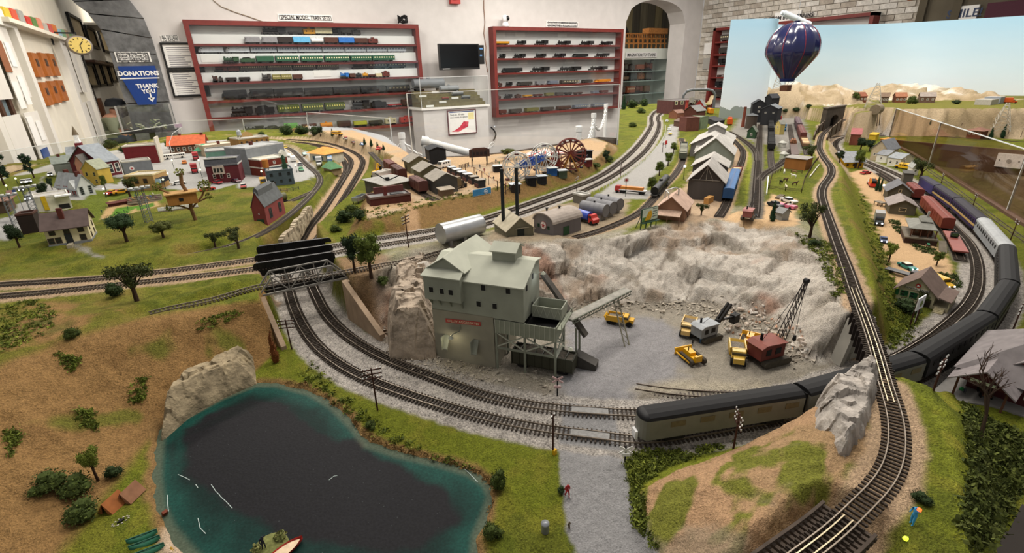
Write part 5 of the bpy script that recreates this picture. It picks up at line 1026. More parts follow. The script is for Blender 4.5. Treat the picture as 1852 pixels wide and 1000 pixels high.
def tree_proto(key,kind,cols,n,seed):
 g=random.Random(seed);cl=[];t=MB()
 if kind=='round':
  cl=[(0,0,.68,.27)]+[(cos(a)*.2*g.uniform(.7,1.1),sin(a)*.2*g.uniform(.7,1.1),g.uniform(.45,.85),g.uniform(.13,.2))for a in[i*1.05+g.uniform(-.3,.3)for i in rg(7)]]
  t.cyl((0,0,-.03),(0,0,.5),.05,.03,7);[t.cyl((0,0,.3),(c[0]*.8,c[1]*.8,c[2]-.05),.022,.01,5)for c in cl[1:5]]
 elif kind=='oak':
  cl=[(g.uniform(-.3,.3),g.uniform(-.3,.3),g.uniform(.5,.88),g.uniform(.12,.2))for _ in rg(9)]
  t.cyl((0,0,-.03),(.02,0,.35),.055,.04,7);[t.cyl((.02,0,.3),(c[0],c[1],c[2]),.025,.008,5)for c in cl]
 elif kind=='low':
  cl=[(cos(a)*.32*g.uniform(.5,1.2),sin(a)*.32*g.uniform(.5,1.2),g.uniform(.5,.75),g.uniform(.16,.26))for a in[i*.7 for i in rg(9)]]+[(0,0,.75,.25)]
  t.cyl((0,0,-.05),(0,0,.4),.06,.045,7);[t.cyl((0,0,.3),(c[0]*.8,c[1]*.8,c[2]),.025,.01,5)for c in cl]
 elif kind=='conifer':
  cl=[(g.uniform(-.04,.04),g.uniform(-.04,.04),.14+.8*i/11,.24*(1-i/12.5)+.03)for i in rg(12)];t.cyl((0,0,-.03),(0,0,.9),.03,.008,6)
 elif kind=='pine':
  cl=[(g.uniform(-.22,.22),g.uniform(-.18,.18),z,g.uniform(.09,.15))for z in(.35,.42,.5,.57,.65,.7,.78,.85,.92)];t.cyl((0,0,-.03),(0,0,.9),.04,.012,6);[t.cyl((0,0,c[2]-.08),(c[0],c[1],c[2]),.014,.006,4)for c in cl]
 elif kind=='bush':
  cl=[(g.uniform(-.32,.32),g.uniform(-.32,.32),g.uniform(.15,.5),g.uniform(.2,.32))for _ in rg(7)]+[(0,0,.5,.35)];t.cyl((0,0,-.1),(0,0,.4),.04,.03,5)
 elif kind=='bare':
  def br(p,d,L,r,k):
   q=(p[0]+d[0]*L,p[1]+d[1]*L,p[2]+d[2]*L);t.cyl(p,q,r,r*.6,5)
   if k:
    for _ in rg(3 if k>1 else 2):
     e=Vector((d[0]+g.uniform(-.8,.8),d[1]+g.uniform(-.8,.8),d[2]+g.uniform(-.25,.45))).normalized();br(q,e,L*g.uniform(.55,.85),r*.6,k-1)
  br((0,0,-.03),(.1,0,1),.4,.035,4)
 fol=leaves(n*2,cl,.017 if kind!='bush' else .028,cols,seed=seed)if cl else None
 if fol and kind in('round','low','bush','conifer','oak','pine'):
  b=inner(cl,cols[0],.66 if kind!='oak' else .5);nv=len(fol.vertices);V=[tuple(v.co)for v in fol.vertices]+b.v;Fs=[tuple(p.vertices)for p in fol.polygons]+[tuple(i+nv for i in f)for f in b.f];mi=[p.material_index for p in fol.polygons]+[len(cols)]*len(b.f)
  ms=list(fol.materials);fol=bpy.data.meshes.new('foliage');fol.from_pydata(V,[],Fs);[fol.materials.append(m)for m in ms];fol.materials.append(mat(cols[0],.95,0,.35,60));fol.polygons.foreach_set('material_index',mi);fol.update()
 TREES[key]=(t.mesh('trunk',BARK if kind!='bare' else mat('#4a3a30',.95)),fol)
tree_proto('oak','oak',['#3c4420','#2f371a','#4d5526'],900,1);tree_proto('dark','round',['#24331c','#1c2917','#31412a'],900,2);tree_proto('green','round',['#4d5a22','#3c481b','#64702e'],900,3);tree_proto('low','low',['#33452a','#293a22','#42573a'],1000,4);tree_proto('lowo','low',['#4c5126','#3d421d','#5d6330'],900,5);tree_proto('con','conifer',['#1f3a22','#18301c','#2b4a2e'],900,6);tree_proto('pine','pine',['#1f3320','#19291a','#2b412a'],700,7);tree_proto('bush','bush',['#3e4a1e','#334017','#556127'],500,8);tree_proto('bushd','bush',['#2b3a1c','#223016','#3a4a26'],500,9);tree_proto('bare','bare',[],0,10);tree_proto('yel','round',['#67722a','#56611f','#7d8538'],800,11);tree_proto('autumn','conifer',['#6b3d1c','#5a3016','#7d4a24'],350,12)
def tree(key,px,py,hpx,label,wide=1.,cat='tree',group=None,rz=None,p=None,name=None,lean=0):
 p=gp((px,py))if p is None else p;h=upto(p,py-hpx)if hpx>1 else hpx
 r=emp(name or{'bush':'shrub','bushd':'shrub','con':'conifer_tree','pine':'pine_tree','bare':'bare_tree','autumn':'rusty_shrub'}.get(key,'leafy_tree'),p,random.uniform(0,6.28)if rz is None else rz,label,cat,group)
 a,f=TREES[key]
 for nm,me_ in(('trunk',a),('foliage',f)):
  if me_:o=link(nm,me_,r);o.scale=(h*wide,h*wide,h)
 return r
 # -- telegraph poles
POLE=mat('#40261c',.9,0,.2,80);INS=mat('#d9d9d6',.4)
POLES={}
def pole(px,py,hpx,label,arms=2,rz=.0,w_=.032,p=None):
 p=gp((px,py))if p is None else p;h=upto(p,py-hpx);r=emp('telegraph_pole',p,rz,label,'pole','telegraph poles')
 Cy((0,0,-.01),(0,0,h),.0016,.0012,7).o('post',POLE,r)
 for k in rg(arms):
  z=h*.96-k*.008;a=Bx(-w_/2,w_/2,-.0008,.0008,z-.0009,z+.0009).o('crossarm',POLE,r);s_=MB()
  for x in(-.46,-.28,.28,.46):s_.cyl((x*w_,0,z+.0009),(x*w_,0,z+.0032),.0009,n=6)
  s_.o('insulators',INS,a);tag(a.children[0],kind='stuff')
 return r
 # -- road vehicles (HO, metres)
TYRE=mat('#171717',.9);CHROME=mat('#b9b9b9',.25,.9);HEAD=mat('#f2f6ff',.3,emit=6.)
VEH={}
def veh(kind,col,col2=None,lit=False):
 key=(kind,col,col2,lit)
 if key in VEH:return VEH[key]
 m=mat(col,.35,0,.06,50);m2=mat(col2 or col,.45,0,.08,50);parts=[]
 def add(n,b,mm):parts.append((n,b.mesh(n,mm)))
 def whl(xs,rad,W):
  for x in xs:
   for s_ in(-1,1):add('wheel',Cy((x,s_*W,rad),(x,s_*(W-.004),rad),rad,n=12),TYRE)
 if kind=='car':
  add('body',Pr('-.028 .003,.028 .003,.029 .008,.026 .0105,-.028 .0105,-.029 .007',-.0105,.0105),m);add('windows',Pr('-.017 .0105,.011 .0105,.005 .0158,-.013 .0158',-.009,.009),PANE);add('roof',Pr('-.0135 .0158,.0055 .0158,.0045 .0168,-.0125 .0168',-.0088,.0088),m2);whl((-.018,.018),.0042,.0108);add('bumper',Bx(.0285,.030,-.0095,.0095,.004,.006).box(-.030,-.0285,-.0095,.0095,.004,.006),CHROME)
  if lit:add('headlight',Cy((.0285,.007,.008),(.0296,.007,.008),.0021,n=8).cyl((.0285,-.007,.008),(.0296,-.007,.008),.0021,n=8),HEAD)
 elif kind=='conv':
  add('body',Pr('-.03 .003,.03 .003,.031 .008,.028 .0105,-.03 .0115,-.031 .007',-.0105,.0105),m);add('seat',Bx(-.012,-.004,-.008,.008,.0105,.0135),m2);add('windshield',Pr('.006 .0105,.007 .0105,.003 .0155,.002 .0155',-.009,.009),PANE);whl((-.018,.018),.0042,.0108)
 elif kind=='pickup':
  add('body',Pr('-.03 .004,.029 .004,.03 .011,.012 .012,-.004 .012,-.03 .012',-.011,.011),m);add('cab',Pr('-.006 .012,.012 .012,.008 .0185,-.005 .0185',-.0095,.0095),m2);add('windows',Pr('-.0045 .0125,.0123 .0125,.0092 .0165,-.0045 .0165',-.0098,.0098),PANE);whl((-.018,.019),.0046,.0115)
  if lit:add('headlight',Cy((.0295,.0075,.009),(.0306,.0075,.009),.0022,n=8).cyl((.0295,-.0075,.009),(.0306,-.0075,.009),.0022,n=8),HEAD)
 elif kind=='boxtruck':
  add('cargo_box',Bx(-.042,.012,-.0145,.0145,.010,.042),m);add('cab',Pr('.0135 .006,.026 .006,.026 .018,.021 .028,.0135 .028',-.0125,.0125),m2);add('hood',Pr('.026 .006,.04 .006,.041 .015,.026 .018',-.0095,.0095),m2);add('windshield',Bx(.0205,.0255,-.0128,.0128,.0185,.0255),PANE);add('chassis',Bx(-.042,.038,-.008,.008,.006,.010),DARK);whl((-.030,.031),.0062,.0135)
  if lit:add('headlight',Cy((.0405,.008,.011),(.042,.008,.011),.0024,n=8).cyl((.0405,-.008,.011),(.042,-.008,.011),.0024,n=8),HEAD)
 elif kind=='bus':
  add('body',Pr('-.014 .006,.014 .006,.014 .026,.009 .031,-.009 .031,-.014 .026',-.058,.058,'x'),m);b=MB();[b.box(-.054+i*.0108,-.046+i*.0108,-.0144,.0144,.018,.025)for i in rg(10)];add('windows',b,PANE);add('windshield',Bx(.0576,.0584,-.012,.012,.017,.026),PANE);whl((-.038,.038),.006,.0145)
 elif kind=='schoolbus':
  add('body',Pr('-.014 .007,.014 .007,.014 .026,.009 .031,-.009 .031,-.014 .026',-.045,.026,'x'),m);add('hood',Pr('.026 .007,.045 .007,.046 .015,.026 .019',-.010,.010),m);b=MB();[b.box(-.042+i*.011,-.034+i*.011,-.0144,.0144,.018,.025)for i in rg(6)];add('windows',b,PANE);add('windshield',Bx(.0256,.0266,-.012,.012,.019,.026),PANE);add('bumper',Bx(.0455,.048,-.011,.011,.006,.009),DARK);whl((-.028,.034),.0062,.0135)
  if lit:add('headlight',Cy((.0455,.009,.012),(.047,.009,.012),.0024,n=8).cyl((.0455,-.009,.012),(.047,-.009,.012),.0024,n=8),HEAD)
 elif kind=='van':
  add('body',Pr('-.03 .005,.03 .005,.03 .017,.024 .028,-.03 .029',-.0125,.0125),m);add('windshield',Pr('.0302 .017,.0305 .0175,.0248 .0272,.0242 .027',-.011,.011),PANE);b=MB();[b.box(-.02+i*.014,-.011+i*.014,-.0128,.0128,.018,.025)for i in rg(3)];add('windows',b,PANE);whl((-.019,.019),.005,.0125)
 elif kind=='dump':
  add('chassis',Bx(-.04,.036,-.009,.009,.008,.012),m2);add('dump_body',Pr('-.044 .012,.006 .012,.008 .032,.0055 .032,.004 .016,-.04 .016,-.047 .026,-.049 .025',-.016,.016),m);b=MB();b.box(-.042,.006,-.0175,-.015,.012,.03).box(-.042,.006,.015,.0175,.012,.03);add('dump_side',b,m);add('load',Bx(-.036,.003,-.014,.014,.016,.024),mat('#6f675c',.95,0,.4,300,bump=.5));add('cab',Pr('.01 .01,.027 .01,.027 .022,.022 .032,.01 .032',-.0135,.0135),m);add('windows',Bx(.012,.0262,-.0138,.0138,.023,.029),PANE);add('hood',Bx(.027,.040,-.011,.011,.010,.022),m);whl((-.032,-.019,.028),.0085,.0155)
 elif kind=='dozer':
  add('hood',Bx(-.002,.024,-.008,.008,.008,.021),m);add('seat',Pr('-.024 .008,-.002 .008,-.002 .014,-.018 .015,-.019 .023,-.024 .023',-.009,.009),m)
  for s_ in(-1,1):
   pr=[(-.022+.006*cos(a),.0075+.0065*sin(a))for a in[pi/2+i*pi/5 for i in rg(6)]]+[(.02+.006*cos(a),.0075+.0065*sin(a))for a in[-pi/2+i*pi/5 for i in rg(6)]];add('crawler_track',Pr(pr,s_*.0165-.0035,s_*.0165+.0035),mat('#3a3329',.9));add('push_arm',Br((-.004,s_*.021,.008),(.034,s_*.021,.008),.003),m);add('track_frame',Bx(-.018,.017,s_*.0165-.004,s_*.0165+.004,.0055,.0095),m)
  add('blade',Pr('.034 .001,.037 .001,.0355 .009,.0385 .017,.0355 .017,.033 .009',-.023,.023),m);add('exhaust',Cy((.012,.003,.021),(.012,.003,.030),.0012,n=6),DARK)
 elif kind=='tanktruck':
  add('tank',Cy((-.05,0,.021),(.012,0,.021),.0135,n=16),m);add('cab',Pr('.0155 .006,.036 .006,.037 .016,.03 .02,.026 .029,.0155 .029',-.0125,.0125),m2);add('windows',Bx(.017,.0275,-.0128,.0128,.020,.026),PANE);add('chassis',Bx(-.048,.034,-.008,.008,.006,.010),DARK);whl((-.038,-.026,.028),.006,.0135)
 elif kind=='flatsemi':
  add('cab',Pr('.048 .007,.072 .007,.073 .02,.069 .034,.048 .034',-.013,.013),m);add('windshield',Bx(.0695,.0728,-.011,.011,.021,.030),PANE);add('bumper',Bx(.0725,.0745,-.0125,.0125,.006,.010),WT);add('trailer',Bx(-.075,.052,-.014,.014,.015,.019),WT);add('load',Bx(-.06,.045,-.012,.012,.019,.032),m2);add('chassis',Bx(-.07,.068,-.008,.008,.009,.015),DARK);whl((-.062,-.048,.030,.042,.062),.0065,.0135)
 elif kind=='reeltruck':
  add('bed',Bx(-.05,.015,-.014,.014,.008,.013),m);add('tailgate',Bx(-.052,-.05,-.015,.015,.006,.018),m);add('cab',Pr('.018 .006,.034 .006,.034 .018,.029 .027,.018 .027',-.0125,.0125),WT);add('windshield',Bx(.029,.0345,-.011,.011,.018,.024),PANE);add('hood',Bx(.034,.046,-.0095,.0095,.006,.016),WT);whl((-.036,.036),.006,.0135)
  for x in(-.036,-.016,.004):
   for s_ in(-1,1):add('reel_flange',Cy((x,s_*.0115,.024),(x,s_*.0095,.024),.0115,n=16),mat('#d07a1c',.5))
   add('cable_coil',Cy((x,-.0095,.024),(x,.0095,.024),.008,n=14),DARK)
 elif kind=='flatbed':
  add('deck',Bx(-.05,.02,-.014,.014,.012,.015),m);add('chassis',Bx(-.048,.03,-.007,.007,.008,.012),DARK);add('cab',Pr('.022 .006,.046 .006,.046 .018,.036 .028,.022 .028',-.0125,.0125),m2);add('windows',Bx(.024,.0365,-.0128,.0128,.019,.025),PANE);whl((-.036,.036),.0062,.0135)
 VEH[key]=parts;return parts
VN={'car':'model_car','conv':'convertible_car','pickup':'pickup_truck','boxtruck':'box_truck','bus':'coach_bus','schoolbus':'school_bus','van':'delivery_van','dump':'dump_truck','dozer':'bulldozer','tanktruck':'tank_truck','flatsemi':'flatbed_semi_truck','reeltruck':'cable_reel_truck','flatbed':'flatbed_truck'}
def vh(kind,col,px,py,to,label,col2=None,lit=False,sc=1.,p=None):
 p=gp((px,py))if p is None else p;q=G(to[0],to[1],p[2]);rz=atan2(q[1]-p[1],q[0]-p[0]);dx=.03*sc
 z=max(float(hz(p[0]+cos(rz)*a,p[1]+sin(rz)*a)[0])for a in(-dx,0,dx));r=emp(VN[kind],(p[0],p[1],max(p[2],z)),rz,label,'vehicle',sc=sc)
 for n,me_ in veh(kind,col,col2,lit):link(n,me_,r)
 return r
 # -- small figures: one skinned body each
FIG={}
def fig_mesh(key,pose,shirt,trousers,skin='#c89a7a',hat=None):
 if key in FIG:return FIG[key]
 if pose in FIG:
  out=FIG[pose].copy();out.materials.clear()
  for c in(shirt,trousers,skin,hat or '#3a2a1c','#1d1a18'):out.materials.append(mat(c,.85,0,.05))
  FIG[key]=out;return out
 P_={'pelvis':(0,0,.5),'chest':(.01,0,.72),'neck':(.015,0,.83),'head':(.03,0,.92),'ls':(0,.1,.79),'rs':(0,-.1,.79),'lh':(0,.05,.48),'rh':(0,-.05,.48),'lk':(.03,.06,.27),'rk':(-.0,-.06,.27),'lf':(.03,.07,.02),'rf':(-.06,-.07,.02),'lt':(.1,.07,.0),'rt':(.02,-.07,.0),'le':(.02,.15,.63),'re':(.0,-.16,.63),'lw':(.10,.14,.52),'rw':(.08,-.16,.5)}
 if pose=='point':P_.update(le=(.06,.16,.78),lw=(.1,.15,.95))
 if pose=='walk':P_.update(lk=(.1,.06,.28),lf=(.1,.06,.03),lt=(.18,.06,.02),rk=(-.05,-.06,.26),rf=(-.16,-.06,.04),rt=(-.1,-.06,0),lw=(.0,.16,.48),rw=(.18,-.13,.55))
 if pose=='sit':P_.update(lk=(.22,.07,.5),rk=(.22,-.07,.5),lf=(.24,.07,.24),rf=(.24,-.07,.24),lt=(.31,.07,.22),rt=(.31,-.07,.22),lw=(.2,.1,.56),rw=(.2,-.1,.56))
 n=list(P_);R_=dict(pelvis=.075,chest=.085,neck=.035,head=.062,ls=.045,rs=.045,lh=.06,rh=.06,lk=.045,rk=.045,lf=.032,rf=.032,lt=.025,rt=.025,le=.033,re=.033,lw=.026,rw=.026)
 E_=[('pelvis','chest'),('chest','neck'),('neck','head'),('chest','ls'),('chest','rs'),('ls','le'),('rs','re'),('le','lw'),('re','rw'),('pelvis','lh'),('pelvis','rh'),('lh','lk'),('rh','rk'),('lk','lf'),('rk','rf'),('lf','lt'),('rf','rt')]
 me_=bpy.data.meshes.new('fig');me_.from_pydata([P_[k]for k in n],[(n.index(a),n.index(b))for a,b in E_],[]);o=bpy.data.objects.new('fig',me_);COL.objects.link(o);md_=o.modifiers.new('s','SKIN');sd=o.modifiers.new('u','SUBSURF');sd.levels=1
 for k,v in zip(n,me_.skin_vertices[0].data):v.radius=(R_[k],R_[k]);v.use_root=(k=='pelvis')
 out=bpy.data.meshes.new_from_object(o.evaluated_get(bpy.context.evaluated_depsgraph_get()));bpy.data.objects.remove(o)
 for c in(shirt,trousers,skin,hat or '#3a2a1c','#1d1a18'):out.materials.append(mat(c,.85,0,.05))
 for f in out.polygons:
  c=f.center;f.material_index=3 if c.z>.955 else 2 if c.z>.84 else 4 if c.z<.05 else 1 if c.z<.5 and abs(c.y)<.125 else 0
  if pose!='point' and abs(c.y)>.12 and c.z<.53:f.material_index=2
  f.use_smooth=True
 out.name='figure';FIG[pose]=out;return out
for k_ in('stand','walk','point','sit'):fig_mesh(k_,k_,'#888888','#555555')
def person(px,py,hpx,pose,shirt,trousers,label,face=(0,0),hat=None,p=None,h=None):
 p=gp((px,py))if p is None else p;h=h or upto(p,py-hpx);q=G(px+face[0],py+face[1],p[2])if face!=(0,0)else p+V3([1,0,0]);rz=atan2(q[1]-p[1],q[0]-p[0])
 o=link('person',fig_mesh((pose,shirt,trousers,hat),pose,shirt,trousers,hat=hat));o.location=p;o.rotation_euler=(0,0,rz);o.scale=(h,)*3;return tag(o,label,'person')
 # -- extruded wall between two points with given tops
def wallseg(b,p,q,zt0,zt1,th=.01,zb=-.02):
 d=V3([q[0]-p[0],q[1]-p[1]]);d=d/nrm_(d);nx,ny=-d[1]*th,d[0]*th
 vs=[(p[0],p[1],zb),(q[0],q[1],zb),(q[0],q[1],zt1),(p[0],p[1],zt0),(p[0]+nx,p[1]+ny,zb),(q[0]+nx,q[1]+ny,zb),(q[0]+nx,q[1]+ny,zt1),(p[0]+nx,p[1]+ny,zt0)]
 return b.add(vs,[(0,1,2,3),(7,6,5,4),(3,2,6,7),(0,3,7,4),(1,5,6,2)])
def arclen(P):return np.concatenate([[0],np.cumsum(nrm_(np.diff(P,axis=0),axis=1))])
def s_at(P,px,py,z=.0):
 c=(P+V3([0,0,z])-CAM)@ROT;u=CX-F*c[:,0]/c[:,2];v=CY+F*c[:,1]/c[:,2];d=np.hypot(u-px,v-py);d[c[:,2]>-.05]=1e9
 return arclen(P)[int(np.argmin(d))]
def on_track(P,s0,s1):
 s_=arclen(P);f=lambda q:V3([np.interp(q,s_,P[:,k])for k in rg(3)]);a,b=f(s0),f(s1);return(a+b)/2,atan2(b[1]-a[1],b[0]-a[0]),float(nrm_(b-a))
 # -- the crusher building
A_,B_=G(790,645),G(895,665);rz=atan2(B_[1]-A_[1],B_[0]-A_[0]);CG='#8f9284';CGm=mat(CG,.8,0,.12,26);CGr=mat('#a9ab9c',.8,0,.1,26);CGd=mat('#7c8072',.8,0,.14,26);BASE=mat('#8c8878',.85,0,.14,22)
cr=emp('crusher_building',A_,rz,'tall grey-green rock crusher building with overhanging upper floors in quarry','building')
Bx(0,.127,0,.115,-.01,.108).o('tower_base',BASE,cr)
Pr('0 .1065,.09 .1065,.09 .196,.062 .2005,0 .174',.0,.187,'x').o('upper_block',CGm,cr)
Sb([(-.004,-.004,.1725),(.19,-.004,.1725),(.19,.062,.2015),(-.004,.062,.2015)],.002).o('roof_slope',CGr,cr)
Sb([(-.004,.062,.2015),(.19,.062,.2015),(.19,.094,.196),(-.004,.094,.196)],.002).o('roof_slope',CGr,cr)
Bx(-.004,.071,-.014,.13,.134,.1815).o('annex',CGm,cr)
Pr('-.002 .1815,.069 .1815,.069 .19,.0335 .212,-.002 .19',.004,.14).o('gable_block',CGm,cr)
Sb([(-.007,-.018,.1805),(.074,-.018,.1805),(.071,.006,.1905),(-.004,.006,.1905)],.002).o('roof_slope',CGr,cr)
for s_ in(0,1):
 x0,x1=(-.008,.0335)if s_==0 else(.075,.0335);Sb([(x0,.0,.1865),(x1,.0,.213),(x1,.144,.213),(x0,.144,.1865)],.002).o('roof_slope',CGr,cr)
Bx(.108,.153,.052,.09,.195,.218).o('cupola',CGm,cr)
for s_ in(0,1):
 y0,y1=(.047,.071)if s_==0 else(.095,.071);Sb([(.104,y0,.217),(.157,y0,.217),(.157,y1,.229),(.104,y1,.229)],.002).o('roof_slope',CGr,cr)
Pr('.052 .217,.09 .217,.071 .229',.1525,.1535,'x').o('cupola_gable',CGm,cr)
def cwin(u,z,y=-.0002,w_=.0085,h=.0105):
 o=Bx(u-w_/2-.0008,u+w_/2+.0008,y-.0008,y,z-.0008,z+h+.0008).o('window',CGr,cr);Bx(u-w_/2,u+w_/2,y-.0011,y-.0002,z,z+h).o('pane',DARK,o)
for u,z in((.0115,.149),(.0335,.149),(.052,.149)):cwin(u,z,-.0142)
for u,z in((.1107,.160),(.1586,.160),(.0999,.1265),(.1317,.1265)):cwin(u,z)
for y,z,w_ in((.018,.162,.005),(.05,.172,.006),(.045,.118,.005)):
 o=Bx(.187,.1878,y-w_/2,y+w_/2,z,z+.01).o('window',DARK,cr)
for u in(.001,.02,.042,.066):Pr('-.012 .134,0 .134,0 .117',u,u+.0022,'x').o('bracket',CGd,cr)
for u,z in((.0285,.055),(.0905,.055)):Ad([(u-.005,-.001,z),(u+.005,-.001,z),(u+.005,-.014,z-.024),(u-.005,-.014,z-.024),(u-.005,0,z-.003),(u+.005,0,z-.003),(u+.005,-.013,z-.027),(u-.005,-.013,z-.027)],[(0,1,2,3),(4,7,6,5),(0,4,5,1),(3,2,6,7),(0,3,7,4),(1,5,6,2)]).box(u-.0065,u-.005,-.016,0,z-.026,z+.001).o('chute',CGm,cr)
sg=Ad([(.028,-.0012,.0905),(.102,-.0012,.0945),(.102,-.0012,.0865),(.028,-.0012,.0825),(.028,0,.0905),(.102,0,.0945),(.102,0,.0865),(.028,0,.0825)],[(0,3,2,1),(0,1,5,4),(3,7,6,2)]).o('sign_board',mat('#a8433c',.8,0,.25,150),cr)
o=text('VALLEY AGGREGATES',.0068,mat('#c9b79c',.8,0,.3,200),sg,(.065,-.0016,.0884),(pi/2,-.054,0),bold=.0001)
Tu([(.058,0,.082),(.058,-.004,.07),(.05,-.014,.068),(.046,-.018,.064)],.0009).o('lamp_arm',CGd,cr)
La('.0008 0,.003 -.003,.0055 -.006',10,(.046,-.018,.066)).o('lamp_shade',CGr,cr)
LAMP=mat('#fff2c8',.3,emit=14.);La('0 -.0085,.0022 -.0075,.003 -.005,0 -.004',8,(.046,-.018,.066)).o('lamp_bulb',LAMP,cr)
def spot(name,loc,e,col=(1,.9,.65),r=.004):
 l=bpy.data.lights.new(name,'POINT');l.energy=e;l.color=col;l.shadow_soft_size=r;o=bpy.data.objects.new(name,l);COL.objects.link(o);o.location=loc;return o
cM=Matrix.Translation(Vector(A_))@Matrix.Rotation(rz,4,'Z');spot('crusher_lamp',cM@Vector((.046,-.024,.056)),.012)
BN=mat('#888c7c',.8,0,.12,30)
for u in(.131,.187,.245):
 for v in(.002,.058):Bx(u-.0018,u+.0018,v-.0018,v+.0018,-.01,.105).o('leg',CGd,cr)
for v in(.0,.06):
 Bx(.130,.247,v-.001,v+.001,.078,.105).o('bin_panel',BN,cr);b=MB()
 for k in rg(13):x=.131+k*.0095;b.box(x-.0005,x+.0005,v-.0022,v+.0022,.078,.105)
 tag(b.o('batten',CGr,cr),kind='stuff')
for x in(.131,.246):Bx(x-.001,x+.001,.001,.059,.078,.105).o('bin_panel',BN,cr)
Bx(.132,.245,.002,.058,.082,.096).o('bin_load',DARK,cr)
for v in(.002,.058):
 Bx(.131,.245,v-.001,v+.001,.043,.047).o('beam',CGd,cr);Br((.131,v,.047),(.187,v,.077),.0022).bar((.131,v,.077),(.187,v,.047),.0022).bar((.187,v,.047),(.245,v,.077),.0022).bar((.187,v,.077),(.245,v,.047),.0022).o('cross_brace',CGr,cr)
Br((.246,.002,.045),(.246,.058,.077),.0022).bar((.246,.002,.077),(.246,.058,.045),.0022).bar((.246,.002,.045),(.246,.058,.045),.003).o('cross_brace',CGr,cr)
ob=MB();ob.box(.192,.248,.030,.032,.106,.128).box(.192,.248,.068,.07,.106,.128).box(.192,.194,.032,.068,.106,.128).box(.246,.248,.032,.068,.106,.128).box(.194,.246,.032,.068,.106,.109);ob.o('hopper_bin',CGm,cr)
b=MB();
for k in rg(4):x=.194+k*.0135;b.bar((x,.0295,.108),(x+.00675,.0295,.126),.001).bar((x+.00675,.0295,.126),(x+.0135,.0295,.108),.001)
b.o('lattice',CGr,cr)
Bx(.249,.257,-.002,.07,.102,.105).bar((.257,-.002,.105),(.257,-.002,.115),.001).bar((.257,.07,.105),(.257,.07,.115),.001).bar((.257,-.002,.115),(.257,.07,.115),.001).o('walkway',BN,cr)
for(u,v,z,dx,dy)in((.247,.0,.073,.028,-.006),(.189,.06,.18,.014,.004)):
 Tu([(u,v,z),(u+dx,v+dy,z+.002)],.0008).o('lamp_arm',CGr,cr);La('.0008 .003,.003 .001,.005 -.002',10,(u+dx,v+dy,z)).o('lamp_shade',CGr,cr);La('0 -.004,.0022 -.003,.0028 -.001,0 0',8,(u+dx,v+dy,z)).o('lamp_bulb',mat('#eef6ff',.3,emit=14.),cr);spot('crusher_lamp',cM@Vector((u+dx,v+dy-.004,z-.009)),.004,(.9,.95,1))
h=car('hop',.118,.045,.034,'#3a3a2e','dark green hopper car of gravel under crusher bins',roof='#5d564c');h.location=cM@Vector((.215,.03,.0));h.rotation_euler=(0,0,rz);
cv=emp('rock_conveyor',(0,0,0),0,'long grey inclined conveyor belt rising over quarry floor','conveyor');cvA=cM@Vector((.255,.05,.10));
tgt=G(1130,600);dirv=V3([tgt[0]-cvA[0],tgt[1]-cvA[1]]);Ld=nrm_(dirv);P1=V3([*cvA]);P2_=V3([tgt[0],tgt[1],0]);P2_[2]=upto(P2_,524);
Br(P1,P2_,.017,.004).o('belt',mat('#8d8a82',.9,0,.25,90),cv)
for s_ in(-1,1):
 b=MB();nv=V3([-dirv[1],dirv[0]])/Ld*.0095*s_;a0=P1+V3([*nv,-.007]);a1=P2_+V3([*nv,-.007]);t0=P1+V3([*nv,.001]);t1=P2_+V3([*nv,.001]);b.bar(a0,a1,.0014).bar(t0,t1,.0014)
 for k in rg(14):f0,f1=k/14,(k+1)/14;b.bar(t0+(t1-t0)*f0,a0+(a1-a0)*(f0+f1)/2,.0009).bar(a0+(a1-a0)*(f0+f1)/2,t0+(t1-t0)*f1,.0009)
 b.o('truss',CGd,cv)
pr_=P1+(P2_-P1)*.78;gb=G(1134,625);b=MB()
for s_ in(-.006,.006):b.bar(pr_+V3([s_,0,-.006]),gb+V3([s_,0,0]),.002)
for k in rg(7):f=k/7;b.bar(pr_+(gb-pr_)*f+V3([-.006,0,-.006*(1-f)]),pr_+(gb-pr_)*(f+.14)+V3([.006,0,-.006*(1-f)]),.001)
b.o('prop','#9a9684',cv)
cv2=emp('feed_conveyor',(0,0,0),0,'short dark feed conveyor climbing to back of crusher','conveyor');Br(cM@Vector((.195,.085,.17)),cM@Vector((.285,.07,.06)),.014,.006).o('belt','#4a453f',cv2);Br(cM@Vector((.27,.06,.0)),cM@Vector((.268,.06,.078)),.003).bar(cM@Vector((.27,.085,.0)),cM@Vector((.268,.085,.078)),.003).o('leg',CGd,cv2);Pr('-.02 0,.02 0,.02 .012,-.02 .028',-.012,.012).o('hopper','#3f3c38',cv2).matrix_world=cM@Matrix.Translation((.29,.06,.0))
bo=G(763,624);b=MB()
def rock_mesh(seed,n=2):
 import bmesh
 bm=bmesh.new();bmesh.ops.create_icosphere(bm,subdivisions=n,radius=.5);g=random.Random(seed);pl=[Vector((g.gauss(0,1),g.gauss(0,1),g.gauss(0,1))).normalized()for _ in rg(9)]
 for v in bm.verts:
  d=v.co.normalized();k=min([1.]+[.36/max(.36,d.dot(q))for q in pl if d.dot(q)>.36]);v.co=d*.5*k*g.uniform(.95,1.05)
 me_=bpy.data.meshes.new('rock');bm.to_mesh(me_);bm.free();return me_
ROCKS=[]
for k in rg(8):
 m_=rock_mesh(k,1);m_.materials.append(mat(['#cdbfb2','#d6cdc2','#bcae9f','#e0d3c6','#c69a7e','#b3aca2','#d8c6b4','#bdb8b0'][k],.9,var=.25,scale=70,bump=.4));ROCKS.append(m_)
o=link('boulder',ROCKS[1]);o.location=bo+V3([0,0,.008]);o.scale=(.026,.022,.02);tag(o,'large pale boulder lying beside the crusher building','rock')
rnd=random.Random(21)
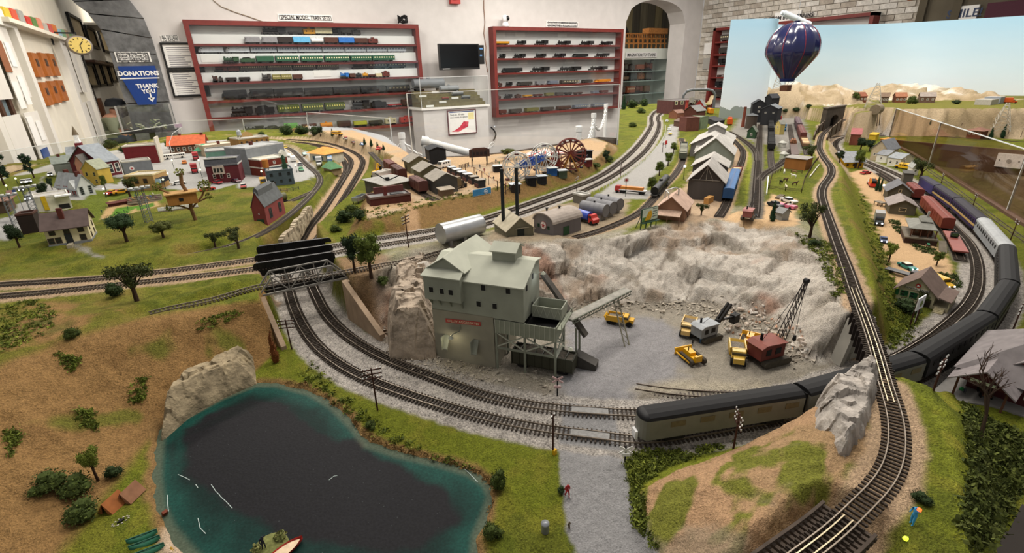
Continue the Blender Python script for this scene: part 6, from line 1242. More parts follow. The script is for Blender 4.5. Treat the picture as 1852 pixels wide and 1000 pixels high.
for k in rg(150):
 u,v=rnd.random(),rnd.random();px=1300+150*u+12*v;py=552+55*v+45*u*u
 if k>105:px,py=rnd.uniform(1295,1385),rnd.uniform(550,600)
 p=T(px,py);s_=rnd.uniform(.009,.018)*(1.3 if k<30 else 1);o=link('quarry_rock',ROCKS[rnd.randrange(8)]);o.location=(p[0],p[1],p[2]+s_*.2);o.rotation_euler=(rnd.uniform(0,6),rnd.uniform(0,6),rnd.uniform(0,6));o.scale=(s_*rnd.uniform(.8,1.6),s_,s_*rnd.uniform(.5,.9));tag(o,'broken pale rock in rubble heap at quarry face','rock','rubble heap rocks')
gv=np.random.default_rng(4);b=MB()
def chips(n,fx,size):
 for _ in rg(n):
  px,py=fx();p=T(px,py);s_=size*gv.uniform(.5,1.3);q=[gv.normal(size=3)*s_ for _ in rg(4)];b.add([(p[0]+a[0],p[1]+a[1],p[2]+a[2]*.5+s_*.25)for a in q],[(0,1,2),(0,2,3),(0,3,1),(1,3,2)])
def band(pts,w_):
 def f():
  k=gv.integers(0,len(pts)-1);t=gv.random();return pts[k][0]+(pts[k+1][0]-pts[k][0])*t+gv.normal()*w_,pts[k][1]+(pts[k+1][1]-pts[k][1])*t+gv.normal()*w_
 return f
chips(520,band([(1045,558),(1150,556),(1240,556),(1300,560),(1400,615),(1450,655)],8),.0042);chips(350,band([(700,645),(770,660),(880,680),(1000,690)],10),.003);chips(260,band([(705,605),(760,640),(790,640)],8),.004)
tag(b.o('rubble_chips',mat('#a39a8c',.95,0,.4,120)),'loose grey stone chips strewn over the quarry floor','rubble',kind='stuff')
# -- bridges
BLK=mat('#16161a',.45,0,.1,60)
for(lb_,lt,rt_,rb,lab)in[((460,493),477,457,(607,470),'front black plate girder of the double track bridge'),((462,476),462,442,(603,455),'middle black plate girder between the two bridge tracks'),((465,457),446,429,(600,440),'rear black plate girder of the double track bridge')]:
 a,c=G(*lb_,.093),G(*rb,.093);L=float(np.hypot(*(c-a)[:2]));r=emp('plate_girder',a,atan2(c[1]-a[1],c[0]-a[0]),lab,'girder','black bridge girders');hh_=upto(a,lt);z0=-.012
 Pr([(0,z0),(L,z0),(L,hh_-.006),(L-.004,hh_-.001),(L-.01,hh_),(.01,hh_),(.004,hh_-.001),(0,hh_-.006)],-.001,.001).o('web',BLK,r);Bx(.008,L-.008,-.004,.004,hh_-.001,hh_+.0006).o('flange',BLK,r)
 for k in rg(11):Bx(L*(k+.5)/11-.0007,L*(k+.5)/11+.0007,-.003,.003,z0,hh_-.001).o('stiffener',BLK,r)
 bpy.context.view_layer.update()
TR=mat('#8d8a84',.6,0,.12,60);DECK=mat('#2a2724',.9)
a,c=G(468,536,.09),G(629,502,.09);L=float(np.hypot(*(c-a)[:2]));r=emp('truss_bridge',a,atan2(c[1]-a[1],c[0]-a[0]),'grey steel truss bridge carrying one track over low line','bridge');ht=upto(a,505)*.92;Wb=.044
for v in(0,Wb):
 Br((0,v,0),(L,v,0),.003,.004).o('bottom_chord',TR,r);Br((.17*L,v,ht),(.83*L,v,ht),.003,.003).o('top_chord',TR,r);Br((0,v,0),(.17*L,v,ht),.003).o('end_post',TR,r);Br((L,v,0),(.83*L,v,ht),.003).o('end_post',TR,r)
 for k in rg(5):x=L*(.17+.165*k);Br((x,v,0),(x,v,ht),.0022).o('vertical',TR,r)
 for k in rg(4):
  x=L*(.17+.165*k);y=x+L*.165;q=((x,v,0),(y,v,ht))if k<2 else((x,v,ht),(y,v,0));q=((x,v,ht),(y,v,0))if k%2==0 else((x,v,0),(y,v,ht));Br(*q,.002).o('diagonal',TR,r)
for k in rg(6):Br((L*(.0+.2*k),0,-.002),(L*(.0+.2*k),Wb,-.002),.003).o('floor_beam',TR,r)
for v in(.012,.032):Br((0,v,.002),(L,v,.002),.003,.006).o('stringer',DECK,r)
CON=mat('#a58f78',.9,0,.22,18,kind='stone');CONG=mat('#a8a49a',.9,0,.15,20)
def sm(name,b,m_,label,cat='wall'):return tag(b.o(name,m_),label,cat)
b=MB();pr=G(627,508,.09);pb=G(601,446,.09);wallseg(b,pr,pb,.088,.088,-.02);sm('bridge_abutment',b,CON,'tan concrete abutment under bridges, next to tall wing wall')
b=MB();pe=G(697,612);wallseg(b,pr,pe,.094,.012,-.012);sm('wing_wall',b,CON,'long sloping concrete wing wall beside inner main track')
b=MB();pl=G(471,541,.09);pm=G(463,462,.09);wallseg(b,pl,pm,.088,.088,.02);sm('bridge_abutment',b,CON,'tan concrete abutment under bridges, next to brown hillside')
b=MB();pw_=G(510,634);wallseg(b,pl,pw_,.094,.008,.010);sm('wing_wall',b,CON,'sloping concrete wing wall at foot of brown hillside')
rw=emp('stone_retaining_wall',(0,0,0),0,'stepped rough stone retaining wall beside the low track','wall');A0_,B0_=G(512,455,.05),G(563,388,.05);STN=[mat(c,.9,0,.25,60)for c in('#a3957e','#8d816c','#b5a88f')];n=13
SM_=[Bx(-.5,.5,-.5,.5,-.5,.5).mesh('stone',m_)for m_ in STN];rnd=random.Random(8);dv=(B0_-A0_);Lw=float(nrm_(dv[:2]));ang=atan2(dv[1],dv[0])
for k in rg(22):
 f=(k+.5)/22;zb=.01+.035*f;top=.088+.004*sin(k*.8)
 for j in rg(5):
  z=zb+(top-zb)*(j+.5)/5;o=link('stone',SM_[rnd.randrange(3)],rw);o.location=(A0_[0]+dv[0]*f+rnd.uniform(-.001,.001),A0_[1]+dv[1]*f,z);o.rotation_euler=(0,0,ang);o.scale=(Lw/22*.97,.012+rnd.uniform(0,.004),(top-zb)/5*.94)
s0,s1=s_at(U,1547,540),s_at(U,1599,696);s0,s1=min(s0,s1),max(s0,s1);SU=arclen(U);r=emp('girder_bridge',(0,0,0),0,'dark ribbed steel girder bridge carrying raised track over main line','bridge');GRD=mat('#2f2724',.7,0,.2,60)
for sg_ in(-1,1):
 P_=offs(U,.0135*sg_);k=(SU>=s0)&(SU<=s1);Q_=P_[k];b=MB();n=len(Q_);vs=[]
 for x,y,z in Q_:vs+=[(x,y,.066),(x,y,UP-.0022)]
 b.add(vs,[(2*i,2*i+2,2*i+3,2*i+1)for i in rg(n-1)]);Q2_=offs(Q_,.002);vs=[]
 for x,y,z in Q2_:vs+=[(x,y,.066),(x,y,UP-.0022)]
 b.add(vs,[(2*i+1,2*i+3,2*i+2,2*i)for i in rg(n-1)]);b.o('girder',GRD,r)
 for i in rg(0,n-1,2):
  t=Q_[i+1]-Q_[i];MB().cbox((Q_[i][0],Q_[i][1],.082),(.0016,.009,.032),atan2(t[1],t[0])).o('stiffener',GRD,r)
for off in(-.0035,.0035):
 P_=offs(U,off)[(SU>=s0-.05)&(SU<=s1+.05)];b=MB();[b.bar(x+V3([0,0,.001]),y+V3([0,0,.001]),.0012,.0022)for x,y in zip(P_[:-1],P_[1:])];b.o('guard_rail',mat('#b5a88c',.35,.8),r)
k=SU<s_at(U,1545,925);PD=U[k];r=emp('trestle_deck',(0,0,0),0,'wide wooden trestle deck under raised track in foreground','bridge');LT=mat('#4a4038',.9,0,.3,60);s_=arclen(PD);T_=np.gradient(PD[:,:2],axis=0);T_/=nrm_(T_,axis=1)[:,None]
for q in np.arange(.004,s_[-1],.0072):
 x,y=np.interp(q,s_,PD[:,0]),np.interp(q,s_,PD[:,1]);tx,ty=np.interp(q,s_,T_[:,0]),np.interp(q,s_,T_[:,1]);o=Bx(-.026,.026,-.002,.002,-.004,0).o('deck_tie',LT,r);o.location=(x,y,UP-.0023);o.rotation_euler=(0,0,atan2(ty,tx)+pi/2)
for off in(-.004,.004):
 P_=offs(PD,off);b=MB();[b.bar(x+V3([0,0,.001]),y+V3([0,0,.001]),.0012,.002)for x,y in zip(P_[:-1],P_[1:])];b.o('guard_rail',mat('#b5a88c',.35,.8),r)
for off in(-.024,.024):
 P_=offs(PD,off);b=MB();[b.bar(x+V3([0,0,.001]),y+V3([0,0,.001]),.003,.003)for x,y in zip(P_[:-1],P_[1:])];b.o('guard_timber',LT,r)
r=emp('block_abutment',(0,0,0),0,'grey concrete block abutment with a slanted buttress beside quarry','wall');a,c=G(1512,652),G(1560,638);BLKc=[Bx(-.5,.5,-.5,.5,-.5,.5).mesh('block',mat(cc,.9,0,.15,50))for cc in('#a5a196','#989488','#b0aca0')];dv=c-a;Lw=float(nrm_(dv));ang=atan2(dv[1],dv[0])
for j in rg(6):
 for i in rg(5):
  if i+.3<j*.28:continue
  f=(i+.5+.25*(j%2))/5.3;o=link('block',BLKc[(i*7+j*3)%3],r);o.location=(a[0]+dv[0]*f,a[1]+dv[1]*f,.0065+j*.0135);o.rotation_euler=(0,0,ang);o.scale=(Lw/5.3*.97,.014,.0129)
b=MB();b.bar(a+V3([-.004,-.003,-.004]),a+dv*.28+V3([0,-.002,.083]),.02,.012);b.o('buttress',CONG,r)
# -- the passenger train on the outer main
js=[s_at(M1,1160,794),s_at(M1,1456,724,.05),s_at(M1,1672,664,.05),s_at(M1,1807,588,.05),s_at(M1,1834,513,.05),s_at(M1,1819,450,.045),s_at(M1,1771,407,.045),s_at(M1,1728,368,.045),s_at(M1,1696,342,.045),s_at(M1,1663,331,.04)]
print('train joints',[round(float(x),3)for x in js])
TC=[('pass','#77766c','#101012','grey round-ended observation car with black roof at tail of train'),('pass','#6d6c64','#101012','black-roofed grey passenger car passing under the girder bridge'),('pass','#1f1f20','#101012','long black passenger car beside the brick station'),('pass','#1f1f20','#101012','black passenger car at sharpest part of right curve'),('pass','#1f1f20','#101012','black passenger car coupled to the silver car'),('pass','#8f9294','#9da0a2','silver baggage car between the black and purple cars'),('pass','#35284a','#25222c','purple passenger car with gold stripe coupled to silver car'),('pass','#35284a','#25222c','purple passenger car with gold stripe behind the engine'),('diesel','#3d3766','#2a2838','purple diesel engine leading the train')]
for k,(kd,c,rf,lab)in enumerate(TC):
 s0,s1=js[k]+.004,js[k+1]-.004
 if s1-s0<.06:s1=s0+.2
 m,ang,L=on_track(M1,s0,s1);t=car(kd,L,.053,.036,c,lab,'train car','passenger train on the outer main',roof=rf,win='#1a1a1b' if k>1 else '#6a6048',seg=11 if k>1 else 5,stripe='#b8995c' if k in(6,7)else None)
 t.location=m+V3([0,0,.0022]);t.rotation_euler=(0,0,ang+(pi if kd=='diesel' else 0))
 if kd=='pass' and k<5:
  q=MB();q.box(-L/2-.003,-L/2,-.012,.012,.012,.046);q.o('diaphragm',DARK,t)if k else None
  if k==0:
   b=MB();pts=[(-L/2-.012*cos(a),.018*sin(a))for a in[-pi/2+i*pi/8 for i in rg(9)]];n=len(pts);b.add([(x,y,.0106)for x,y in pts]+[(x,y,.0445)for x,y in pts],[(i,i+1,n+i+1,n+i)for i in rg(n-1)]+[tuple(rg(n,2*n))]);b.o('rounded_end',mat(c,.5,0,.12,40),t)
   b=MB();b.smooth=True;m_=6;vs=[(-L/2-.012*cos(a)*cos(e),.018*sin(a)*(cos(e)*.9+.1),.0445+.0085*sin(e))for e in[i*pi/2/(m_-1)for i in rg(m_)]for a in[-pi/2+i*pi/8 for i in rg(9)]];b.add(vs,[(j*9+i,j*9+i+1,j*9+i+10,j*9+i+9)for j in rg(m_-1)for i in rg(8)]);b.o('rounded_roof',mat(rf,.55,0,.12,40),t);Bx(-L/2-.016,-L/2-.012,-.006,.006,.006,.02).o('tail_sign',WT,t)
def fg(kind,P,a,b_,col,label,roof=None,H=.044,W=.034,z=.04):
 s0,s1=sorted((s_at(P,a[0],a[1],0 if len(a)>2 else z*.5),s_at(P,b_[0],b_[1],0 if len(b_)>2 else z*.5)));m,ang,L=on_track(P,s0,s1);t=car(kind,max(L,.06),H,W,col,label,roof=roof);t.location=m+V3([0,0,.0022]);t.rotation_euler=(0,0,ang);return t
fg('box',Y1,(1318,366,.0),(1330,326,.0),'#2b4f7c','blue boxcar standing beside the dark end shed','#3a6290')
fg('gon',Y1,(1331,322,.0),(1337,305),'#6a2a26','red flat wagon of cream crates behind blue boxcar','#d8c69a')
fg('hop',Y5,(1396,266),(1394,240),'#1d1d1e','nearest black hopper car below the coal mine','#151515');fg('hop',Y5,(1394,236),(1393,218),'#1d1d1e','farther black hopper car under the coal mine','#151515')
fg('box',Y7,(1452,248),(1446,232),'#5d2f2a','maroon boxcar nearest the log wagon');fg('box',Y7,(1445,230),(1440,216),'#58434a','purple-brown boxcar behind the maroon one');fg('gon',Y7,(1457,262),(1453,250),'#7a5b44','wagon of pale logs in front of maroon boxcar','#c0a37c')
fg('flat',Y6,(1437,278),(1432,250),'#4a332a','flat car loaded with brown logs')
p0,p1=on_track(Y6,s_at(Y6,1437,277),s_at(Y6,1432,251))[:2]
for k in rg(5):
 L=.075;y=(-.011,0,.011,-.006,.006)[k];z=.016+(.009 if k>2 else 0);o=Cy((-L/2,y,z+.003),(L/2,y,z+.003),.0055,n=9).o('log',mat(['#7d5238','#8a5f42','#6f472f'][k%3],.9,var=.3,scale=60));o.location=p0+V3([0,0,.0022]);o.rotation_euler=(0,0,p1);tag(o,'brown log stacked on the log flat car','log','logs on the flat car')
fg('tank',W1,(1187,352),(1207,325),'#1a1a1b','black tank car beside the tan mill',H=.042);fg('hop',W1,(1234,283),(1236,262),'#4d5148','grey-green hopper car by the long sheds','#7a7a6c')
fg('box',S1,(1640,347),(1655,361),'#6e3029','brown-red boxcar behind the grey village warehouses');fg('box',S1,(1667,373),(1706,415),'#743428','brown-red boxcar beside the wooden depot')
fg('flat',S1,(1712,421),(1733,455),'#8a4a42','dusty red flat car carrying a green machine')
fg('box',C1,(697,303),(708,312),'#5e2f28','brown boxcar farthest along the freight siding');fg('box',C1,(710,313),(724,325),'#472521','dark brown boxcar at middle of freight siding');fg('flat',C1,(726,327),(740,336),'#c4a878','flat car of pale lumber on the freight siding');fg('box',C1,(742,338),(762,349),'#52302b','brown boxcar nearest the embankment on the freight siding')
fg('tank',T2,(512,369),(500,372),'#5a5a3c','olive tank car at door of red brick engine shed')
m,ang,L=on_track(S1,s_at(S1,1714,424),s_at(S1,1731,452));t=emp('farm_tractor',m+V3([0,0,.016]),ang,'green machine standing on the dusty red flat car','machine');Bx(-.014,.008,-.007,.007,.004,.013).o('body','#3f5a34',t);Cy((.0,-.009,.008),(.0,.009,.008),.008,n=10).o('wheel',TYRE,t);Cy((-.012,0,.013),(-.012,0,.02),.0015,n=6).o('exhaust',DARK,t)
# -- quarry machines
def dumper(px,py,to,label,col='#c9a23a',sc=1.):return vh('dump',col,px,py,to,label,'#3c3427',sc=sc)
vh('dump','#d2a126',1122,586,(1160,592),'yellow dump truck parked behind the conveyor prop','#4a3f22',sc=.72);dumper(1243,602,(1232,628),'pale yellow dump truck beside the grey power shovel','#cfae6c',.8);dumper(1332,650,(1338,690),'yellow dump truck between bulldozer and red crane','#c9a544',.86)
vh('dozer','#dba40f',1251,652,(1225,630),'bright yellow bulldozer alone on the gravel',sc=.82);vh('dozer','#d89c12',1354,622,(1362,600),'yellow bulldozer working beside the rubble heap',sc=.8)
def shovel(px,py,to,label,col,boom_to,name,sc,roofc=None):
 p=T(px,py);q=G(to[0],to[1],p[2]);rz_=atan2(q[1]-p[1],q[0]-p[0]);r=emp(name,p,rz_,label,'machine',sc=sc);m_=mat(col,.6,0,.15,60);mr=mat(roofc or col,.6,0,.15,60)
 for s_ in(-1,1):
  pr=[(-.026+.007*cos(a),.008+.007*sin(a))for a in[pi/2+i*pi/5 for i in rg(6)]]+[(.026+.007*cos(a),.008+.007*sin(a))for a in[-pi/2+i*pi/5 for i in rg(6)]];Pr(pr,s_*.02-.006,s_*.02+.006).o('crawler_track',mat('#4f4a40',.9,0,.2),r)
 Bx(-.012,.012,-.015,.015,.008,.016).o('turntable',DARK,r);Pr('-.04 .017,.018 .017,.018 .045,-.03 .047,-.04 .042',-.0185,.0185).o('cab',m_,r);Pr('-.042 .0425,-.03 .0478,.021 .0458,.021 .048,-.03 .05,-.043 .044',-.021,.021).o('cab_roof',mr,r)
 for(x0,x1)in((-.006,.008),(-.028,-.016)):
  o=Bx(x0,x1,-.0192,-.0185,.026,.039).o('window',DARK,r)
 Bx(.0182,.0188,-.012,.0,.024,.04).o('doorway_shade',DARK,r);La('.003 .046,.0026 .06,.0034 .062,0 .062',8,(-.02,.006,0)).o('smokestack',DARK,r)  # dark panel painted in for the shade inside the cab door
 return r,rz_,p
r,rz_,p=shovel(1277,612,(1300,604),'grey steam shovel with black boom reaching for rubble','#85898c',None,'power_shovel',.78,'#9a9ea1')
bk_=mat('#1c1b1b',.6);Br((.018,-.004,.02),(.072,-.004,.085),.005,.007).bar((.018,.006,.02),(.072,.006,.085),.005,.007).o('boom',bk_,r);Br((.03,.0,.045),(.092,.0,.040),.005).o('dipper_stick',bk_,r);Pr('.088 .022,.108 .026,.106 .05,.09 .046',-.009,.009).o('bucket',bk_,r);Tu([(.07,0,.085),(.1,0,.05)],.0007,4).tube([(.07,0,.085),(-.02,0,.05)],.0007,4).o('cable',bk_,r)
r,rz_,p=shovel(1388,652,(1425,642),'brown-red lattice boom crane on crawler tracks in quarry','#6a332b',None,'crawler_crane',.95,'#7a4136')
def lattice(r,a,b_,w_,n,m_,name='boom'):
 bb=MB();a,b_=Vector(a),Vector(b_);d=(b_-a).normalized();y=Vector((0,1,0));u=d.cross(y).normalized()
 cs=[(i,j)for i in(-1,1)for j in(-1,1)];P_=lambda t,i,j:a+(b_-a)*t+(y*(i*w_)+u*(j*w_))*(1-.6*t)
 for i,j in cs:bb.bar(P_(0,i,j),P_(1,i,j),.0012)
 for k in rg(n):
  t0,t1=k/n,(k+1)/n
  for(i,j,i2,j2)in((-1,-1,1,-1),(-1,1,1,1),(-1,-1,-1,1),(1,-1,1,1)):bb.bar(P_(t0,i,j),P_(t1,i2,j2),.0007)
 bb.o(name,m_,r)
lattice(r,(.016,0,.02),(.075,.012,.155),.007,12,mat('#2a2320',.7));Tu([(.075,.012,.155),(-.025,0,.05)],.0006,4).tube([(.075,.012,.155),(.076,.012,.03)],.0006,4).o('cable',DARK,r);Cy((.075,.008,.156),(.075,.016,.156),.005,n=10).o('sheave',DARK,r);La('0 .02,.004 .024,.003 .034,0 .035',8,(.076,.012,0)).o('hook_block',DARK,r)
r,rz_,p=shovel(1352,397,(1364,380),'dusty red crane perched on the quarry rim','#8a5048',None,'crawler_crane',.66,'#95605a');lattice(r,(.016,0,.02),(.12,0,.10),.007,9,mat('#2a2624',.7))
person(1025,656,16,'stand','#d0a21e','#b05a1a','figure in a yellow coat standing beside gravel hopper',(10,4));person(1252,625,14,'stand','#2a2a2a','#2a2a2a','dark figure watching in front of the grey shovel',(8,-6));person(1266,621,14,'stand','#3a5a7a','#2f4560','figure in blue overalls in front of grey shovel',(8,-6),'#d8d8d8');person(1040,592,12,'stand','#3a4a5a','#33404e','figure in dark blue by the feed conveyor',(8,2));person(1048,597,12,'stand','#2c3a48','#28323c','second figure in dark blue near the conveyor foot',(-8,2))
for k,(P,a,c)in enumerate(((M1,(1015,781),(1118,790)),(M2,(1015,739),(1112,746)))):
 s_=arclen(P);Q_=P[(s_>s_at(P,*a))&(s_<s_at(P,*c))];b=MB();L_,R_=offs(Q_,-.0065),offs(Q_,.0065);n=len(Q_);b.add([(x,y,.0018)for x,y,_ in[*L_,*R_]],[(i,n+i,n+i+1,i+1)for i in rg(n-1)]);tag(b.o('level_crossing',mat('#8a8987',.9,0,.2,200)),'grey road panel between rails of %s main track'%['outer','inner'][k],'pavement')
def crossbuck(px,py,hpx,label,col='#e4e4e0'):
 p=T(px,py);h=upto(p,py-hpx);r=emp('crossing_sign',p,-.6,label,'sign');Cy((0,0,-.005),(0,0,h),.0013,n=7).o('post',DARK,r);m_=mat(col,.6)
 for a in(-1,1):Br((-.009,-.002,h-.006-.006*a),(.009,-.002,h-.006+.006*a),.001,.003,(0,0,1)).o('arm',m_,r)
 Bx(-.006,.006,-.003,-.0015,h*.42,h*.42+.005).o('plate',m_,r);return r
crossbuck(1008,716,36,'faded pink crossbuck sign at far side of crossing','#c9a9a8');crossbuck(1130,836,30,'white crossbuck sign at near side of level crossing')
person(1026,898,24,'walk','#a32a2e','#2a3a5e','figure in a red shirt walking along gravel road',(6,8));person(1029,958,16,'stand','#6a604e','#5a5244','drab figure at the grassy edge of the road',(6,4))
p=T(986,962);r=emp('metal_bin',p,0,'small grey metal bin standing on grass near road','bin');Cy((0,0,0),(0,0,.013),.0048,n=14).o('can',mat('#8d9096',.4,.5),r);La('.0052 .013,.0052 .0145,0 .016',14).o('lid',mat('#9ca0a6',.4,.5),r)
p=T(1003,822);r=emp('crossing_box',p,.3,'small yellow box at foot of pole by crossing','box');Bx(-.003,.003,-.002,.002,0,.009).o('case','#d8a81a',r)
pole(1000,822,72,'brown telegraph pole beside the level crossing',1,.4,.01);pole(683,742,76,'telegraph pole on grass between pond and tracks',3,-.25);pole(528,632,54,'telegraph pole beside the hillside wing wall',3,-.4);pole(1326,812,64,'telegraph pole beside the grey observation car',3,.9);pole(1688,706,56,'telegraph pole between black train and brick station',3,.1,.036);pole(1828,606,56,'telegraph pole by sand patch right of black train',3,.1,.036)
pole(739,448,58,'telegraph pole next to the silver tank',3,.6);pole(1043,347,26,'telegraph pole below the fairground embankment',2,.6);pole(1122,322,30,'telegraph pole between double track and white guard posts',2,.6);pole(1198,276,18,'telegraph pole near the red sign on the street',2,.4)
for k,(x,y,h_)in enumerate([(1700,338,24),(1758,377,26),(1826,438,40),(1600,275,22),(1632,306,20)]):pole(x,y,h_,'telegraph pole along acrylic barrier, %s from tunnel'%['third','fourth','fifth','first','second'][k],2,.5)
# -- pond side
for k,(px,py,c,lab)in enumerate([(206,916,'#9c5f34','orange-brown ridge tent nearer the pool of trees'),(238,898,'#8f664c','dull brown ridge tent nearer the pond')]):
 p=T(px,py);r=emp('ridge_tent',p,radians(52),lab,'tent');m_=mat(c,.9,0,.15,120);s_=.0115
 b=MB();
 b.add([(-.013,-s_,0),(.013,-s_,0),(.013,0,.017),(-.013,0,.017),(-.013,s_,0),(.013,s_,0)],[(0,1,2,3),(3,2,5,4),(1,5,2)]);b.o('canvas',m_,r)
 Ad([(-.0131,-s_,0),(-.0131,-.004,0),(-.0131,0,.017)],[(0,1,2)]).add([(-.0131,s_,0),(-.0131,.004,0),(-.0131,0,.017)],[(0,2,1)]).o('door_flap',m_,r);Ad([(-.008,-.004,.0),(-.008,.004,0),(-.0125,0,.016)],[(0,1,2)]).o('opening_shade',DARK,r)  # dark triangle put in for the shade inside the tent
p=T(219,944);r=emp('campfire_ring',p,.4,'oval ring of white stones around a campfire','campfire')
for k in rg(12):a=k*pi/6;o=link('stone',ROCKS[1],r);o.location=(.009*cos(a),.005*sin(a),.001);o.scale=(.004,.0035,.003)
Br((-.004,0,.001),(.004,0,.001),.002).bar((0,-.003,.002),(.001,.003,.002),.002).o('charred_logs',DARK,r)
for k,(px,py)in enumerate([(258,973),(263,985),(270,998)]):
 p=T(px,py);r=emp('canoe',p,radians(-2),'green upturned canoe on grass, %s from tents'%ORD[k],'canoe','upturned canoes');b=MB();b.smooth=True;n=9;vs=[]
 for i in rg(n):
  t=i/(n-1)*2-1;w_=.0045*sqrt(max(0,1-t*t))+.0004
  for j in rg(7):a=pi*j/6;vs.append((t*.016,w_*cos(a),.0055*sin(a)*(.7+.3*abs(t))))
 b.add(vs,[(i*7+j,i*7+j+1,i*7+j+8,i*7+j+7)for i in rg(n-1)for j in rg(6)]);b.o('hull',mat('#2f6a52',.5,0,.15),r);Br((-.016,0,.0055),(.016,0,.0055),.0012).o('keel','#27584a',r)
p=G(490,990,-.0075);r=emp('grassy_islet',(p[0],p[1],-.0075),0,'small grassy islet at bottom edge of pond','islet');b=MB();b.lathe('.022 -.004,.02 .002,.012 .005,0 .006',18);b.o('mound',mat('#6d7040',.95,0,.3,200,bump=.5),r);q=leaves(260,[(-.014,0,.006,.007),(.012,.004,.006,.008)],.0016,['#8a8a55','#6e7440'],seed=4);link('reeds',q,r)
o=person(478,990,22,'point','#2a2c34','#d8d4c8','figure in dark shirt and white cap standing on pond islet',(8,6),'#e6e6e6',p=V3([*G(478,992,-.003)[:2],-.003]))
p=G(512,1004,-.0075);r=emp('rowing_boat',(p[0],p[1],-.0075),radians(20),'red and cream rowing boat beside the pond islet','boat');b=MB();n=11;vs=[]
for i in rg(n):
 t=i/(n-1)*2-1;w_=.0085*(1-abs(t)**2.4)+.0003
 for(f,z)in((-1,.006),(-.6,.0005),(.6,.0005),(1,.006)):vs.append((t*.026,f*w_,z+.002*abs(t)**2))
b.add(vs,[(i*4+j,i*4+j+1,i*4+j+5,i*4+j+4)for i in rg(n-1)for j in rg(3)]);b.o('hull','#b5342c',r)
b=MB();vs=[]
for i in rg(n):
 t=i/(n-1)*2-1;w_=.0068*(1-abs(t)**2.4)+.0002;vs+=[(t*.023,-w_,.0052),(t*.023,w_,.0052)]
b.add(vs,[(i*2,i*2+1,i*2+3,i*2+2)for i in rg(n-1)]);b.o('floor','#d8c0a0',r)
p=G(298,930,-.0075);r=emp('sunken_chair',(p[0],p[1],-.0075),.5,'small rusty box lying in shallows near beach','debris');b=MB(Matrix.Rotation(.5,4,'X'));b.box(-.003,.003,-.002,.002,0,.008);b.o('box','#7a3a24',r)
p=T(312,998);r=person(312,998,10,'sit','#d8b04a','#5a7aa8','tiny figure in yellow sitting on the pale beach',(8,0))
for k,pts in enumerate([[(322,858),(336,864),(343,868)],[(354,876),(358,882)],[(382,876),(390,888),(398,896)],[(398,897),(410,908),(420,919)],[(303,895),(303,910),(305,925)],[(358,937),(362,955),(372,965)],[(595,868),(604,861),(610,860)],[(840,848),(850,857),(864,872)]]):
 b=MB();P_=[G(x,y,-.0072)for x,y in pts];[b.bar(a,c,.0007,.0004)for a,c in zip(P_[:-1],P_[1:])];tag(b.o('foam_streak','#b9c8c4'),'thin white foam streak on the pond, %s'%['near the tents','tiny one beside the first','upper part of the long curve','lower part of the long curve','along the beach side','near the islet','alone in the dark centre','at the far grassy shore'][k],'foam','foam streaks')
def outcrop(name,pts_px,z0,z1,label,cols,seed,amp=.008,sc=40,lean=.0,pw=.6):
 P_=poly(pts_px,z0);lo,hi=P_.min(0)-.004,P_.max(0)+.004;st=.0022;gx,gy=np.meshgrid(np.arange(lo[0],hi[0],st),np.arange(lo[1],hi[1],st),indexing='ij');x,y=gx.ravel(),gy.ravel();d=-sdf(P_,x,y);dm=d.max();t=np.clip(d/dm,0,1)
 f=facets(x,y,sc*.5,seed)*amp*1.6+facets(x,y,sc*1.3,seed+9)*amp*.8+fbm(x,y,120,3,seed+20)*.0022;z=z0-.014+(z1-z0+.014)*np.clip(t*2.,0,1)**pw+f*np.clip(t*4,0,1)
 ox=facets(x+3,y,sc*.8,seed+30)*amp*.8*np.clip(t*3,0,1);oy=facets(x,y+3,sc*.8,seed+40)*amp*.8*np.clip(t*3,0,1)
 n,m_=gx.shape;ii=np.arange(n*m_).reshape(n,m_);kk=(d>-.003).reshape(n,m_);kq=kk[:-1,:-1]&kk[1:,:-1]&kk[1:,1:]&kk[:-1,1:];Qf=np.stack([ii[:-1,:-1],ii[1:,:-1],ii[1:,1:],ii[:-1,1:]],-1)[kq];us=np.unique(Qf);rm=np.zeros(n*m_,int);rm[us]=np.arange(len(us))
 me_=bpy.data.meshes.new(name);me_.from_pydata(np.stack([x+ox,y+oy,z],1)[us].tolist(),[],rm[Qf].tolist());me_.materials.append(mat(cols,.95,0,.4,38,bump=.7));return tag(link(name,me_),label,'rock')
outcrop('rock_outcrop',[(1455,805),(1470,740),(1520,708),(1575,702),(1590,740),(1580,800),(1555,860),(1525,915),(1495,880),(1470,845)],.055,.122,'pale grey rock outcrop beside raised track in foreground','#a39c94',3,.006,45)
r=outcrop('pond_cliff',[(288,792),(300,735),(340,702),(400,668),(440,648),(466,655),(464,688),(400,716),(340,750),(300,785)],.0,.045,'low grey layered cliff dropping into the pond','#94866c',13,.006,38)
outcrop('rock_outcrop',[(705,640),(700,600),(712,540),(735,500),(775,480),(790,520),(792,600),(790,640)],.01,.10,'big rounded brown rock at quarry end behind crusher','#9a8c7c',23,.010,28)
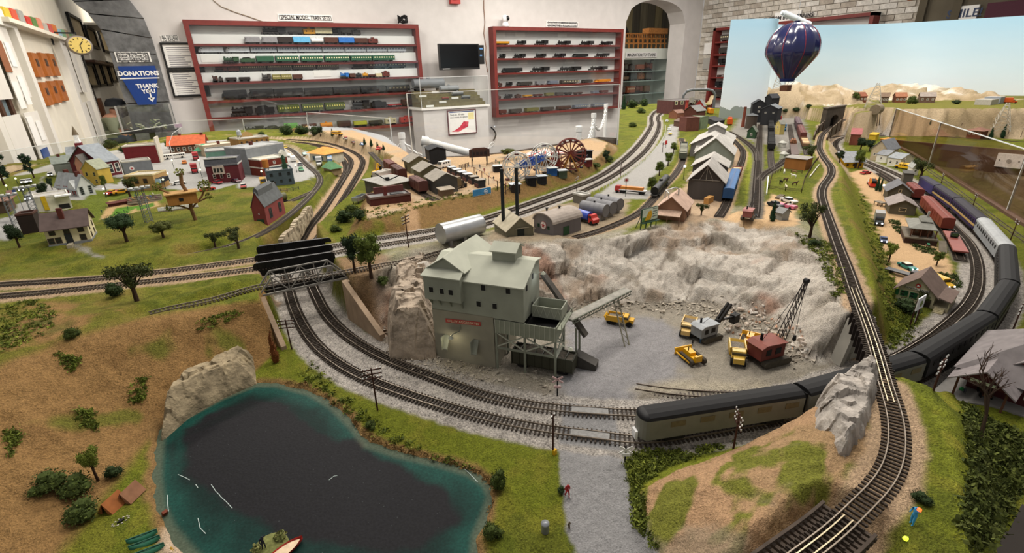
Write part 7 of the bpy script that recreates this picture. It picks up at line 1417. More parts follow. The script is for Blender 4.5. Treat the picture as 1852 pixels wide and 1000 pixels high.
# -- oil depot and mill behind the quarry
r=house('boiler_house','khaki plank boiler house with twin tall black stacks',(917,437,UP),(965,430,UP),(880,421,'l'),418,(942,394),'y','#77735f','#b3aa94','planks','planks',wins=[('l',1,2,.012,.012,.45,0)],door=('f',.52,.02,.03),doorc='#1e2622',frame='#8f8872')
W_,D_,E_,R_=wd(r)
ST=mat('#1f2426',.5,0,.1)
for u,v in((.17,.6),(.71,.6)):Cy((W_*u,D_*v,E_),(W_*u,D_*v,upto(G(905,430,UP),306)*.98),.005,n=12).o('smokestack',ST,r)
zs_=upto(G(905,430,UP),330);Br((W_*.17,D_*.6,zs_*.75),(W_*.71,D_*.6,zs_*.95),.001).bar((W_*.17,D_*.6,zs_*.95),(W_*.71,D_*.6,zs_*.75),.001).o('stack_brace',ST,r)
Bx(W_*.3,W_*.82,-.003,-.0005,.032,.034).o('door_rail','#a8a08a',r)
r=house('oil_warehouse','grey plank warehouse with curved roof and red star sign',(966,421,UP),(1001,432,UP),(1051,417,'r'),396,.022,'arch','#6f6a6b','#9a9087','planks',wins=[('f',1,2,.008,.009,.55,0,.0,1.)],door=('r',.45,.022,.024),doorc='#274a2e',frame='#2c5236')
W_,D_,E_,R_=wd(r)
q=Cy((W_*.5,-.0005,E_*.75),(W_*.5,-.0016,E_*.75),.0105,n=22).o('star_sign','#d8cfcb',r);b=MB();pts=[(W_*.5+(.008 if k%2==0 else .0033)*sin(k*pi/5),E_*.75+(.008 if k%2==0 else .0033)*cos(k*pi/5))for k in rg(10)];b.add([(x,-.0019,z)for x,z in pts],[tuple(rg(9,-1,-1))]);b.o('star','#a83238',q)
b=MB();b.cyl((W_*.5,-.0002,E_*.75),(W_*.5,-.001,E_*.75),.0115,n=22);b.o('star_rim','#8d3036',q)
for u,v in((.3,.25),(.45,.6)):Cy((W_*u,D_*v,R_-.003),(W_*u,D_*v,R_+.008),.0028,n=8).box(W_*u-.004,W_*u+.004,D_*v-.004,D_*v+.004,R_+.008,R_+.010).o('roof_vent',DARK,r)
def htank(name,a,b_,zc_,rad,col,label,metal=.2,rough=.5,group=None,legs=3):
 a,b_=G(*a,zc_),G(*b_,zc_);L=float(nrm_(b_-a));r=emp(name,(a[0],a[1],UP),atan2(b_[1]-a[1],b_[0]-a[0]),label,'tank',group);m_=mat(col,rough,metal,.1,40);z=zc_-UP
 Cy((0,0,z),(L,0,z),rad,n=28).o('shell',m_,r)
 for e in(0,L):Cy((e-.0008,0,z),(e+.0008,0,z),rad*1.015,n=28,caps=False).o('rim',m_,r)
 for k in rg(legs):x=L*(.15+.7*k/max(1,legs-1));Bx(x-.004,x+.004,-rad*.7,rad*.7,-.004,z-rad*.55).o('saddle','#8a8680',r)
 return r,L,z
htank('silver_tank',(797,423),(868,405),UP+.034,.0275,'#b9bbbd','large shiny silver storage tank behind the crusher',.75,.35)
for k,(a,b_,lab)in enumerate([((1054,373),(1096,381),'nearest grey fuel tank beside the blue tank truck'),((1066,366),(1109,376),'middle grey fuel tank of the three'),((1080,360),(1121,370),'farthest grey fuel tank of the three')]):
 r,L,z=htank('fuel_tank',a,b_,UP+.030,.019,'#77777a',lab,.1,.6,'grey fuel tanks');Cy((L*.5,0,z+.018),(L*.5,0,z+.024),.003,n=8).o('hatch',DARK,r)
 for k2 in rg(4):Cy((L*(.2+.2*k2)-.0004,0,z),(L*(.2+.2*k2)+.0004,0,z),.0193,n=24,caps=False).o('hoop','#6a6a6d',r)
vh('tanktruck','#2443a8',1062,403,(1090,411),'blue tank truck with red cab beside curved-roof warehouse','#b8352f');vh('flatsemi','#b02f2a',1140,350,(1100,346),'red cab flatbed truck with a long orange load','#c07a30',sc=.78)
r=house('fuel_shelter','flat pale canopy beside the grey fuel tanks',(1036,366),(1054,371),.035,.028,.002,'flat','#6d6860','#b3b1ab',gable='#b3b1ab')
r=house('tan_mill','tan wooden mill with pale roof and silver roof pipes',(1188,396),(1236,404),(1258,386,'r'),374,(1217,356),'y','#8d6a54','#b99d8c','planks','planks',wins=[('r',1,2,.010,.012,.35,0)],door=('r',.5,.012,.018),frame='#6d5242',ov=.007,ang=-59);W_,D_,E_,R_=wd(r)
Sb([(-.006,-.03,E_*.55),(W_*.9,-.03,E_*.55),(W_*.9,.001,E_*.8),(-.006,.001,E_*.8)],.002).o('awning','#b59a88',r)
for x in(0,W_*.45,W_*.88):Bx(x-.001,x+.001,-.029,-.027,-.004,E_*.56).o('post','#6d5242',r)
PI=mat('#c9c9c6',.3,.7);Tu([(W_*.2,D_*.2,R_-.012),(W_*.2,D_*.2,R_+.012),(W_*.5,D_*.3,R_+.02),(W_*.6,D_*.45,R_+.012),(W_*.6,D_*.45,R_-.005)],.0022,8).tube([(W_*.35,D_*.1,R_-.012),(W_*.35,D_*.1,R_+.006),(W_*.2,D_*.2,R_+.012)],.0018,8).o('roof_pipe',PI,r)
p0,p1=T(1158,416),T(1186,408);L=float(np.hypot(*(p1-p0)[:2]));r=emp('billboard',p0,atan2(p1[1]-p0[1],p1[0]-p0[0]),'green-framed billboard with a yellow train at quarry rim','billboard');GF=mat('#1f3d2c',.6);zb,zt=upto(p0,402),upto(p0,379)
for k in rg(4):x=L*k/3;Bx(x-.001,x+.001,-.001,.001,-.01,zt).o('post',GF,r);Br((x,.02,-.006),(x,.001,zt*.7),.0015).o('brace',GF,r)
Bx(-.001,L+.001,-.003,-.001,zb-.001,zt+.001).o('frame',GF,r);q=Bx(.0008,L-.0008,-.0036,-.003,zb+.001,zt-.001).o('poster','#cfdcc8',r);H_=zt-zb
Pr([(L*.15,zb+.003),(L*.55,zb+.003),(L*.62,zb+H_*.5),(L*.55,zb+H_*.8),(L*.4,zb+H_*.75)],-.0042,-.0036).o('train_print',mat('#d8a822',.6,0,.2,200),r);Bx(.001,L*.5,-.0040,-.0036,zb+.001,zb+H_*.35).o('hill_print','#5f8f45',r)
b=MB();[b.box(L*.66,L*.93,-.0042,-.0036,zt-.005-k*H_*.2,zt-.0035-k*H_*.2)for k in rg(4)];tag(b.o('text_lines',INK,r),kind='stuff');Bx(-.003,L+.003,-.012,-.002,zb-.003,zb-.0018).o('catwalk',GF,r)
# -- long sheds and yard
r=house('lumber_shed','nearest dark-walled shed with white roof beside blue boxcar',(1244,356),(1303,369),.16,325,(1278,298),'y','#4d4947','#a9a5a0','planks','planks',ov=.008,gable='#3a3532',ang=-57);W_,D_,E_,R_=wd(r)
Br((W_*.1,-.001,E_+.002),(W_*.9,-.001,E_+.002),.002).bar((W_*.5,-.001,E_),(W_*.5,-.001,R_-.002),.002).bar((W_*.3,-.001,E_),(W_*.5,-.001,R_-.006),.0015).bar((W_*.7,-.001,E_),(W_*.5,-.001,R_-.006),.0015).o('truss','#8a847c',r)
house('lumber_shed','second white-roofed shed directly behind the dark-walled one',(1252,322),(1310,333),.14,.062,.034,'y','#55514e','#a8a49e','planks','planks',ov=.008,ang=-57)
house('lumber_shed','pale green shed with white roof in middle of long row',(1256,300),(1322,306),.2,276,(1297,250),'y','#858d84','#b0ada8','planks','planks',ov=.008,wins=[('f',1,2,.022,.014,.5,0,.05,.95)],frame='#5a605c',ang=-57)
r=house('sawmill','farthest big white-roofed sawmill with a raised cupola',(1246,284),(1318,284),.4,.062,.045,'y','#7d7874','#aca9a4','planks','planks',ov=.008,ang=-57);W_,D_,E_,R_=wd(r)
Pr([(W_*.3,R_-.03),(W_*.75,R_-.03),(W_*.75,R_+.01),(W_*.52,R_+.03),(W_*.3,R_+.01)],D_*.55,D_*.85).o('cupola','#8d8a86',r)
for s_ in(0,1):x0=W_*(.27 if s_==0 else .78);Sb([(x0,D_*.53,R_+.008),(W_*.52,D_*.53,R_+.031),(W_*.52,D_*.87,R_+.031),(x0,D_*.87,R_+.008)],.0025).o('roof_slope','#aca9a4',r)
house('open_lean_to','low white lean-to roof against the big sawmill',(1254,290),(1300,286),.1,.035,.03,'shed','#3f3833','#aaa6a0','planks',ov=.006,ang=-57)
for(px,py,lab)in((1236,325,'yard lamp beside the dark-walled shed'),(1326,268,'yard lamp at the pale green shed')):
 p=T(px,py);r=emp('yard_lamp',p,0,lab,'lamp');Cy((0,0,0),(0,0,.05),.0012,n=6).o('post',DARK,r);La('0 .049,.004 .05,.005 .054,0 .058',8).o('globe',mat('#eef4ff',.3,emit=8.),r)
r=emp('lumber_stack',T(1281,367),.3,'stack of pale orange lumber in front of dark shed','lumber')
for k in rg(3):Bx(-.022,.022,-.008,.008,k*.007,k*.007+.0064).o('bundle',mat('#b88a50',.8,0,.2,90),r)
r=house('stable','orange-brown wooden stable with grey roof above the paddock',(1417,305),(1455,309),.06,285,.004,'shed','#94602f','#8f8c86','planks','planks',ov=.004);FEN=mat('#4a3a2c',.9,0,.25,90)
def fence(name,pts,label,h=.014,step=.02,m_=FEN,rails=(.35,.6,.88),rail_t=.0012,post=.0018):
 r=emp(name,(0,0,0),0,label,'fence');P_=[T(*p)for p in pts]
 for a,c in zip(P_[:-1],P_[1:]):
  n=max(1,int(nrm_((c-a)[:2])/step))
  for k in rg(n+1):
   q=a+(c-a)*k/n;q[2]=hz(q[0],q[1])[0];Bx(q[0]-post/2,q[0]+post/2,q[1]-post/2,q[1]+post/2,q[2]-.003,q[2]+h).o('post',m_,r)
   if k:
    for f in rails:Br(prev+V3([0,0,h*f]),q+V3([0,0,h*f]),rail_t).o('rail',m_,r)
   prev=q
 return r
fence('paddock_fence',[(1390,342),(1396,318),(1412,310),(1450,314)],'dark wooden fence along upper side of horse paddock',step=.03);fence('paddock_fence',[(1390,342),(1420,346),(1449,349),(1455,325),(1470,300),(1480,288)],'dark wooden fence along lower side of horse paddock',step=.03)
for k,(px,py,c,lab)in enumerate([(1418,314,'#dcd8d0','white horse at the upper fence of the paddock'),(1435,322,'#e4e0d8','white horse standing near the paddock centre'),(1412,333,'#1e1a18','black horse in the paddock'),(1420,329,'#4a3222','dark brown horse behind the black one'),(1437,336,'#4f3526','brown horse near the lower paddock fence'),(1421,342,'#d8cdb8','cream horse lying by the lower paddock fence'),(1436,315,'#8a6a4a','tan horse near the stable')]):
 p=T(px,py);me_=bpy.data.meshes.new('h');V=[(0,0,.62),(.38,0,.64),(.55,0,.9),(.72,0,.82),(-.38,0,.64),(.36,.1,.35),(.36,-.1,.35),(.36,.1,.02),(.36,-.1,.02),(-.38,.1,.38),(-.38,-.1,.38),(-.42,.1,.02),(-.42,-.1,.02),(-.52,0,.55),(-.55,0,.3),(.5,0,.78)];R_=[.17,.15,.08,.05,.16,.06,.06,.035,.035,.07,.07,.035,.035,.04,.03,.09]
 if 'horse' not in FIG:
  me_.from_pydata(V,[(0,1),(1,15),(15,2),(2,3),(0,4),(1,5),(1,6),(5,7),(6,8),(4,9),(4,10),(9,11),(10,12),(4,13),(13,14)],[]);o=bpy.data.objects.new('h',me_);COL.objects.link(o);o.modifiers.new('s','SKIN');u_=o.modifiers.new('u','SUBSURF');u_.levels=1
  for i,v in enumerate(me_.skin_vertices[0].data):v.radius=(R_[i],R_[i]);v.use_root=i==0
  FIG['horse']=bpy.data.meshes.new_from_object(o.evaluated_get(bpy.context.evaluated_depsgraph_get()));bpy.data.objects.remove(o)
 m2=FIG['horse'].copy();m2. materials.clear();m2. materials.append(mat(c,.8));o=link('horse',m2);o.location=p;o.rotation_euler=(0,0,k*1.3+.6);o.scale=(.019,)*3;tag(o,lab,'horse')
vh('car','#d8d4cc',1426,366,(1440,370),'white and cream sedan above the pink convertible','#e6e2da');vh('conv','#c86a86',1422,376,(1404,372),'pink convertible on the sand below the paddock','#e8d8d8');vh('car','#2f3330',1402,374,(1420,380),'dark car parked next to the pink convertible');person(1422,392,12,'stand','#2a2a2c','#2a2a2c','dark figure standing on sand by pink convertible',(8,0));person(1366,396,10,'stand','#5a6a74','#4a5a66','grey-blue figure beside the rim crane',(6,4))
house('garden_shed','small grey shed beside dark conifer on quarry rim',(1401,396),(1413,399),.03,.022,.01,'x','#9a9c98','#8a8a88')
r=emp('white_barrier',(0,0,0),0,'white rail barrier beside the yard tracks','barrier');a,c=T(1386,353),T(1389,322);Br(a+V3([0,0,.005]),c+V3([0,0,.005]),.003,.006).o('rail',WT,r)
r=emp('white_barrier',(0,0,0),0,'pale timber barrier along upper track beside paddock','barrier');a,c=T(1464,322),T(1481,300);Br(a+V3([0,0,.004]),c+V3([0,0,.004]),.003,.006).o('rail','#c9c4b6',r)
r=emp('timber_pile',T(1410,357),.3,'pile of dark timbers above the white sedan','lumber');[Bx(-.03,.03,-.009+k*.006,-.004+k*.006,0,.005).o('timber','#5f5340',r)for k in rg(3)]
CB=mat('#2b2c2e',.8,0,.15,30);house('coal_breaker','tallest black wooden coal mine building under the hill',(1357,222),(1381,222),.12,188,.03,'y','#26272a','#303236','planks',wins=[('f',2,1,.014,.014,.55,.22)]);house('coal_breaker','black lower coal mine shed with grey roof',(1374,226),(1402,227),.14,196,.026,'y','#2c2d30','#6f7478','planks',wins=[('f',1,2,.012,.012,.7,0)]);house('coal_breaker','slim black coal mine head house beside tallest one',(1378,215),(1390,216),.08,.17,.03,'y','#222326','#303236','planks')
p=T(1357,232);r=emp('water_tower',p,0,'grey-brown round tank house in front of coal mine','tank');Cy((0,0,0),(0,0,.09),.04,.036,18).o('staves',mat('#4a4038',.9,kind='planks'),r);Cy((0,0,.09),(0,0,.105),.042,.004,18).o('roof','#5f6264',r)
p=T(1343,230);r=emp('brick_chimney',p,0,'tall red brick chimney next to round tank house','chimney');Cy((0,0,0),(0,0,upto(p,194)),.013,.009,12).o('shaft',mat('#7a4030',.9,kind='brick'),r);Cy((0,0,upto(p,196)),(0,0,upto(p,193)),.0105,n=12).o('cap','#5f3226',r)
house('signal_hut','small dark green hut with pointed roof among yard tracks',(1350,250),(1365,251),.05,.045,.03,'y','#2f4a32','#6f7468',wins=[('f',1,1,.012,.016,.35,0)],ov=.005);house('switch_tower','small yellow tower hut between black hoppers and blue truck',(1400,243),(1409,244),.03,.07,.02,'y','#b9a866','#7a7a72',wins=[('f',1,1,.01,.014,.6,0)])
vh('boxtruck','#2f6f9c',1417,236,(1418,260),'blue truck parked below the coal mine','#3a7dab');vh('boxtruck','#a5322c',1409,220,(1410,240),'red truck parked behind the blue truck')
for k,(px,py)in enumerate([(1411,266),(1413,287)]):house('privy',['tiny pale privy nearer the coal mine','tiny pale green privy nearer the stable'][k],(px-4,py),(px+4,py+1),.022,.024,.012,'hip',['#c9c7bd','#a9ad9c'][k],'#b5b5ac')
FB=dict(wk='brick')
house('brick_factory','long maroon brick factory with sawtooth roof lights at far end',(1216,207),(1268,204),.3,.12,.02,'flat','#5a3634','#5f5a58',gable='#6d6660',wins=[('f',1,5,.03,.035,.72,0)],frame='#c9c2a0',**FB);house('brick_house','far gabled brick house with white trim beside far track',(1203,200),(1221,200),.12,.07,.05,'y','#6a3f38','#8a8884',**FB);house('brick_house','small orange brick cottage near the far curve',(1209,214),(1224,215),.1,.05,.025,'y','#8d5c48','#8a6a5c',**FB)
house('brick_engine_house','brick engine house with white gable trim and red chimney',(1236,216),(1258,217),.14,.075,.04,'y','#5c342c','#7d7c7a',ov=.008,**FB);p=T(1240,212);r=emp('brick_chimney',p,0,'red brick chimney in front of far engine house','chimney');Cy((0,0,0),(0,0,upto(p,182)),.016,.012,12).o('shaft','#9a3a30',r);Cy((0,0,upto(p,184)),(0,0,upto(p,181)),.016,n=12).o('cap','#7a2c26',r)
house('red_barn','bright red barn with white trim in factory quarter',(1254,206),(1272,206),.12,.07,.06,'y','#8d2a28','#8a8a88');house('green_warehouse','dull green corrugated warehouse with dark base',(1241,234),(1266,235),.12,.085,.01,'flat','#6f7c62','#7d8676');house('brick_tower_works','narrow brick works with pipes beside the green warehouse',(1227,236),(1240,238),.1,.09,.01,'flat','#6d423a','#5a4038',**FB);house('dark_coal_shed','black open wagon shed by the orange boxcar',(1276,222),(1294,230),.06,.04,.01,'shed','#222225','#2b2b2e');house('far_depot','low brown wooden depot near the brick works',(1218,228),(1232,230),.08,.04,.015,'x','#5d4438','#6d5a50')
t=car('box',.14,.052,.036,'#d08a20','orange boxcar in the far factory quarter');p=T(1284,206);t.location=p;t.rotation_euler=(0,0,.9);t=car('cab',.1,.05,.036,'#c2551f','orange caboose near the foot of the sky backdrop');p=T(1319,226);t.location=p;t.rotation_euler=(0,0,.7)
t=car('hop',.14,.05,.036,'#24262a','black hopper car behind the big sawmill');t.location=T(1284,222);t.rotation_euler=(0,0,1.)
p=T(1248,205);r=emp('steel_tank_tower',p,0,'grey steel tank on a lattice tower in factory quarter','tank');Cy((0,0,.1),(0,0,.15),.025,n=14).o('tank','#8f8a82',r);[Br((x,y,0),(x*.8,y*.8,.1),.003).o('leg',DARK,r)for x in(-.022,.022)for y in(-.022,.022)]
r=emp('backdrop_arch_pipe',T(1262,196),0,'dark grey arched pipe standing behind the far factory','pipe');b=MB();P_=[(-.17,0,0),(-.17,0,.14),(-.14,0,.18),(-.08,0,.195),(.08,0,.195),(.14,0,.18),(.17,0,.14),(.17,0,0)];b.tube(P_,.014,8);b.o('pipe',mat('#5a5e62',.4),r);r.rotation_euler.z=-.6
for(k,c,px,py,lab,lt)in[('car','#d8d8d4',1206,220,'white car with lit lamps on the far street',True),('pickup','#e0e0dc',1210,236,'white truck on the far street',False),('car','#c9b23a',1212,244,'yellow and white car on the far street',False)]:vh(k,c,px,py,(px-4,py+14),lab,'#e8e8e4',lt)
gpth=[(1062,351),(1085,344),(1110,330),(1135,314),(1160,296),(1180,278),(1195,258),(1203,240),(1204,228)];P_=cat_rom([T(*p)for p in gpth],.035);gm=Bx(-.0012,.0012,-.0012,.0012,-.002,.012).mesh('guard_post',WT)
for k in rg(min(70,len(P_))):o=link('guard_post',gm);o.location=(P_[k][0],P_[k][1],hz(P_[k][0],P_[k][1])[0]);tag(o,'short white guard post along street beside double track','post','white guard posts')
p=T(1204,268);r=emp('red_sign',p,.4,'red triangular sign board beside the street','sign');Bx(-.001,.001,-.001,.001,0,.02).o('post',DARK,r);Pr('-.02 .02,.02 .02,.014 .042,-.014 .042',-.001,.001).o('board','#b82a2a',r)
p=T(1131,356);r=emp('star_pole_sign',p,-.5,'round star sign on a green pole near long truck','sign');Cy((0,0,0),(0,0,.055),.001,n=6).o('pole',GF,r);Cy((0,-.001,.06),(0,.001,.06),.009,n=18).o('disc','#d8cfc8',r);Cy((0,-.0015,.06),(0,.0015,.06),.005,n=5).o('star','#a03034',r)
# -- village on the right
r=house('general_store','cream general store with brown shingle roof and green shutters',(1622,537),(1681,564),.085,518,(1666,502),'y','#b9b294','#6d5c54',wins=[('f',1,3,.010,.014,.42,0,.04,.8)],frame='#2c6b42',ov=.008,door=('f',.86,.01,.02),ang=-80);W_,D_,E_,R_=wd(r)
gs=mat('#26603c',.6)
for u in(.13,.38,.63):[Bx(W_*u+s_*.0085-.003,W_*u+s_*.0085+.003,-.0014,0,E_*.42,E_*.42+.014).o('shutter',gs,r)for s_ in(-1,1)]
sb=Bx(W_*.18,W_*.82,-.002,-.0005,E_+.001,E_+.0065).o('sign_board','#d9d3c0',r);text('GENERAL STORE',.0062,INK,sb,(W_*.5,-.0024,E_+.0037),(pi/2,0,0),bold=.0001)
q=Cy((W_*.5,-.0004,E_+.0125),(W_*.5,-.0016,E_+.0125),.005,n=18).o('round_sign','#b5332f',r);Pr([(W_*.5-.003,E_+.011),(W_*.5+.003,E_+.011),(W_*.5,E_+.015)],-.002,-.0016).o('emblem',WT,q)
Sb([(W_,-.004,E_*.9),(W_+.03,-.004,E_*.7),(W_+.03,D_,E_*.7),(W_,D_,E_*.9)],.002).o('porch_roof',mat('#6d5c54',.85),r);Bx(W_,W_+.028,0,D_,-.01,.008).o('porch_deck','#a89f84',r)
for y in(0,D_*.5,D_-.002):Bx(W_+.026,W_+.028,y,y+.002,.008,E_*.72).o('porch_post','#b9b294',r)
for k in rg(4):Bx(W_+.004,W_+.022,-.004-k*.004,-k*.004,-.01,.007-k*.002).o('step','#b5ab8c',r)
p0,p1=T(1644,592),T(1656,584);L=float(np.hypot(*(p1-p0)[:2]));r=emp('billboard',p0,atan2(p1[1]-p0[1],p1[0]-p0[0]),'small white poster billboard on dark posts before general store','billboard');zb,zt=upto(p0,562),upto(p0,542);[Bx(x-.0012,x+.0012,-.001,.001,-.01,zt).o('post',POLE,r)for x in(.002,L-.002)];Bx(-.002,L+.002,-.003,-.001,zb,zt+.003).o('board',WT,r);Cy((L*.55,-.0034,zb+(zt-zb)*.5),(L*.55,-.003,zb+(zt-zb)*.5),(zt-zb)*.28,n=14).o('poster_print',mat('#7f8f5a',.7,0,.3,250),r);Bx(L,L+.002,.002,.003,-.005,zb).o('ladder','#c9ccd0',r)
vh('schoolbus','#d2a416',1695,515,(1712,522),'yellow school bus behind the general store',lit=True,sc=.8);vh('car','#2f8078',1640,486,(1652,491),'teal station wagon with cream roof and lit lamps','#ddd6c4',True,.9);vh('flatbed','#3a3a3c',1632,500,(1650,505),'dark flatbed truck behind the general store','#4a4a4c',sc=.8);vh('pickup','#36466a',1597,437,(1600,450),'dark blue pickup with lit headlights on the sand',lit=True,sc=.85);vh('boxtruck','#9a9896',1588,405,(1592,425),'grey box truck with lit headlights on the sand','#3a3f42',True,.95);vh('reeltruck','#c22f22',1576,336,(1562,318),'red truck carrying orange cable reels');vh('car','#b0282a',1565,315,(1590,311),'red car on sandy lane near yellow house');vh('schoolbus','#d8a81c',1636,306,(1610,302),'yellow school bus crossing the village street');person(1712,521,10,'stand','#1e1e20','#1e1e20','dark figure in front of the yellow school bus',(8,4))
house('grey_warehouse','nearer grey wooden warehouse with low gable in village',(1606,386),(1654,392),.11,370,(1635,362),'y','#5f5a4c','#8a807c','planks','planks',wins=[('f',1,1,.022,.014,.35,0)],frame='#c9b592',ov=.008,ang=-60);house('grey_warehouse','farther grey wooden warehouse with dark roof in village',(1602,362),(1644,367),.1,344,(1628,332),'y','#58544a','#66666a','planks','planks',wins=[('f',1,1,.010,.013,.85,0)],frame='#c9b592',ov=.008,ang=-60);house('grey_warehouse','small grey tower shed behind the village warehouses',(1628,342),(1646,344),.05,.07,.004,'shed','#5a564e','#55534f','planks',ang=-60)
r=emp('loading_dock',T(1591,372),-.5,'low wooden loading dock beside the grey warehouse','dock');Bx(-.012,.012,-.02,.02,.012,.015).o('deck','#7d7262',r);[Bx(x-.001,x+.001,y-.001,y+.001,-.004,.012).o('post',FEN,r)for x in(-.01,.01)for y in(-.018,0,.018)]
p=T(1594,353);r=emp('yard_lamp',p,0,'lit lamp on the corner of the grey warehouse','lamp');Cy((0,0,0),(0,0,.04),.0012,n=6).o('post','#b5a98c',r);La('0 .039,.004 .04,.004 .044,0 .047',8).o('globe',mat('#fff4d0',.3,emit=8.),r)
a,c=T(1648,441),T(1694,447);a[2]=c[2]=0;L=float(np.hypot(*(c-a)[:2]));r=emp('wooden_depot',a,atan2(c[1]-a[1],c[0]-a[0]),'brown wooden depot with wide grey hipped roof on a raised platform','building');Dd=.13;PLm=mat('#6d6558',.9,0,.2,60);WD=mat('#57392a',.85,0,.2,60,kind='planks');GRf=mat('#7d7d76',.85,0,.15,80)
Bx(-.02,L,0,Dd,.016,.02).o('platform',PLm,r);Bx(-.019,L-.001,.001,Dd,-.008,.016).o('platform_base','#3a2620',r);Bx(.0,L*.78,.03,Dd*.9,.02,.048).o('wall',WD,r)
Ad([(-.014,.008,.047),(L*.9,.008,.047),(L*.9,Dd,.047),(-.014,Dd,.047),(.02,.045,.060),(L*.7,.045,.060),(L*.7,Dd*.75,.060),(.02,Dd*.75,.060),(-.014,.008,.045),(L*.9,.008,.045),(L*.9,Dd,.045),(-.014,Dd,.045)],[(0,1,5,4),(1,2,6,5),(2,3,7,6),(3,0,4,7),(0,8,9,1),(1,9,10,2),(3,11,8,0),(8,11,10,9)]).o('lower_roof',GRf,r)
Ad([(.014,.04,.063),(L*.73,.04,.063),(L*.73,Dd*.78,.063),(.014,Dd*.78,.063),(L*.28,Dd*.5,.077),(L*.5,Dd*.5,.077),(.014,.04,.061),(L*.73,.04,.061),(L*.73,Dd*.78,.061),(.014,Dd*.78,.061)],[(0,1,5,4),(1,2,5),(2,3,4,5),(3,0,4),(0,6,7,1),(1,7,8,2),(3,9,6,0)]).o('upper_roof',GRf,r);Bx(L*.45,L*.53,Dd*.45,Dd*.52,.07,.09).o('chimney','#8d8d88',r)
for x in(-.008,L*.25,L*.55,L*.85):Bx(x,x+.003,.010,.013,.02,.046).o('post',WD,r)
Bx(L*.3,L*.36,.0285,.03,.02,.04).o('door','#2f1d16',r);[window(r,'f',L*u,.028,.012,.013,L,Dd,mat('#6d4a38',.8)).__setattr__('location',(L*u,.0295,.028))for u in(.14,.6)]
Ad([(L,.0,.02),(L+.018,.0,.02),(L+.018,-.05,-.002),(L,-.05,-.002),(L,0,.018),(L+.018,0,.018),(L+.018,-.05,-.005),(L,-.05,-.005)],[(0,3,2,1),(4,5,6,7),(0,4,7,3),(1,2,6,5)]).o('ramp',PLm,r)
r=emp('picnic_table',T(1678,446),.4,'small green picnic table on grass by depot','table');Bx(-.008,.008,-.003,.003,.007,.008).o('table_top','#5aa882',r);[Bx(-.008,.008,y-.001,y+.001,.004,.005).o('bench','#6d4a3a',r)for y in(-.0055,.0055)];[Br((x,-.005,0),(x,.001,.007),.001).bar((x,.005,0),(x,-.001,.007),.001).o('leg',FEN,r)for x in(-.006,.006)]
house('yellow_house','bright yellow house with grey roof near village curve',(1527,300),(1560,304),.14,292,.04,'x','#d2a526','#8f9296',wins=[('f',1,3,.012,.014,.3,0)],door=('f',.6,.012,.03),frame='#6d4a20',ov=.01);house('beige_house','beige gabled house with slate roof in back village',(1572,290),(1600,292),.14,.07,.045,'y','#b3a488','#74777d',ov=.008,wins=[('f',1,2,.014,.016,.4,0)]);house('white_cottage','low white cottage with grey roof beside beige house',(1583,293),(1601,295),.08,.045,.022,'x','#cfcdc2','#7d8084',wins=[('f',1,1,.014,.014,.4,0)]);house('white_cottage','white cottage with porch behind the yellow school bus',(1603,300),(1626,303),.1,.045,.022,'x','#d2cfbf','#8a8f92',wins=[('f',1,2,.014,.016,.35,0)]);house('white_cottage','small white shed under dark tree by purple engine',(1648,317),(1659,317),.06,.04,.02,'y','#d6d3c6','#9a9c98',wins=[('f',1,1,.012,.014,.35,0)]);house('red_barn','faded red barn with pink roof near the tunnel',(1535,262),(1553,263),.2,.07,.03,'x','#7a4436','#9c5c5c','planks');house('orange_sign_shed','long low shed with orange sign board beside acrylic',(1590,259),(1604,262),.05,.03,.006,'shed','#c98a2a','#c98f3a')
house('roadside_stand','small yellow roadside stand behind the trees',(1570,254),(1582,255),.06,.04,.01,'shed','#d8b83a','#d2b040')
r=house('brick_station','dark red brick station with broad grey shingle roof and dormers',(1745,700,0.),(1870,745,0.),.16,.04,.05,'hip','#4f2426','#787272',ov=.02,frame='#c9c2b5',cat='building',wins=[('f',1,4,.012,.015,.35,0)]);W_,D_,E_,R_=wd(r)
SHG=mat('#7d7676',.9,0,.2,120);yw=W_*.28
Pr([(yw-.032,E_-.004),(yw+.032,E_-.004),(yw,E_+.02)],-.045,.06).o('porch_gable',mat('#4f2426',.85),r)
for s_ in(-1,1):Sb([(yw+s_*.042,-.055,E_-.009),(yw,-.055,E_+.023),(yw,.07,E_+.023),(yw+s_*.042,.07,E_-.009)],.0025).o('porch_roof',SHG,r)
Bx(yw-.016,yw+.016,-.0475,-.0465,E_-.001,E_+.004).o('name_board','#b9c2a8',r)
for x in(yw-.03,yw+.03):Bx(x-.0015,x+.0015,-.046,-.043,0,E_-.004).o('porch_post',WD,r)
for u,v,z in((.62,.14,.5),(.45,.45,.85)):
 x=W_*u;y=D_*v;zz=E_+(R_-E_)*z*.55;Pr([(x-.010,zz-.01),(x+.010,zz-.01),(x+.010,zz+.008),(x,zz+.017),(x-.010,zz+.008)],y-.012,y+.03).o('dormer',mat('#6d2c2c',.85),r);[Sb([(x+s_*.014,y-.016,zz+.005),(x,y-.016,zz+.018),(x,y+.03,zz+.018),(x+s_*.014,y+.03,zz+.005)],.002).o('dormer_roof',SHG,r)for s_ in(-1,1)];o=window(r,'f',x,zz-.006,.012,.012,W_,D_,mat('#e0dcd2',.7));o.location=(x,y-.0122,zz-.006)
q=emp('station_platform',(0,0,0),0,'grey paved platform around the brick station','pavement');P_=[G(x,y,.0025)for x,y in[(1688,706),(1760,640),(1900,600),(1990,800),(1800,735),(1740,726)]];b=MB();n=len(P_);b.add([tuple(x)for x in P_]+[(x[0],x[1],-.01)for x in P_],[tuple(rg(n))]+[(i,n+i,n+(i+1)%n,(i+1)%n)for i in rg(n)]);b.o('paving',mat('#85827e',.9,0,.15,50),q)
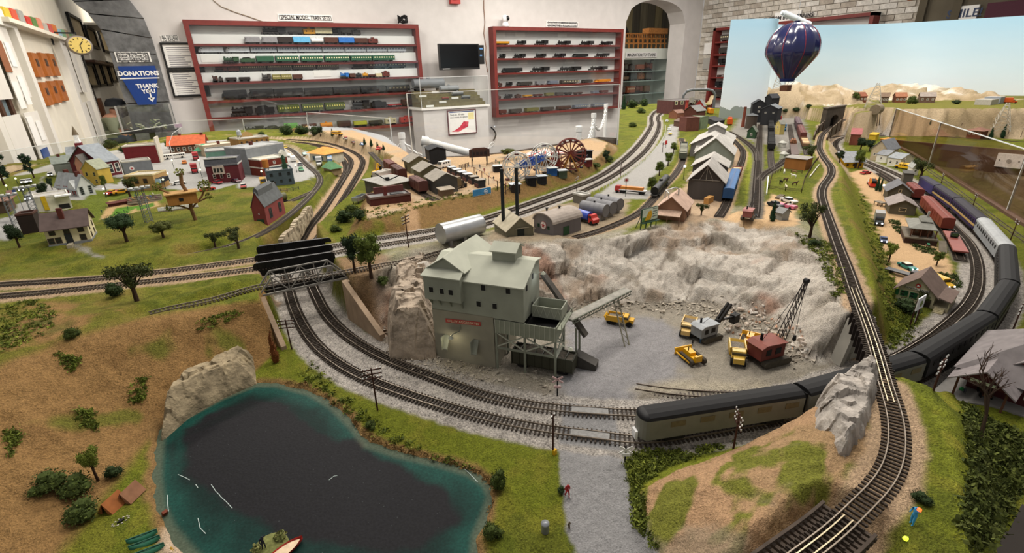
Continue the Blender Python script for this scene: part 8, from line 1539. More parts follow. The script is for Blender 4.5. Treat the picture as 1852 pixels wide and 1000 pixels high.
p=T(1778,717);r=emp('baggage_cart',p,.5,'slatted wooden baggage cart on the station platform','cart');Bx(-.014,.014,-.006,.006,.007,.009).o('bed',WD,r);[Bx(-.014+k*.003,-.013+k*.003,-.0065,-.0055,.009,.022).o('slat',FEN,r)for k in rg(5)];[Cy((x,y,.0045),(x,y+.0015,.0045),.0045,n=10).o('wheel',TYRE,r)for x in(-.009,.009)for y in(-.0075,.006)]
person(1742,714,13,'walk','#3a3f46','#2c3036','figure in dark grey walking on the station platform',(6,6));p=T(1738,708);tag(Bx(p[0]-.003,p[0]+.003,p[1]-.003,p[1]+.003,p[2],p[2]+.006).box(p[0]-.001,p[0]+.001,p[1]-.001,p[1]+.001,p[2]+.006,p[2]+.008).o('green_suitcase','#3f9a5a'),'small green case standing on the station platform','suitcase')
o=person(1648,948,34,'point','#3f9ad0','#3f8fc8','figure in bright blue with raised arm beside raised track',(-10,2),'#8a2a26');p=T(1648,948);h_=upto(p,914)
q=emp('signal_lantern',(0,0,0),0,'glowing red lantern held up by the blue figure','lantern');l=V3(o.location);d_=V3([cos(o.rotation_euler.z),sin(o.rotation_euler.z)]);lpos=(l[0]+d_[0]*.12*h_-d_[1]*.15*h_,l[1]+d_[1]*.12*h_+d_[0]*.15*h_,l[2]+h_*.96);b=MB();b.lathe('0 -.0018,.0018 -.001,.0018 .001,0 .0018',10,lpos);b.o('lens',mat('#ff4018',.3,emit=5.),q)
p=T(1637,978);tag(La('0 0,.0028 .0005,.0022 .0025,0 .003',10,tuple(p)).o('marker_light',mat('#d8f03a',.4,emit=1.5)),'small glowing yellow-green marker in the grass','light')
a=G(1494,231,UP);c=G(1519,226,UP);an=atan2(c[1]-a[1],c[0]-a[0]);L=float(np.hypot(*(c-a)[:2]));r=emp('tunnel_portal',a,an,'dark stone tunnel portal in the hillside','tunnel');b=MB();PH,hw,hh2=.13,L*.27,.075;arc_=[(L/2+hw*cos(t*pi/10),.045+.035*sin(t*pi/10))for t in rg(11)]
out=[(L*1.15,-.01),(L*1.15,PH),(-.15*L,PH),(-.15*L,-.01),(L/2-hw,-.01)]+arc_[::-1]+[(L/2+hw,-.01)]
b.prism(out[::-1],0,.03);b.o('face',mat('#5a5148',.9,0,.25,30,kind='stone'),r);Bx(L/2-hw-.01,L/2+hw+.01,.03,.032,-.01,.1).o('bore_dark_sheet',mat('#050505',1.),r);Bx(-.17*L,L*1.17,-.004,.034,PH,PH+.008).o('coping','#6d6358',r)  # flat black sheet stands for the dark inside the tunnel
def rwall(name,pts,h0,h1,label,m_):
 r=emp(name,(0,0,0),0,label,'wall');P_=[G(x,y,UP)for x,y in pts];b=MB()
 for k,(a,c)in enumerate(zip(P_[:-1],P_[1:])):f0,f1=k/(len(P_)-1),(k+1)/(len(P_)-1);wallseg(b,a,c,UP+h0+(h1-h0)*f0,UP+h0+(h1-h0)*f1,.006,UP-.03)
 b.o('boards',m_,r)
 for k,a in enumerate(P_):f=k/(len(P_)-1);Bx(a[0]-.004,a[0]+.004,a[1]-.004,a[1]+.004,UP-.03,UP+h0+(h1-h0)*f+.004).o('post',FEN,r)
 return r
RWm=mat('#5d5142',.9,0,.25,30);rwall('timber_retaining_wall',[(1472,252),(1474,246),(1479,240),(1487,234),(1496,228)],.02,.06,'dark timber retaining wall on yard side of tunnel approach',RWm);rwall('timber_retaining_wall',[(1496,253),(1498,246),(1503,240),(1512,235),(1520,229)],.012,.05,'dark timber retaining wall on village side of tunnel approach',RWm)
def pylon(p,h,label,w_=.03,col='#b5b0a4',tank=False):
 r=emp('lattice_pylon',p,.5,label,'pylon');m_=mat(col,.6);b=MB();n=7
 for k in rg(n):
  z0,z1=h*k/n,h*(k+1)/n;w0,w1=w_*(1-.85*k/n),w_*(1-.85*(k+1)/n)
  for(x,y),(x2,y2)in(((-1,-1),(1,-1)),((1,-1),(1,1)),((1,1),(-1,1)),((-1,1),(-1,-1))):b.bar((x*w0,y*w0,z0),(x*w1,y*w1,z1),.0022).bar((x*w0,y*w0,z0),(x2*w1,y2*w1,z1),.0016).bar((x2*w0,y2*w0,z0),(x*w1,y*w1,z1),.0016)
 b.o('tower',m_,r)
 for z in(.8,.9):Br((-w_*1.2,0,h*z),(w_*1.2,0,h*z),.003).o('arm',m_,r)
 return r
p=T(1578,196);pylon(p,upto(p,150),'pale lattice pylon standing before hills at middle of ledge',.055);p=T(1806,238);pylon(p,upto(p,186),'pale lattice pylon near small red depot on far bench',.05);p=T(1404,162);pylon(p,.16,'thin lattice pylon on the hilltop behind the balloon',.03)
NV=mat('#141a4a',.22,0,.1,12,coat=.6);cb=onX(1433,90,3.45);r=emp('hot_air_balloon',(cb[0],cb[1],cb[2]),0,'glossy navy blue hot air balloon with thin red stripes','balloon');sB=50/F*float(nrm_(cb-CAM))*.70
def bprof(t):
 z=1.-2.05*t;rr_=sqrt(max(0,1-z*z))if z>-.15 else .988-(.988-.30)*((-.15-z)/.9)**1.15
 return rr_,z
n=64;prof=[bprof(k/26)for k in rg(27)];b=MB();b.smooth=True;vs=[]
for i in rg(n):
 a=2*pi*i/n;k=1+.035*abs(sin(a*8))
 vs+=[(r_*sB*k*cos(a),r_*sB*k*sin(a),z*sB*1.06)for r_,z in prof]
m_=len(prof);b.add(vs,[(i*m_+j,i*m_+j+1,((i+1)%n)*m_+j+1,((i+1)%n)*m_+j)for i in rg(n)for j in rg(m_-1)]);b.o('envelope',NV,r)
for i in rg(8):
 a=2*pi*i/8+.196;bb=MB();bb.tube([(r_*sB*1.035*cos(a),r_*sB*1.035*sin(a),z*sB*1.06)for r_,z in prof[1::2]],.0022,5);bb.o('red_stripe',mat('#8a2230',.4),r)
zb=-1.05*sB*1.06;La([(.31*sB,zb+.02*sB),(.27*sB,zb-.12*sB),(.25*sB,zb-.12*sB)],20).o('skirt','#1d2b6a',r);zk=zb-.5*sB
for sx in(-1,1):
 for sy in(-1,1):Br((sx*.22*sB,sy*.22*sB,zb-.1*sB),(sx*.14*sB,sy*.14*sB,zk+.26*sB),.002).o('rope',DARK,r)
Bx(-.16*sB,.16*sB,-.16*sB,.16*sB,zk,zk+.24*sB).o('basket',mat('#5a3826',.8,0,.2,90),r);La([(0,.99*sB*1.06),(.1*sB,.98*sB*1.06),(.12*sB,1.02*sB*1.06),(0,1.03*sB*1.06)],16).o('crown_ring',NV,r)
Br((0,0,sB*1.08),(0,0,1.9),.0012).o('suspension_line','#9fb0c0',r)
p=T(1580,224);r=emp('hillside_tank',p,.2,'grey horizontal tank on stilts beside the rock face','tank');Cy((-.055,0,.085),(.05,0,.085),.034,n=18).o('shell',mat('#7d705c',.7,0,.2),r);Cy((.05,0,.085),(.09,0,.085),.02,n=12).o('neck','#7d705c',r);[Br((x,y,-.03),(x,y*.6,.06),.004).o('leg',FEN,r)for x in(-.035,.03)for y in(-.03,.03)]
for k,(A,B,c,rf,lab)in enumerate([((1549,186),(1566,186),'#6a3f2c','#7d4a34','brown cabin nearest the tunnel on the upper ledge'),((1618,186),(1638,186),'#7a4a32','#8a5a40','orange-brown cabin beside the round bush on the ledge'),((1662,186),(1690,186),'#6d5548','#8a8078','long cream-windowed house on the upper ledge'),((1590,186),(1606,186),'#5a4638','#6d5a4a','small dark cabin behind the middle pylon')]):house('ledge_cabin',lab,A,B,.12,.05,.03,'x',c,rf,wins=[('f',1,3,.014,.016,.4,0)])
r=house('trackside_depot','small red-brown two-storey depot on the far bench',(1746,250),(1772,252),.1,.055,.02,'hip','#7a4a38','#7d5a4c',ov=.014,wins=[('f',1,3,.014,.016,.5,0)])
for k,(px,py)in enumerate([(1700,238),(1735,240),(1790,248),(1822,246),(1845,250)]):pole(px,py,18,'far telegraph pole on back bench, %s from tunnel'%ORD[k],1,.5,.03)
p=T(1790,188);r=emp('distant_town_model',p,0,'low pale buildings and cars at far end of ledge','building');[Bx(x,x+w_,-.05,.05,0,h_).o('block',mat(c,.8),r)for x,w_,h_,c in((-.15,.14,.04,'#b5b0a8'),(.02,.1,.05,'#9aa0a8'),(.14,.12,.03,'#c2bdb4'))]
p=T(1826,187);vh('boxtruck','#d2591e',1826,187,(1840,187),'bright orange truck on the far ledge','#c9501a',p=p);p=T(1772,187);tag(Pr('-.02 0,.02 0,0 .025',-.015,.015).o('yellow_tent','#c9a022'),'tiny yellow tent on the far ledge','tent').location=p
# -- the town
TZ_=.085
r=house('cream_house','cream two-storey house with dark brown roof on near lawn',(90,447),(167,436),(177,421,'r'),416,.035,'x','#cfc4a0','#5a4c48',wins=[('f',1,3,.014,.017,.62,0),('f',1,2,.014,.017,.14,0,.0,.34),('f',1,1,.014,.017,.14,0,.66,1.),('r',2,2,.010,.016,.16,.44)],frame='#3a2c26',door=('f',.5,.016,.03),doorc='#232628',chim=(.45,.3,.012,.014),base='#7d8082',ov=.007)
Bx(r['W']*.44,r['W']*.56,-.03,-.001,-.012,.004).o('porch_steps','#a39a84',r)
r=house('white_farmhouse','white farmhouse with pale grey roof and red shutters',(104,347),(144,357),(173,351,'r'),335,.05,'x','#d3d6d4','#a3a8ac',wins=[('r',2,2,.014,.018,.18,.42),('f',2,3,.014,.018,.18,.42)],frame='#8f9492',ov=.006,chim=[(.25,.6,.014,.012),(.85,.5,.014,.012)]);W_,D_,E_,R_=wd(r)
SHR=mat('#9c2c32',.6)
for k in rg(3):
 for z in(.18,.6):[Bx(W_*(k+.5)/3+s_*.0105-.0028,W_*(k+.5)/3+s_*.0105+.0028,-.0013,0,E_*z,E_*z+.018).o('shutter',SHR,r)for s_ in(-1,1)]
Pr([(W_*.66,E_-.004),(W_*.98,E_-.004),(W_*.82,E_+.03)],-.004,D_*.4).o('front_gable','#d3d6d4',r)
house('yellow_town_house','yellow town house with grey-green roof behind white farmhouse',(158,336),(184,334),.06,.075,.035,'y','#b59a42','#989c86',wins=[('f',2,2,.014,.018,.15,.42)],frame='#a89858');house('pink_town_house','salmon house with dark roof squeezed behind the farmhouse',(146,326),(160,325),.06,.08,.035,'y','#b5836c','#5f5c58')
r=house('red_church','maroon church with grey roof and arched windows',(190,321),(222,315),.2,.075,.075,'x','#5d2228','#8f969c',ov=.006,door=('r',.5,.02,.03),doorc='#4a1a20',wins=[('f',1,2,.022,.045,.2,0,.3,1.)],frame='#d3d0c4');W_,D_,E_,R_=wd(r);Ad([(W_+.001,0,0),(W_+.001,D_,0),(W_+.001,D_,E_),(W_+.001,D_/2,R_),(W_+.001,0,E_)],[(0,1,2,3,4)]).o('front','#b9b5a2',r)
r=house('church_steeple_wing','church wing with white louvred steeple on a maroon base',(130,306),(165,302),.14,.06,.05,'x','#5d2228','#8f969c',ov=.006);W_,D_,E_,R_=wd(r);Bx(W_*.5,W_*.85,D_*.3,D_*.75,E_,R_+.02).o('steeple_base','#6d2028',r);Bx(W_*.53,W_*.82,D_*.35,D_*.7,R_+.02,R_+.028).o('steeple_trim',WT,r);Bx(W_*.57,W_*.78,D_*.4,D_*.65,R_+.028,R_+.06).o('belfry',WT,r);Cy((W_*.675,D_*.525,R_+.06),(W_*.675,D_*.525,R_+.11),.016,.001,8).o('spire','#6d604c',r)
r=house('tan_theatre','tan brick theatre with marquee at the street corner',(232,347),(284,344),.11,320,.01,'flat','#b3905c','#b9b3a4',gable='#c9b88c',wins=[('f',1,2,.016,.02,.5,0,.25,.85)],frame='#4a2a20',wk='brick');W_,D_,E_=r['W'],r['D'],r['E'];Bx(W_,W_+.02,D_*.1,D_*.7,E_*.45,E_*.75).o('marquee','#1d1e22',r);Bx(W_-.0,W_+.0205,D_*.05,D_*.098,E_*.47,E_*.72).o('marquee_sign',mat('#a8c4d8',.4),r)
r=house('grey_side_wall_block','tall building with blank grey side wall and star emblem',(229,323),(281,318),.09,295,.004,'flat','#74787c','#9a9a96',gable='#bdb9ae');q=Cy((r['W']*.28,-.0003,r['E']*.62),(r['W']*.28,-.0014,r['E']*.62),.010,n=18).o('emblem','#d6d0ce',r);Cy((r['W']*.28,-.0013,r['E']*.62),(r['W']*.28,-.0018,r['E']*.62),.005,n=5).o('star','#a83034',q)
r=house('maroon_store_block','maroon store block with cream false front behind grey wall',(231,300),(290,294),.12,.1,.004,'flat','#6a2226','#a8a39a',gable='#c2bcae');Bx(r['W'],r['W']+.006,0,.12,0,.14).o('false_front','#c4beb0',r)
r=house('orange_roof_depot','brown town depot with long orange tiled roof',(309,279),(372,275),.16,.06,.045,'x','#6a4a38','#c0603c',ov=.012,wins=[('f',1,6,.018,.026,.25,0)],frame='#c9c4b4',chim=[(.3,.6,.016,.012),(.95,.5,.016,.012)],wk='brick')
r=house('mansard_brick_store','red brick store with dark mansard roof and bay window',(379,333),(437,328),.1,302,.004,'flat','#642a30','#8a8a86',gable='#b9b8b2',wk='brick',wins=[('f',1,3,.012,.02,.28,0,.1,.75)],frame='#c4b8b0');W_,D_,E_=r['W'],r['D'],r['E'];Pr([(-.003,E_),(D_,E_),(D_,E_+.03),(.008,E_+.03)],0,W_,'x').o('mansard','#4a4c52',r);Bx(W_*.22,W_*.56,-.012,0,E_*.55,E_+.002).o('bay_window','#b3a598',r);[Bx(W_*(.25+.1*k),W_*(.32+.1*k),-.0125,-.012,E_*.65,E_*.9).o('bay_pane',PANE,r)for k in rg(3)];Bx(-.002,W_+.002,.004,.012,E_+.03,E_+.036).o('cornice','#c4c4c0',r)
house('green_side_store','grey-roofed store with pale green side wall behind brick one',(382,318),(442,312),.16,.11,.006,'flat','#6d9484','#9a9a96',gable='#8d8f8c');house('low_cream_store','low cream flat-roofed store beside the orange-roofed depot',(372,284),(432,276),.14,.06,.005,'flat','#a89a84','#cbbfaa',chim=(.55,.4,.014,.014))
r=house('tan_hotel','four-storey tan brick hotel with curved gable and water tank',(440,291),(493,283),.13,253,.006,'flat','#96703c','#a8a49c',gable='#b5ae9c',wk='brick',wins=[('f',4,6,.012,.014,.1,.23)],frame='#6d5434');W_,D_,E_=r['W'],r['D'],r['E'];Pr([(W_*.35,E_),(W_*.8,E_),(W_*.78,E_+.014),(W_*.66,E_+.026),(W_*.58,E_+.03),(W_*.5,E_+.026),(W_*.38,E_+.014)],D_-.006,D_).o('gable_crest','#a88a58',r);Cy((W_*.15,D_*.3,E_+.02),(W_*.15,D_*.3,E_+.042),.012,n=12).cyl((W_*.15,D_*.3,E_+.042),(W_*.15,D_*.3,E_+.052),.013,.001,12).o('roof_tank','#a9aeb2',r);[Br((W_*.15+x,D_*.3+y,E_),(W_*.15+x,D_*.3+y,E_+.02),.0015).o('tank_leg',DARK,r)for x in(-.008,.008)for y in(-.008,.008)];Cy((W_*.95,D_*.2,E_*.8),(W_*.95,D_*.2,E_+.008),.012,n=12).o('silver_vent','#b5b9bc',r)
house('grey_department_store','big plain grey department store with pale cornice',(454,317),(521,303),.15,270,.006,'flat','#83878b','#a3a5a5',gable='#b9babb',chim=(.55,.75,.014,.012));r=house('red_fire_station','red brick fire station with white trim and little gable',(476,320),(524,311),.1,291,.006,'flat','#742f22','#cbc8bc',gable='#d3d0c4',wk='brick',wins=[('f',1,3,.012,.014,.68,0)],frame='#dad8d0');Bx(-.001,r['W']+.001,-.0012,r['D'],r['E']*.5,r['E']*.58).o('stone_band','#d3d0c4',r);Pr([(r['W']*.8,r['E']),(r['W'],r['E']),(r['W'],r['E']+.02),(r['W']*.9,r['E']+.035),(r['W']*.8,r['E']+.02)],0,.02).o('front_gable','#d3d0c4',r)
r=house('blue_grey_block','blue-grey three-storey block with rooftop tank and green cupola',(487,338),(534,333),.1,312,.004,'flat','#4a565e','#9a9a96',wins=[('f',1,3,.012,.014,.68,0),('f',1,3,.010,.012,.22,0)],frame='#2a3036',door=('f',.22,.010,.018));W_,D_,E_=r['W'],r['D'],r['E'];Bx(W_*.66,W_*.86,D_*.3,D_*.55,E_,E_+.022).o('cupola_base','#25402c',r);Bx(W_*.69,W_*.83,D_*.34,D_*.5,E_+.022,E_+.045).o('cupola','#2c4a32',r);Cy((W_*.76,D_*.42,E_+.045),(W_*.76,D_*.42,E_+.062),.012,.001,4).o('cupola_roof','#25402c',r);Cy((W_*.06,D_*.6,E_+.012),(W_*.06,D_*.6,E_+.045),.013,n=14).o('wooden_tank',mat('#a5682c',.8,kind='planks'),r);[Br((W_*.06+x,D_*.6+y,E_),(W_*.06+x,D_*.6+y,E_+.012),.002).o('tank_leg',DARK,r)for x in(-.008,.008)for y in(-.008,.008)]
fence('yard_fence',[(497,348),(520,347),(541,343)],'dark yard fence in front of the blue-grey block',.014,.02,mat('#3a3d40',.8))
r=house('filling_station','white filling station with peaked orange roof',(562,291),(590,292),.12,.045,.03,'hip','#c9c6b4','#dc9448',ov=.014,wins=[('f',1,2,.02,.02,.2,0)],frame='#3a6a8a');house('green_roof_kiosk','small kiosk with pointed green roof near filling station',(586,310),(600,312),.05,.02,.03,'hip','#8d7a5c','#5d8a62',ov=.008);house('green_roof_kiosk','pointed green pavilion roof at the town street end',(356,282),(370,282),.07,.03,.035,'hip','#6d7a6c','#5aa07c',ov=.01)
r=house('brick_engine_shed','red brick engine shed with slate roof and green door',(453,404),(491,404),(513,385,'r'),374,.045,'y','#8a4440','#5a5d5e',wk='brick',wins=[('r',1,2,.02,.032,.25,0)],frame='#2a3230',door=('f',.5,.022,.02),doorc='#27402e',ov=.002,ang=-28);W_,D_,E_,R_=wd(r)
Pr([(W_*.32,R_-.02),(W_*.68,R_-.02),(W_*.68,R_+.005),(W_*.5,R_+.014),(W_*.32,R_+.005)],D_*.05,D_*.8).o('monitor','#5a5d5e',r);text('4',.01,WT,r,(W_*.5,-.001,E_*.62),(pi/2,0,0))
r=house('white_bus_station','low white bus station with canopy behind cream house',(70,385),(132,375),.09,360,.004,'flat','#cbc8b4','#b5b3ae',gable='#d6d3c8',door=('f',.78,.03,.016),doorc='#1c1c1e');Bx(r['W']*.2,r['W']*.34,-.003,-.0005,.004,r['E']*1.1).o('yellow_sign','#c9a824',r);Bx(r['W']*.6,r['W']*1.08,-.02,0,r['E']*.95,r['E']*1.05).o('canopy',WT,r)
house('dark_lean_to','dark open shed behind the cream house',(42,425),(72,420),.05,.06,.004,'flat','#2a201c','#3a302a',gable='#4a2e26');house('brown_gas_shelter','brown roofed shelter at the edge of town',(-6,388),(20,383),.06,.045,.006,'shed','#5d4a3e','#8a6a5c',ov=.01)
r=house('grey_annex','grey-green roofed annex behind the white farmhouse',(104,322),(142,318),.07,.07,.03,'x','#7a7f78','#8b938c',chim=(.4,.5,.012,.01))
def floodlight(px,py,hpx,label):
 p=T(px,py);h=upto(p,py-hpx);r=emp('floodlight_tower',p,.4,label,'tower','ball park floodlights');m_=mat('#6d7274',.6);b=MB();n=9;w_=.009
 for k in rg(n):
  z0,z1=h*k/n,h*(k+1)/n
  for(x,y),(x2,y2)in(((-1,-1),(1,-1)),((1,-1),(1,1)),((1,1),(-1,1)),((-1,1),(-1,-1))):b.bar((x*w_,y*w_,z0),(x*w_,y*w_,z1),.0016).bar((x*w_,y*w_,z0),(x2*w_,y2*w_,z1),.001)
 b.o('mast',m_,r);Bx(-.028,.028,-.014,.014,h,h+.002).o('platform',m_,r)
 for x in(-.024,-.008,.008,.024):La('0 .002,.006 .004,.007 .009,0 .009',8,(x,-.008,h)).o('lamp',mat('#c9ccca',.4),r)
 return r
floodlight(30,405,50,'lattice floodlight tower nearest the edge of town');floodlight(66,392,52,'lattice floodlight tower behind the cream house');floodlight(270,402,60,'lattice floodlight tower beside the ball field')
house('dugout','long dark red dugout beside the ball field',(199,375),(234,370),.02,.012,.003,'shed','#4a2420','#5a2e28');r=emp('bleachers',T(262,368),-.12,'crowded wooden bleachers behind the ball field','bleachers');[Bx(-.055,.055,k*.009,k*.009+.007,0,.006+k*.006).o('tier','#857a68',r)for k in rg(4)]
rnd=random.Random(77)
for k in rg(10):q=V3(r.location)+V3([cos(-.12)*(-.045+.0095*k),sin(-.12)*(-.045+.0095*k)+.006+.009*(k%3),.008+.006*(k%3)]);c=['#c25a5a','#d0a23a','#4a6a9a','#d8d4c8','#7a4a6a'][k%5];person(0,0,0,'sit',c,'#3a4050','seated spectator in %s on the bleachers, %s row'%(['red','yellow','blue','white','purple'][k%5],['front','middle','back'][k%3]),p=q,h=.017)
r=emp('white_fence_panels',T(322,380),-.12,'row of white panels behind the treehouse','fence');[Bx(-.06+k*.021,-.0405+k*.021,-.001,.001,.004,.016).o('panel',WT,r)for k in rg(6)];Bx(-.06,.066,-.0005,.0015,-.006,.004).o('base_rail','#8d8570',r)
person(232,379,7,'stand','#3a6a4a','#d8d8d8','pitcher figure on the ball field',(6,2));person(185,386,8,'stand','#2f4a3a','#2a3a30','fielder in dark green near the dugout',(6,2));person(186,400,6,'sit','#c9c4b4','#b5b0a4','crouching catcher figure in white',(8,-4))
p=T(354,398);r=emp('tree_house',p,.1,'wooden tree house built in a gnarled tree','treehouse');h=upto(p,308);TH_=mat('#7a5a3c',.9,0,.25,60);Tu([(0,0,-.005),(-.004,0,h*.25),(.003,0,h*.45),(-.01,0,h*.75),(-.005,0,h*.95)],.0055,7).tube([(0,0,h*.4),(-.05,0,h*.6),(-.075,0,h*.72)],.003,6).tube([(0,0,h*.25),(.035,.0,h*.45),(.05,0,h*.62)],.003,6).tube([(0,0,h*.2),(-.03,0,h*.32),(-.05,0,h*.35)],.003,6).tube([(.02,0,h*.35),(.05,.01,h*.4)],.0025,6).o('trunk',TH_,r);Pr([(-.06,h*.38),(.02,h*.36),(.02,h*.58),(-.062,h*.56)],-.025,.025).o('cabin',mat('#9a6a34',.85,kind='planks'),r);Bx(-.066,.026,-.029,.029,h*.575,h*.595).o('cabin_roof',mat('#b08a54',.85),r);Bx(-.03,-.018,-.0258,-.025,h*.44,h*.5).o('window',DARK,r)
link('foliage',leaves(420,[(-.075,0,h*.75,.014),(-.008,0,h*.97,.014),(.05,0,h*.66,.02),(-.06,0,h*.32,.012),(.055,.01,h*.42,.012)],.003,['#6d7030','#5d6228','#7f8238'],seed=31),r)
for l in '''bus #d3d0c8 316 287 340 284 - 0 white coach parked at the orange-roofed depot
pickup #d0741e 334 296 336 306 - 0 orange truck in the town street
boxtruck #a83036 355 289 356 300 #8f262c 0 red truck near the town depot
boxtruck #9c2a2e 353 312 357 330 #b03034 0 red and yellow truck in the middle of the town street
car #e0e0dc 324 334 336 332 - 0 white car parked by the treehouse street
car #c8303a 393 332 380 330 - 0 bright red car in front of the mansard store
car #5a2234 427 330 440 332 - 0 dark maroon car in front of the mansard store
car #b04a4a 441 339 441 350 #dcd8d2 0 red car with white roof facing the lawn
van #d8a812 477 334 482 345 - 0 bright yellow van beside the blue-grey block
car #c24038 376 345 392 342 #d8cfb8 0 red and cream car beside the garage wall
pickup #b0332c 205 352 196 354 #c9a030 1 red truck with lit lamps below the theatre tree
car #d2941e 220 352 204 354 - 0 orange car behind the red truck
car #2a2f38 40 346 38 356 - 1 dark car with bright headlights at the town edge
car #d0d0cc 92 318 90 326 - 1 white car with headlights behind the farmhouse
pickup #c9c9c4 44 333 46 344 - 1 pale truck with headlights on the sandy lane
car #b9bcc0 54 331 56 342 - 1 silver car with headlights on the sandy lane
car #9aa0a6 52 362 50 372 - 1 grey car with headlights near the bus station
van #dcdad4 531 292 536 300 - 0 white van on the street by the fire station
car #e0ddd4 524 283 528 292 - 0 white car beside the town siding
car #2a3436 543 300 548 306 #d0d0cc 0 dark car by the town siding
car #2f8f58 545 309 550 315 - 0 green car by the town siding
car #8fb0a8 551 281 556 284 - 0 pale teal car near the filling station
boxtruck #b3b5b6 578 300 577 312 #e0e0dc 0 grey box truck at the filling station
van #6f93b8 597 292 598 304 - 0 blue and white van beside the filling station
schoolbus #d8a020 612 254 630 253 - 0 yellow bus on the back road behind the curve
pickup #c2c0bc 626 255 640 257 #b03030 0 white and red truck on the back road
car #7a3a2c 640 262 652 264 - 0 brown car on the back road
car #3f6fa5 656 266 668 270 - 0 blue car on the back road
pickup #b8342c 686 274 676 276 - 0 red dump car at the grassy back road
car #2c3e5e 734 292 744 296 - 0 dark blue car at the end of the back road
van #e0deda 804 303 790 306 - 0 white delivery van near the black shed
car #a8322c 500 270 505 276 - 0 red car by the hotel corner
car #d0b030 517 268 520 274 - 0 yellow taxi by the department store'''.split('\n'):
 k,c,px,py,tx,ty,c2,lt,lab=l.split(' ',8);vh(k,c,float(px),float(py),(float(tx),float(ty)),lab,None if c2=='-' else c2,lt=='1')
def slamp(px,py,hpx,label):
 p=T(px,py);h=upto(p,py-hpx);r=emp('street_lamp',p,0,label,'lamp','town street lamps');Cy((0,0,0),(0,0,h),.0011,n=6).cyl((0,0,0),(0,0,.004),.0022,n=6).o('post','#2a3a30',r);La([(0,h),(.003,h+.001),(.0034,h+.005),(0,h+.008)],8).o('globe',mat('#f6f4b8',.3,emit=6.),r)
for k,(px,py,hp,lab)in enumerate([(192,357,14,'street lamp on the lawn beside the white farmhouse'),(300,342,16,'street lamp at the theatre corner'),(307,328,13,'street lamp behind the theatre corner'),(315,305,14,'street lamp before the white coach'),(363,305,14,'street lamp by the red town truck'),(366,322,14,'street lamp before the mansard store'),(476,325,14,'street lamp by the yellow van'),(537,312,12,'street lamp by the green car'),(32,332,8,'low lamp at the back of the sandy lane'),(15,345,8,'low lamp at the front of the sandy lane')]):slamp(px,py,hp,lab)
p=T(315,290);r=emp('flag_pole',p,0,'curved white street pole with a flag at town depot','pole');Tu([(0,0,0),(0,0,.1),(.03,0,.15),(.08,0,.18)],.0016,6).o('pole',WT,r);Bx(.05,.085,-.0005,.0005,.18,.2).o('flag','#b5a0b0',r)
p=T(44,382);r=emp('flag_pole',p,.2,'flag on a grey pole between the floodlight towers','pole');Cy((0,0,0),(0,0,.08),.0011,n=6).o('pole','#7d8288',r);Bx(-.026,0,-.0005,.0005,.062,.08).o('flag','#b58a84',r);Bx(-.01,0,-.0008,.0008,.071,.08).o('canton','#3a4a7a',r)
# -- works below the fairground
r=house('long_brick_shop','low brick workshop with grey flat roof at embankment edge',(671,374),(744,364),.07,.022,.004,'flat','#5a2e28','#7d7d7c',gable='#6d5a54',wk='brick');W_,D_,E_=r['W'],r['D'],r['E'];Bx(W_*.2,W_*.95,D_-.004,D_+.002,0,E_+.022).o('back_wall','#5f3430',r);Bx(W_*.38,W_*.46,D_*.3,D_*.5,E_,E_+.03).o('chimney','#642c28',r);Bx(W_*.55,W_*.85,D_*.2,D_*.6,E_,E_+.006).o('skylight',mat('#2a2d2e',.4),r)
r=house('grey_roof_shed','wide shed with plain pale grey roof behind brick workshop',(698,349),(746,341),.13,.03,.006,'shed','#5d5a4e','#96948e',ov=.008);Tu([(r['W']*.4,r['D']*.4,r['E']+.004),(r['W']*.2,r['D']*.7,r['E']+.03)],.002,5).tube([(r['W']*.4,r['D']*.4,r['E']+.004),(r['W']*.7,r['D']*.2,r['E']+.02)],.002,5).box(r['W']*.36,r['W']*.46,r['D']*.36,r['D']*.44,r['E']+.003,r['E']+.016).o('roof_crane',DARK,r)
for k,(A,B,lab)in enumerate([((791,354),(826,345),'nearest of three grey-roofed warehouses by the siding'),((767,336),(796,327),'middle of three grey-roofed warehouses by the siding'),((748,317),(771,309),'farthest of three grey-roofed warehouses by the siding')]):house('grey_roof_warehouse',lab,A,B,.1,.05,.02,'y',['#565450','#6a6a54','#6f6f58'][k],'#8f897f',ov=.008,door=('l',.3,.016,.025),doorc='#1e1e1e',ang=-5);
house('lean_shed','small tan shed attached in front of nearest warehouse',(799,357),(821,353),.03,.022,.004,'shed','#7a6450','#b0a594');house('black_shed','open-fronted black shed before the white pedestal',(778,298),(808,296),.12,.065,.012,'y','#1d1e20','#2c2e31',door=('r',.5,.07,.05),doorc='#070707')  # black shed: near-black door panel paints the dark of its open front
r=emp('yellow_excavator',T(681,320),.8,'yellow excavator on the sand behind the brick workshop','machine',sc=1.);[Bx(-.018,.018,y-.004,y+.004,0,.009).o('crawler_track',DARK,r)for y in(-.011,.011)];Bx(-.016,.012,-.012,.012,.010,.024).o('body','#d2a012',r);Bx(.002,.014,-.010,.0,.024,.034).o('cab','#c89810',r);Tu([(.01,.004,.02),(.028,.004,.05),(.05,.004,.035)],.003,6).o('boom','#d2a012',r);Pr('.045 .02,.056 .02,.056 .035,.048 .036',0,.009).o('bucket',DARK,r)
r=house('red_white_trailer','white trailer with red stripe beside grey roof shed',(685,327),(709,322),.03,.03,.003,'flat','#c4bfb8','#c9c9c6');Bx(0,r['W'],-.0012,0,.012,.02).o('red_stripe','#c25a44',r)
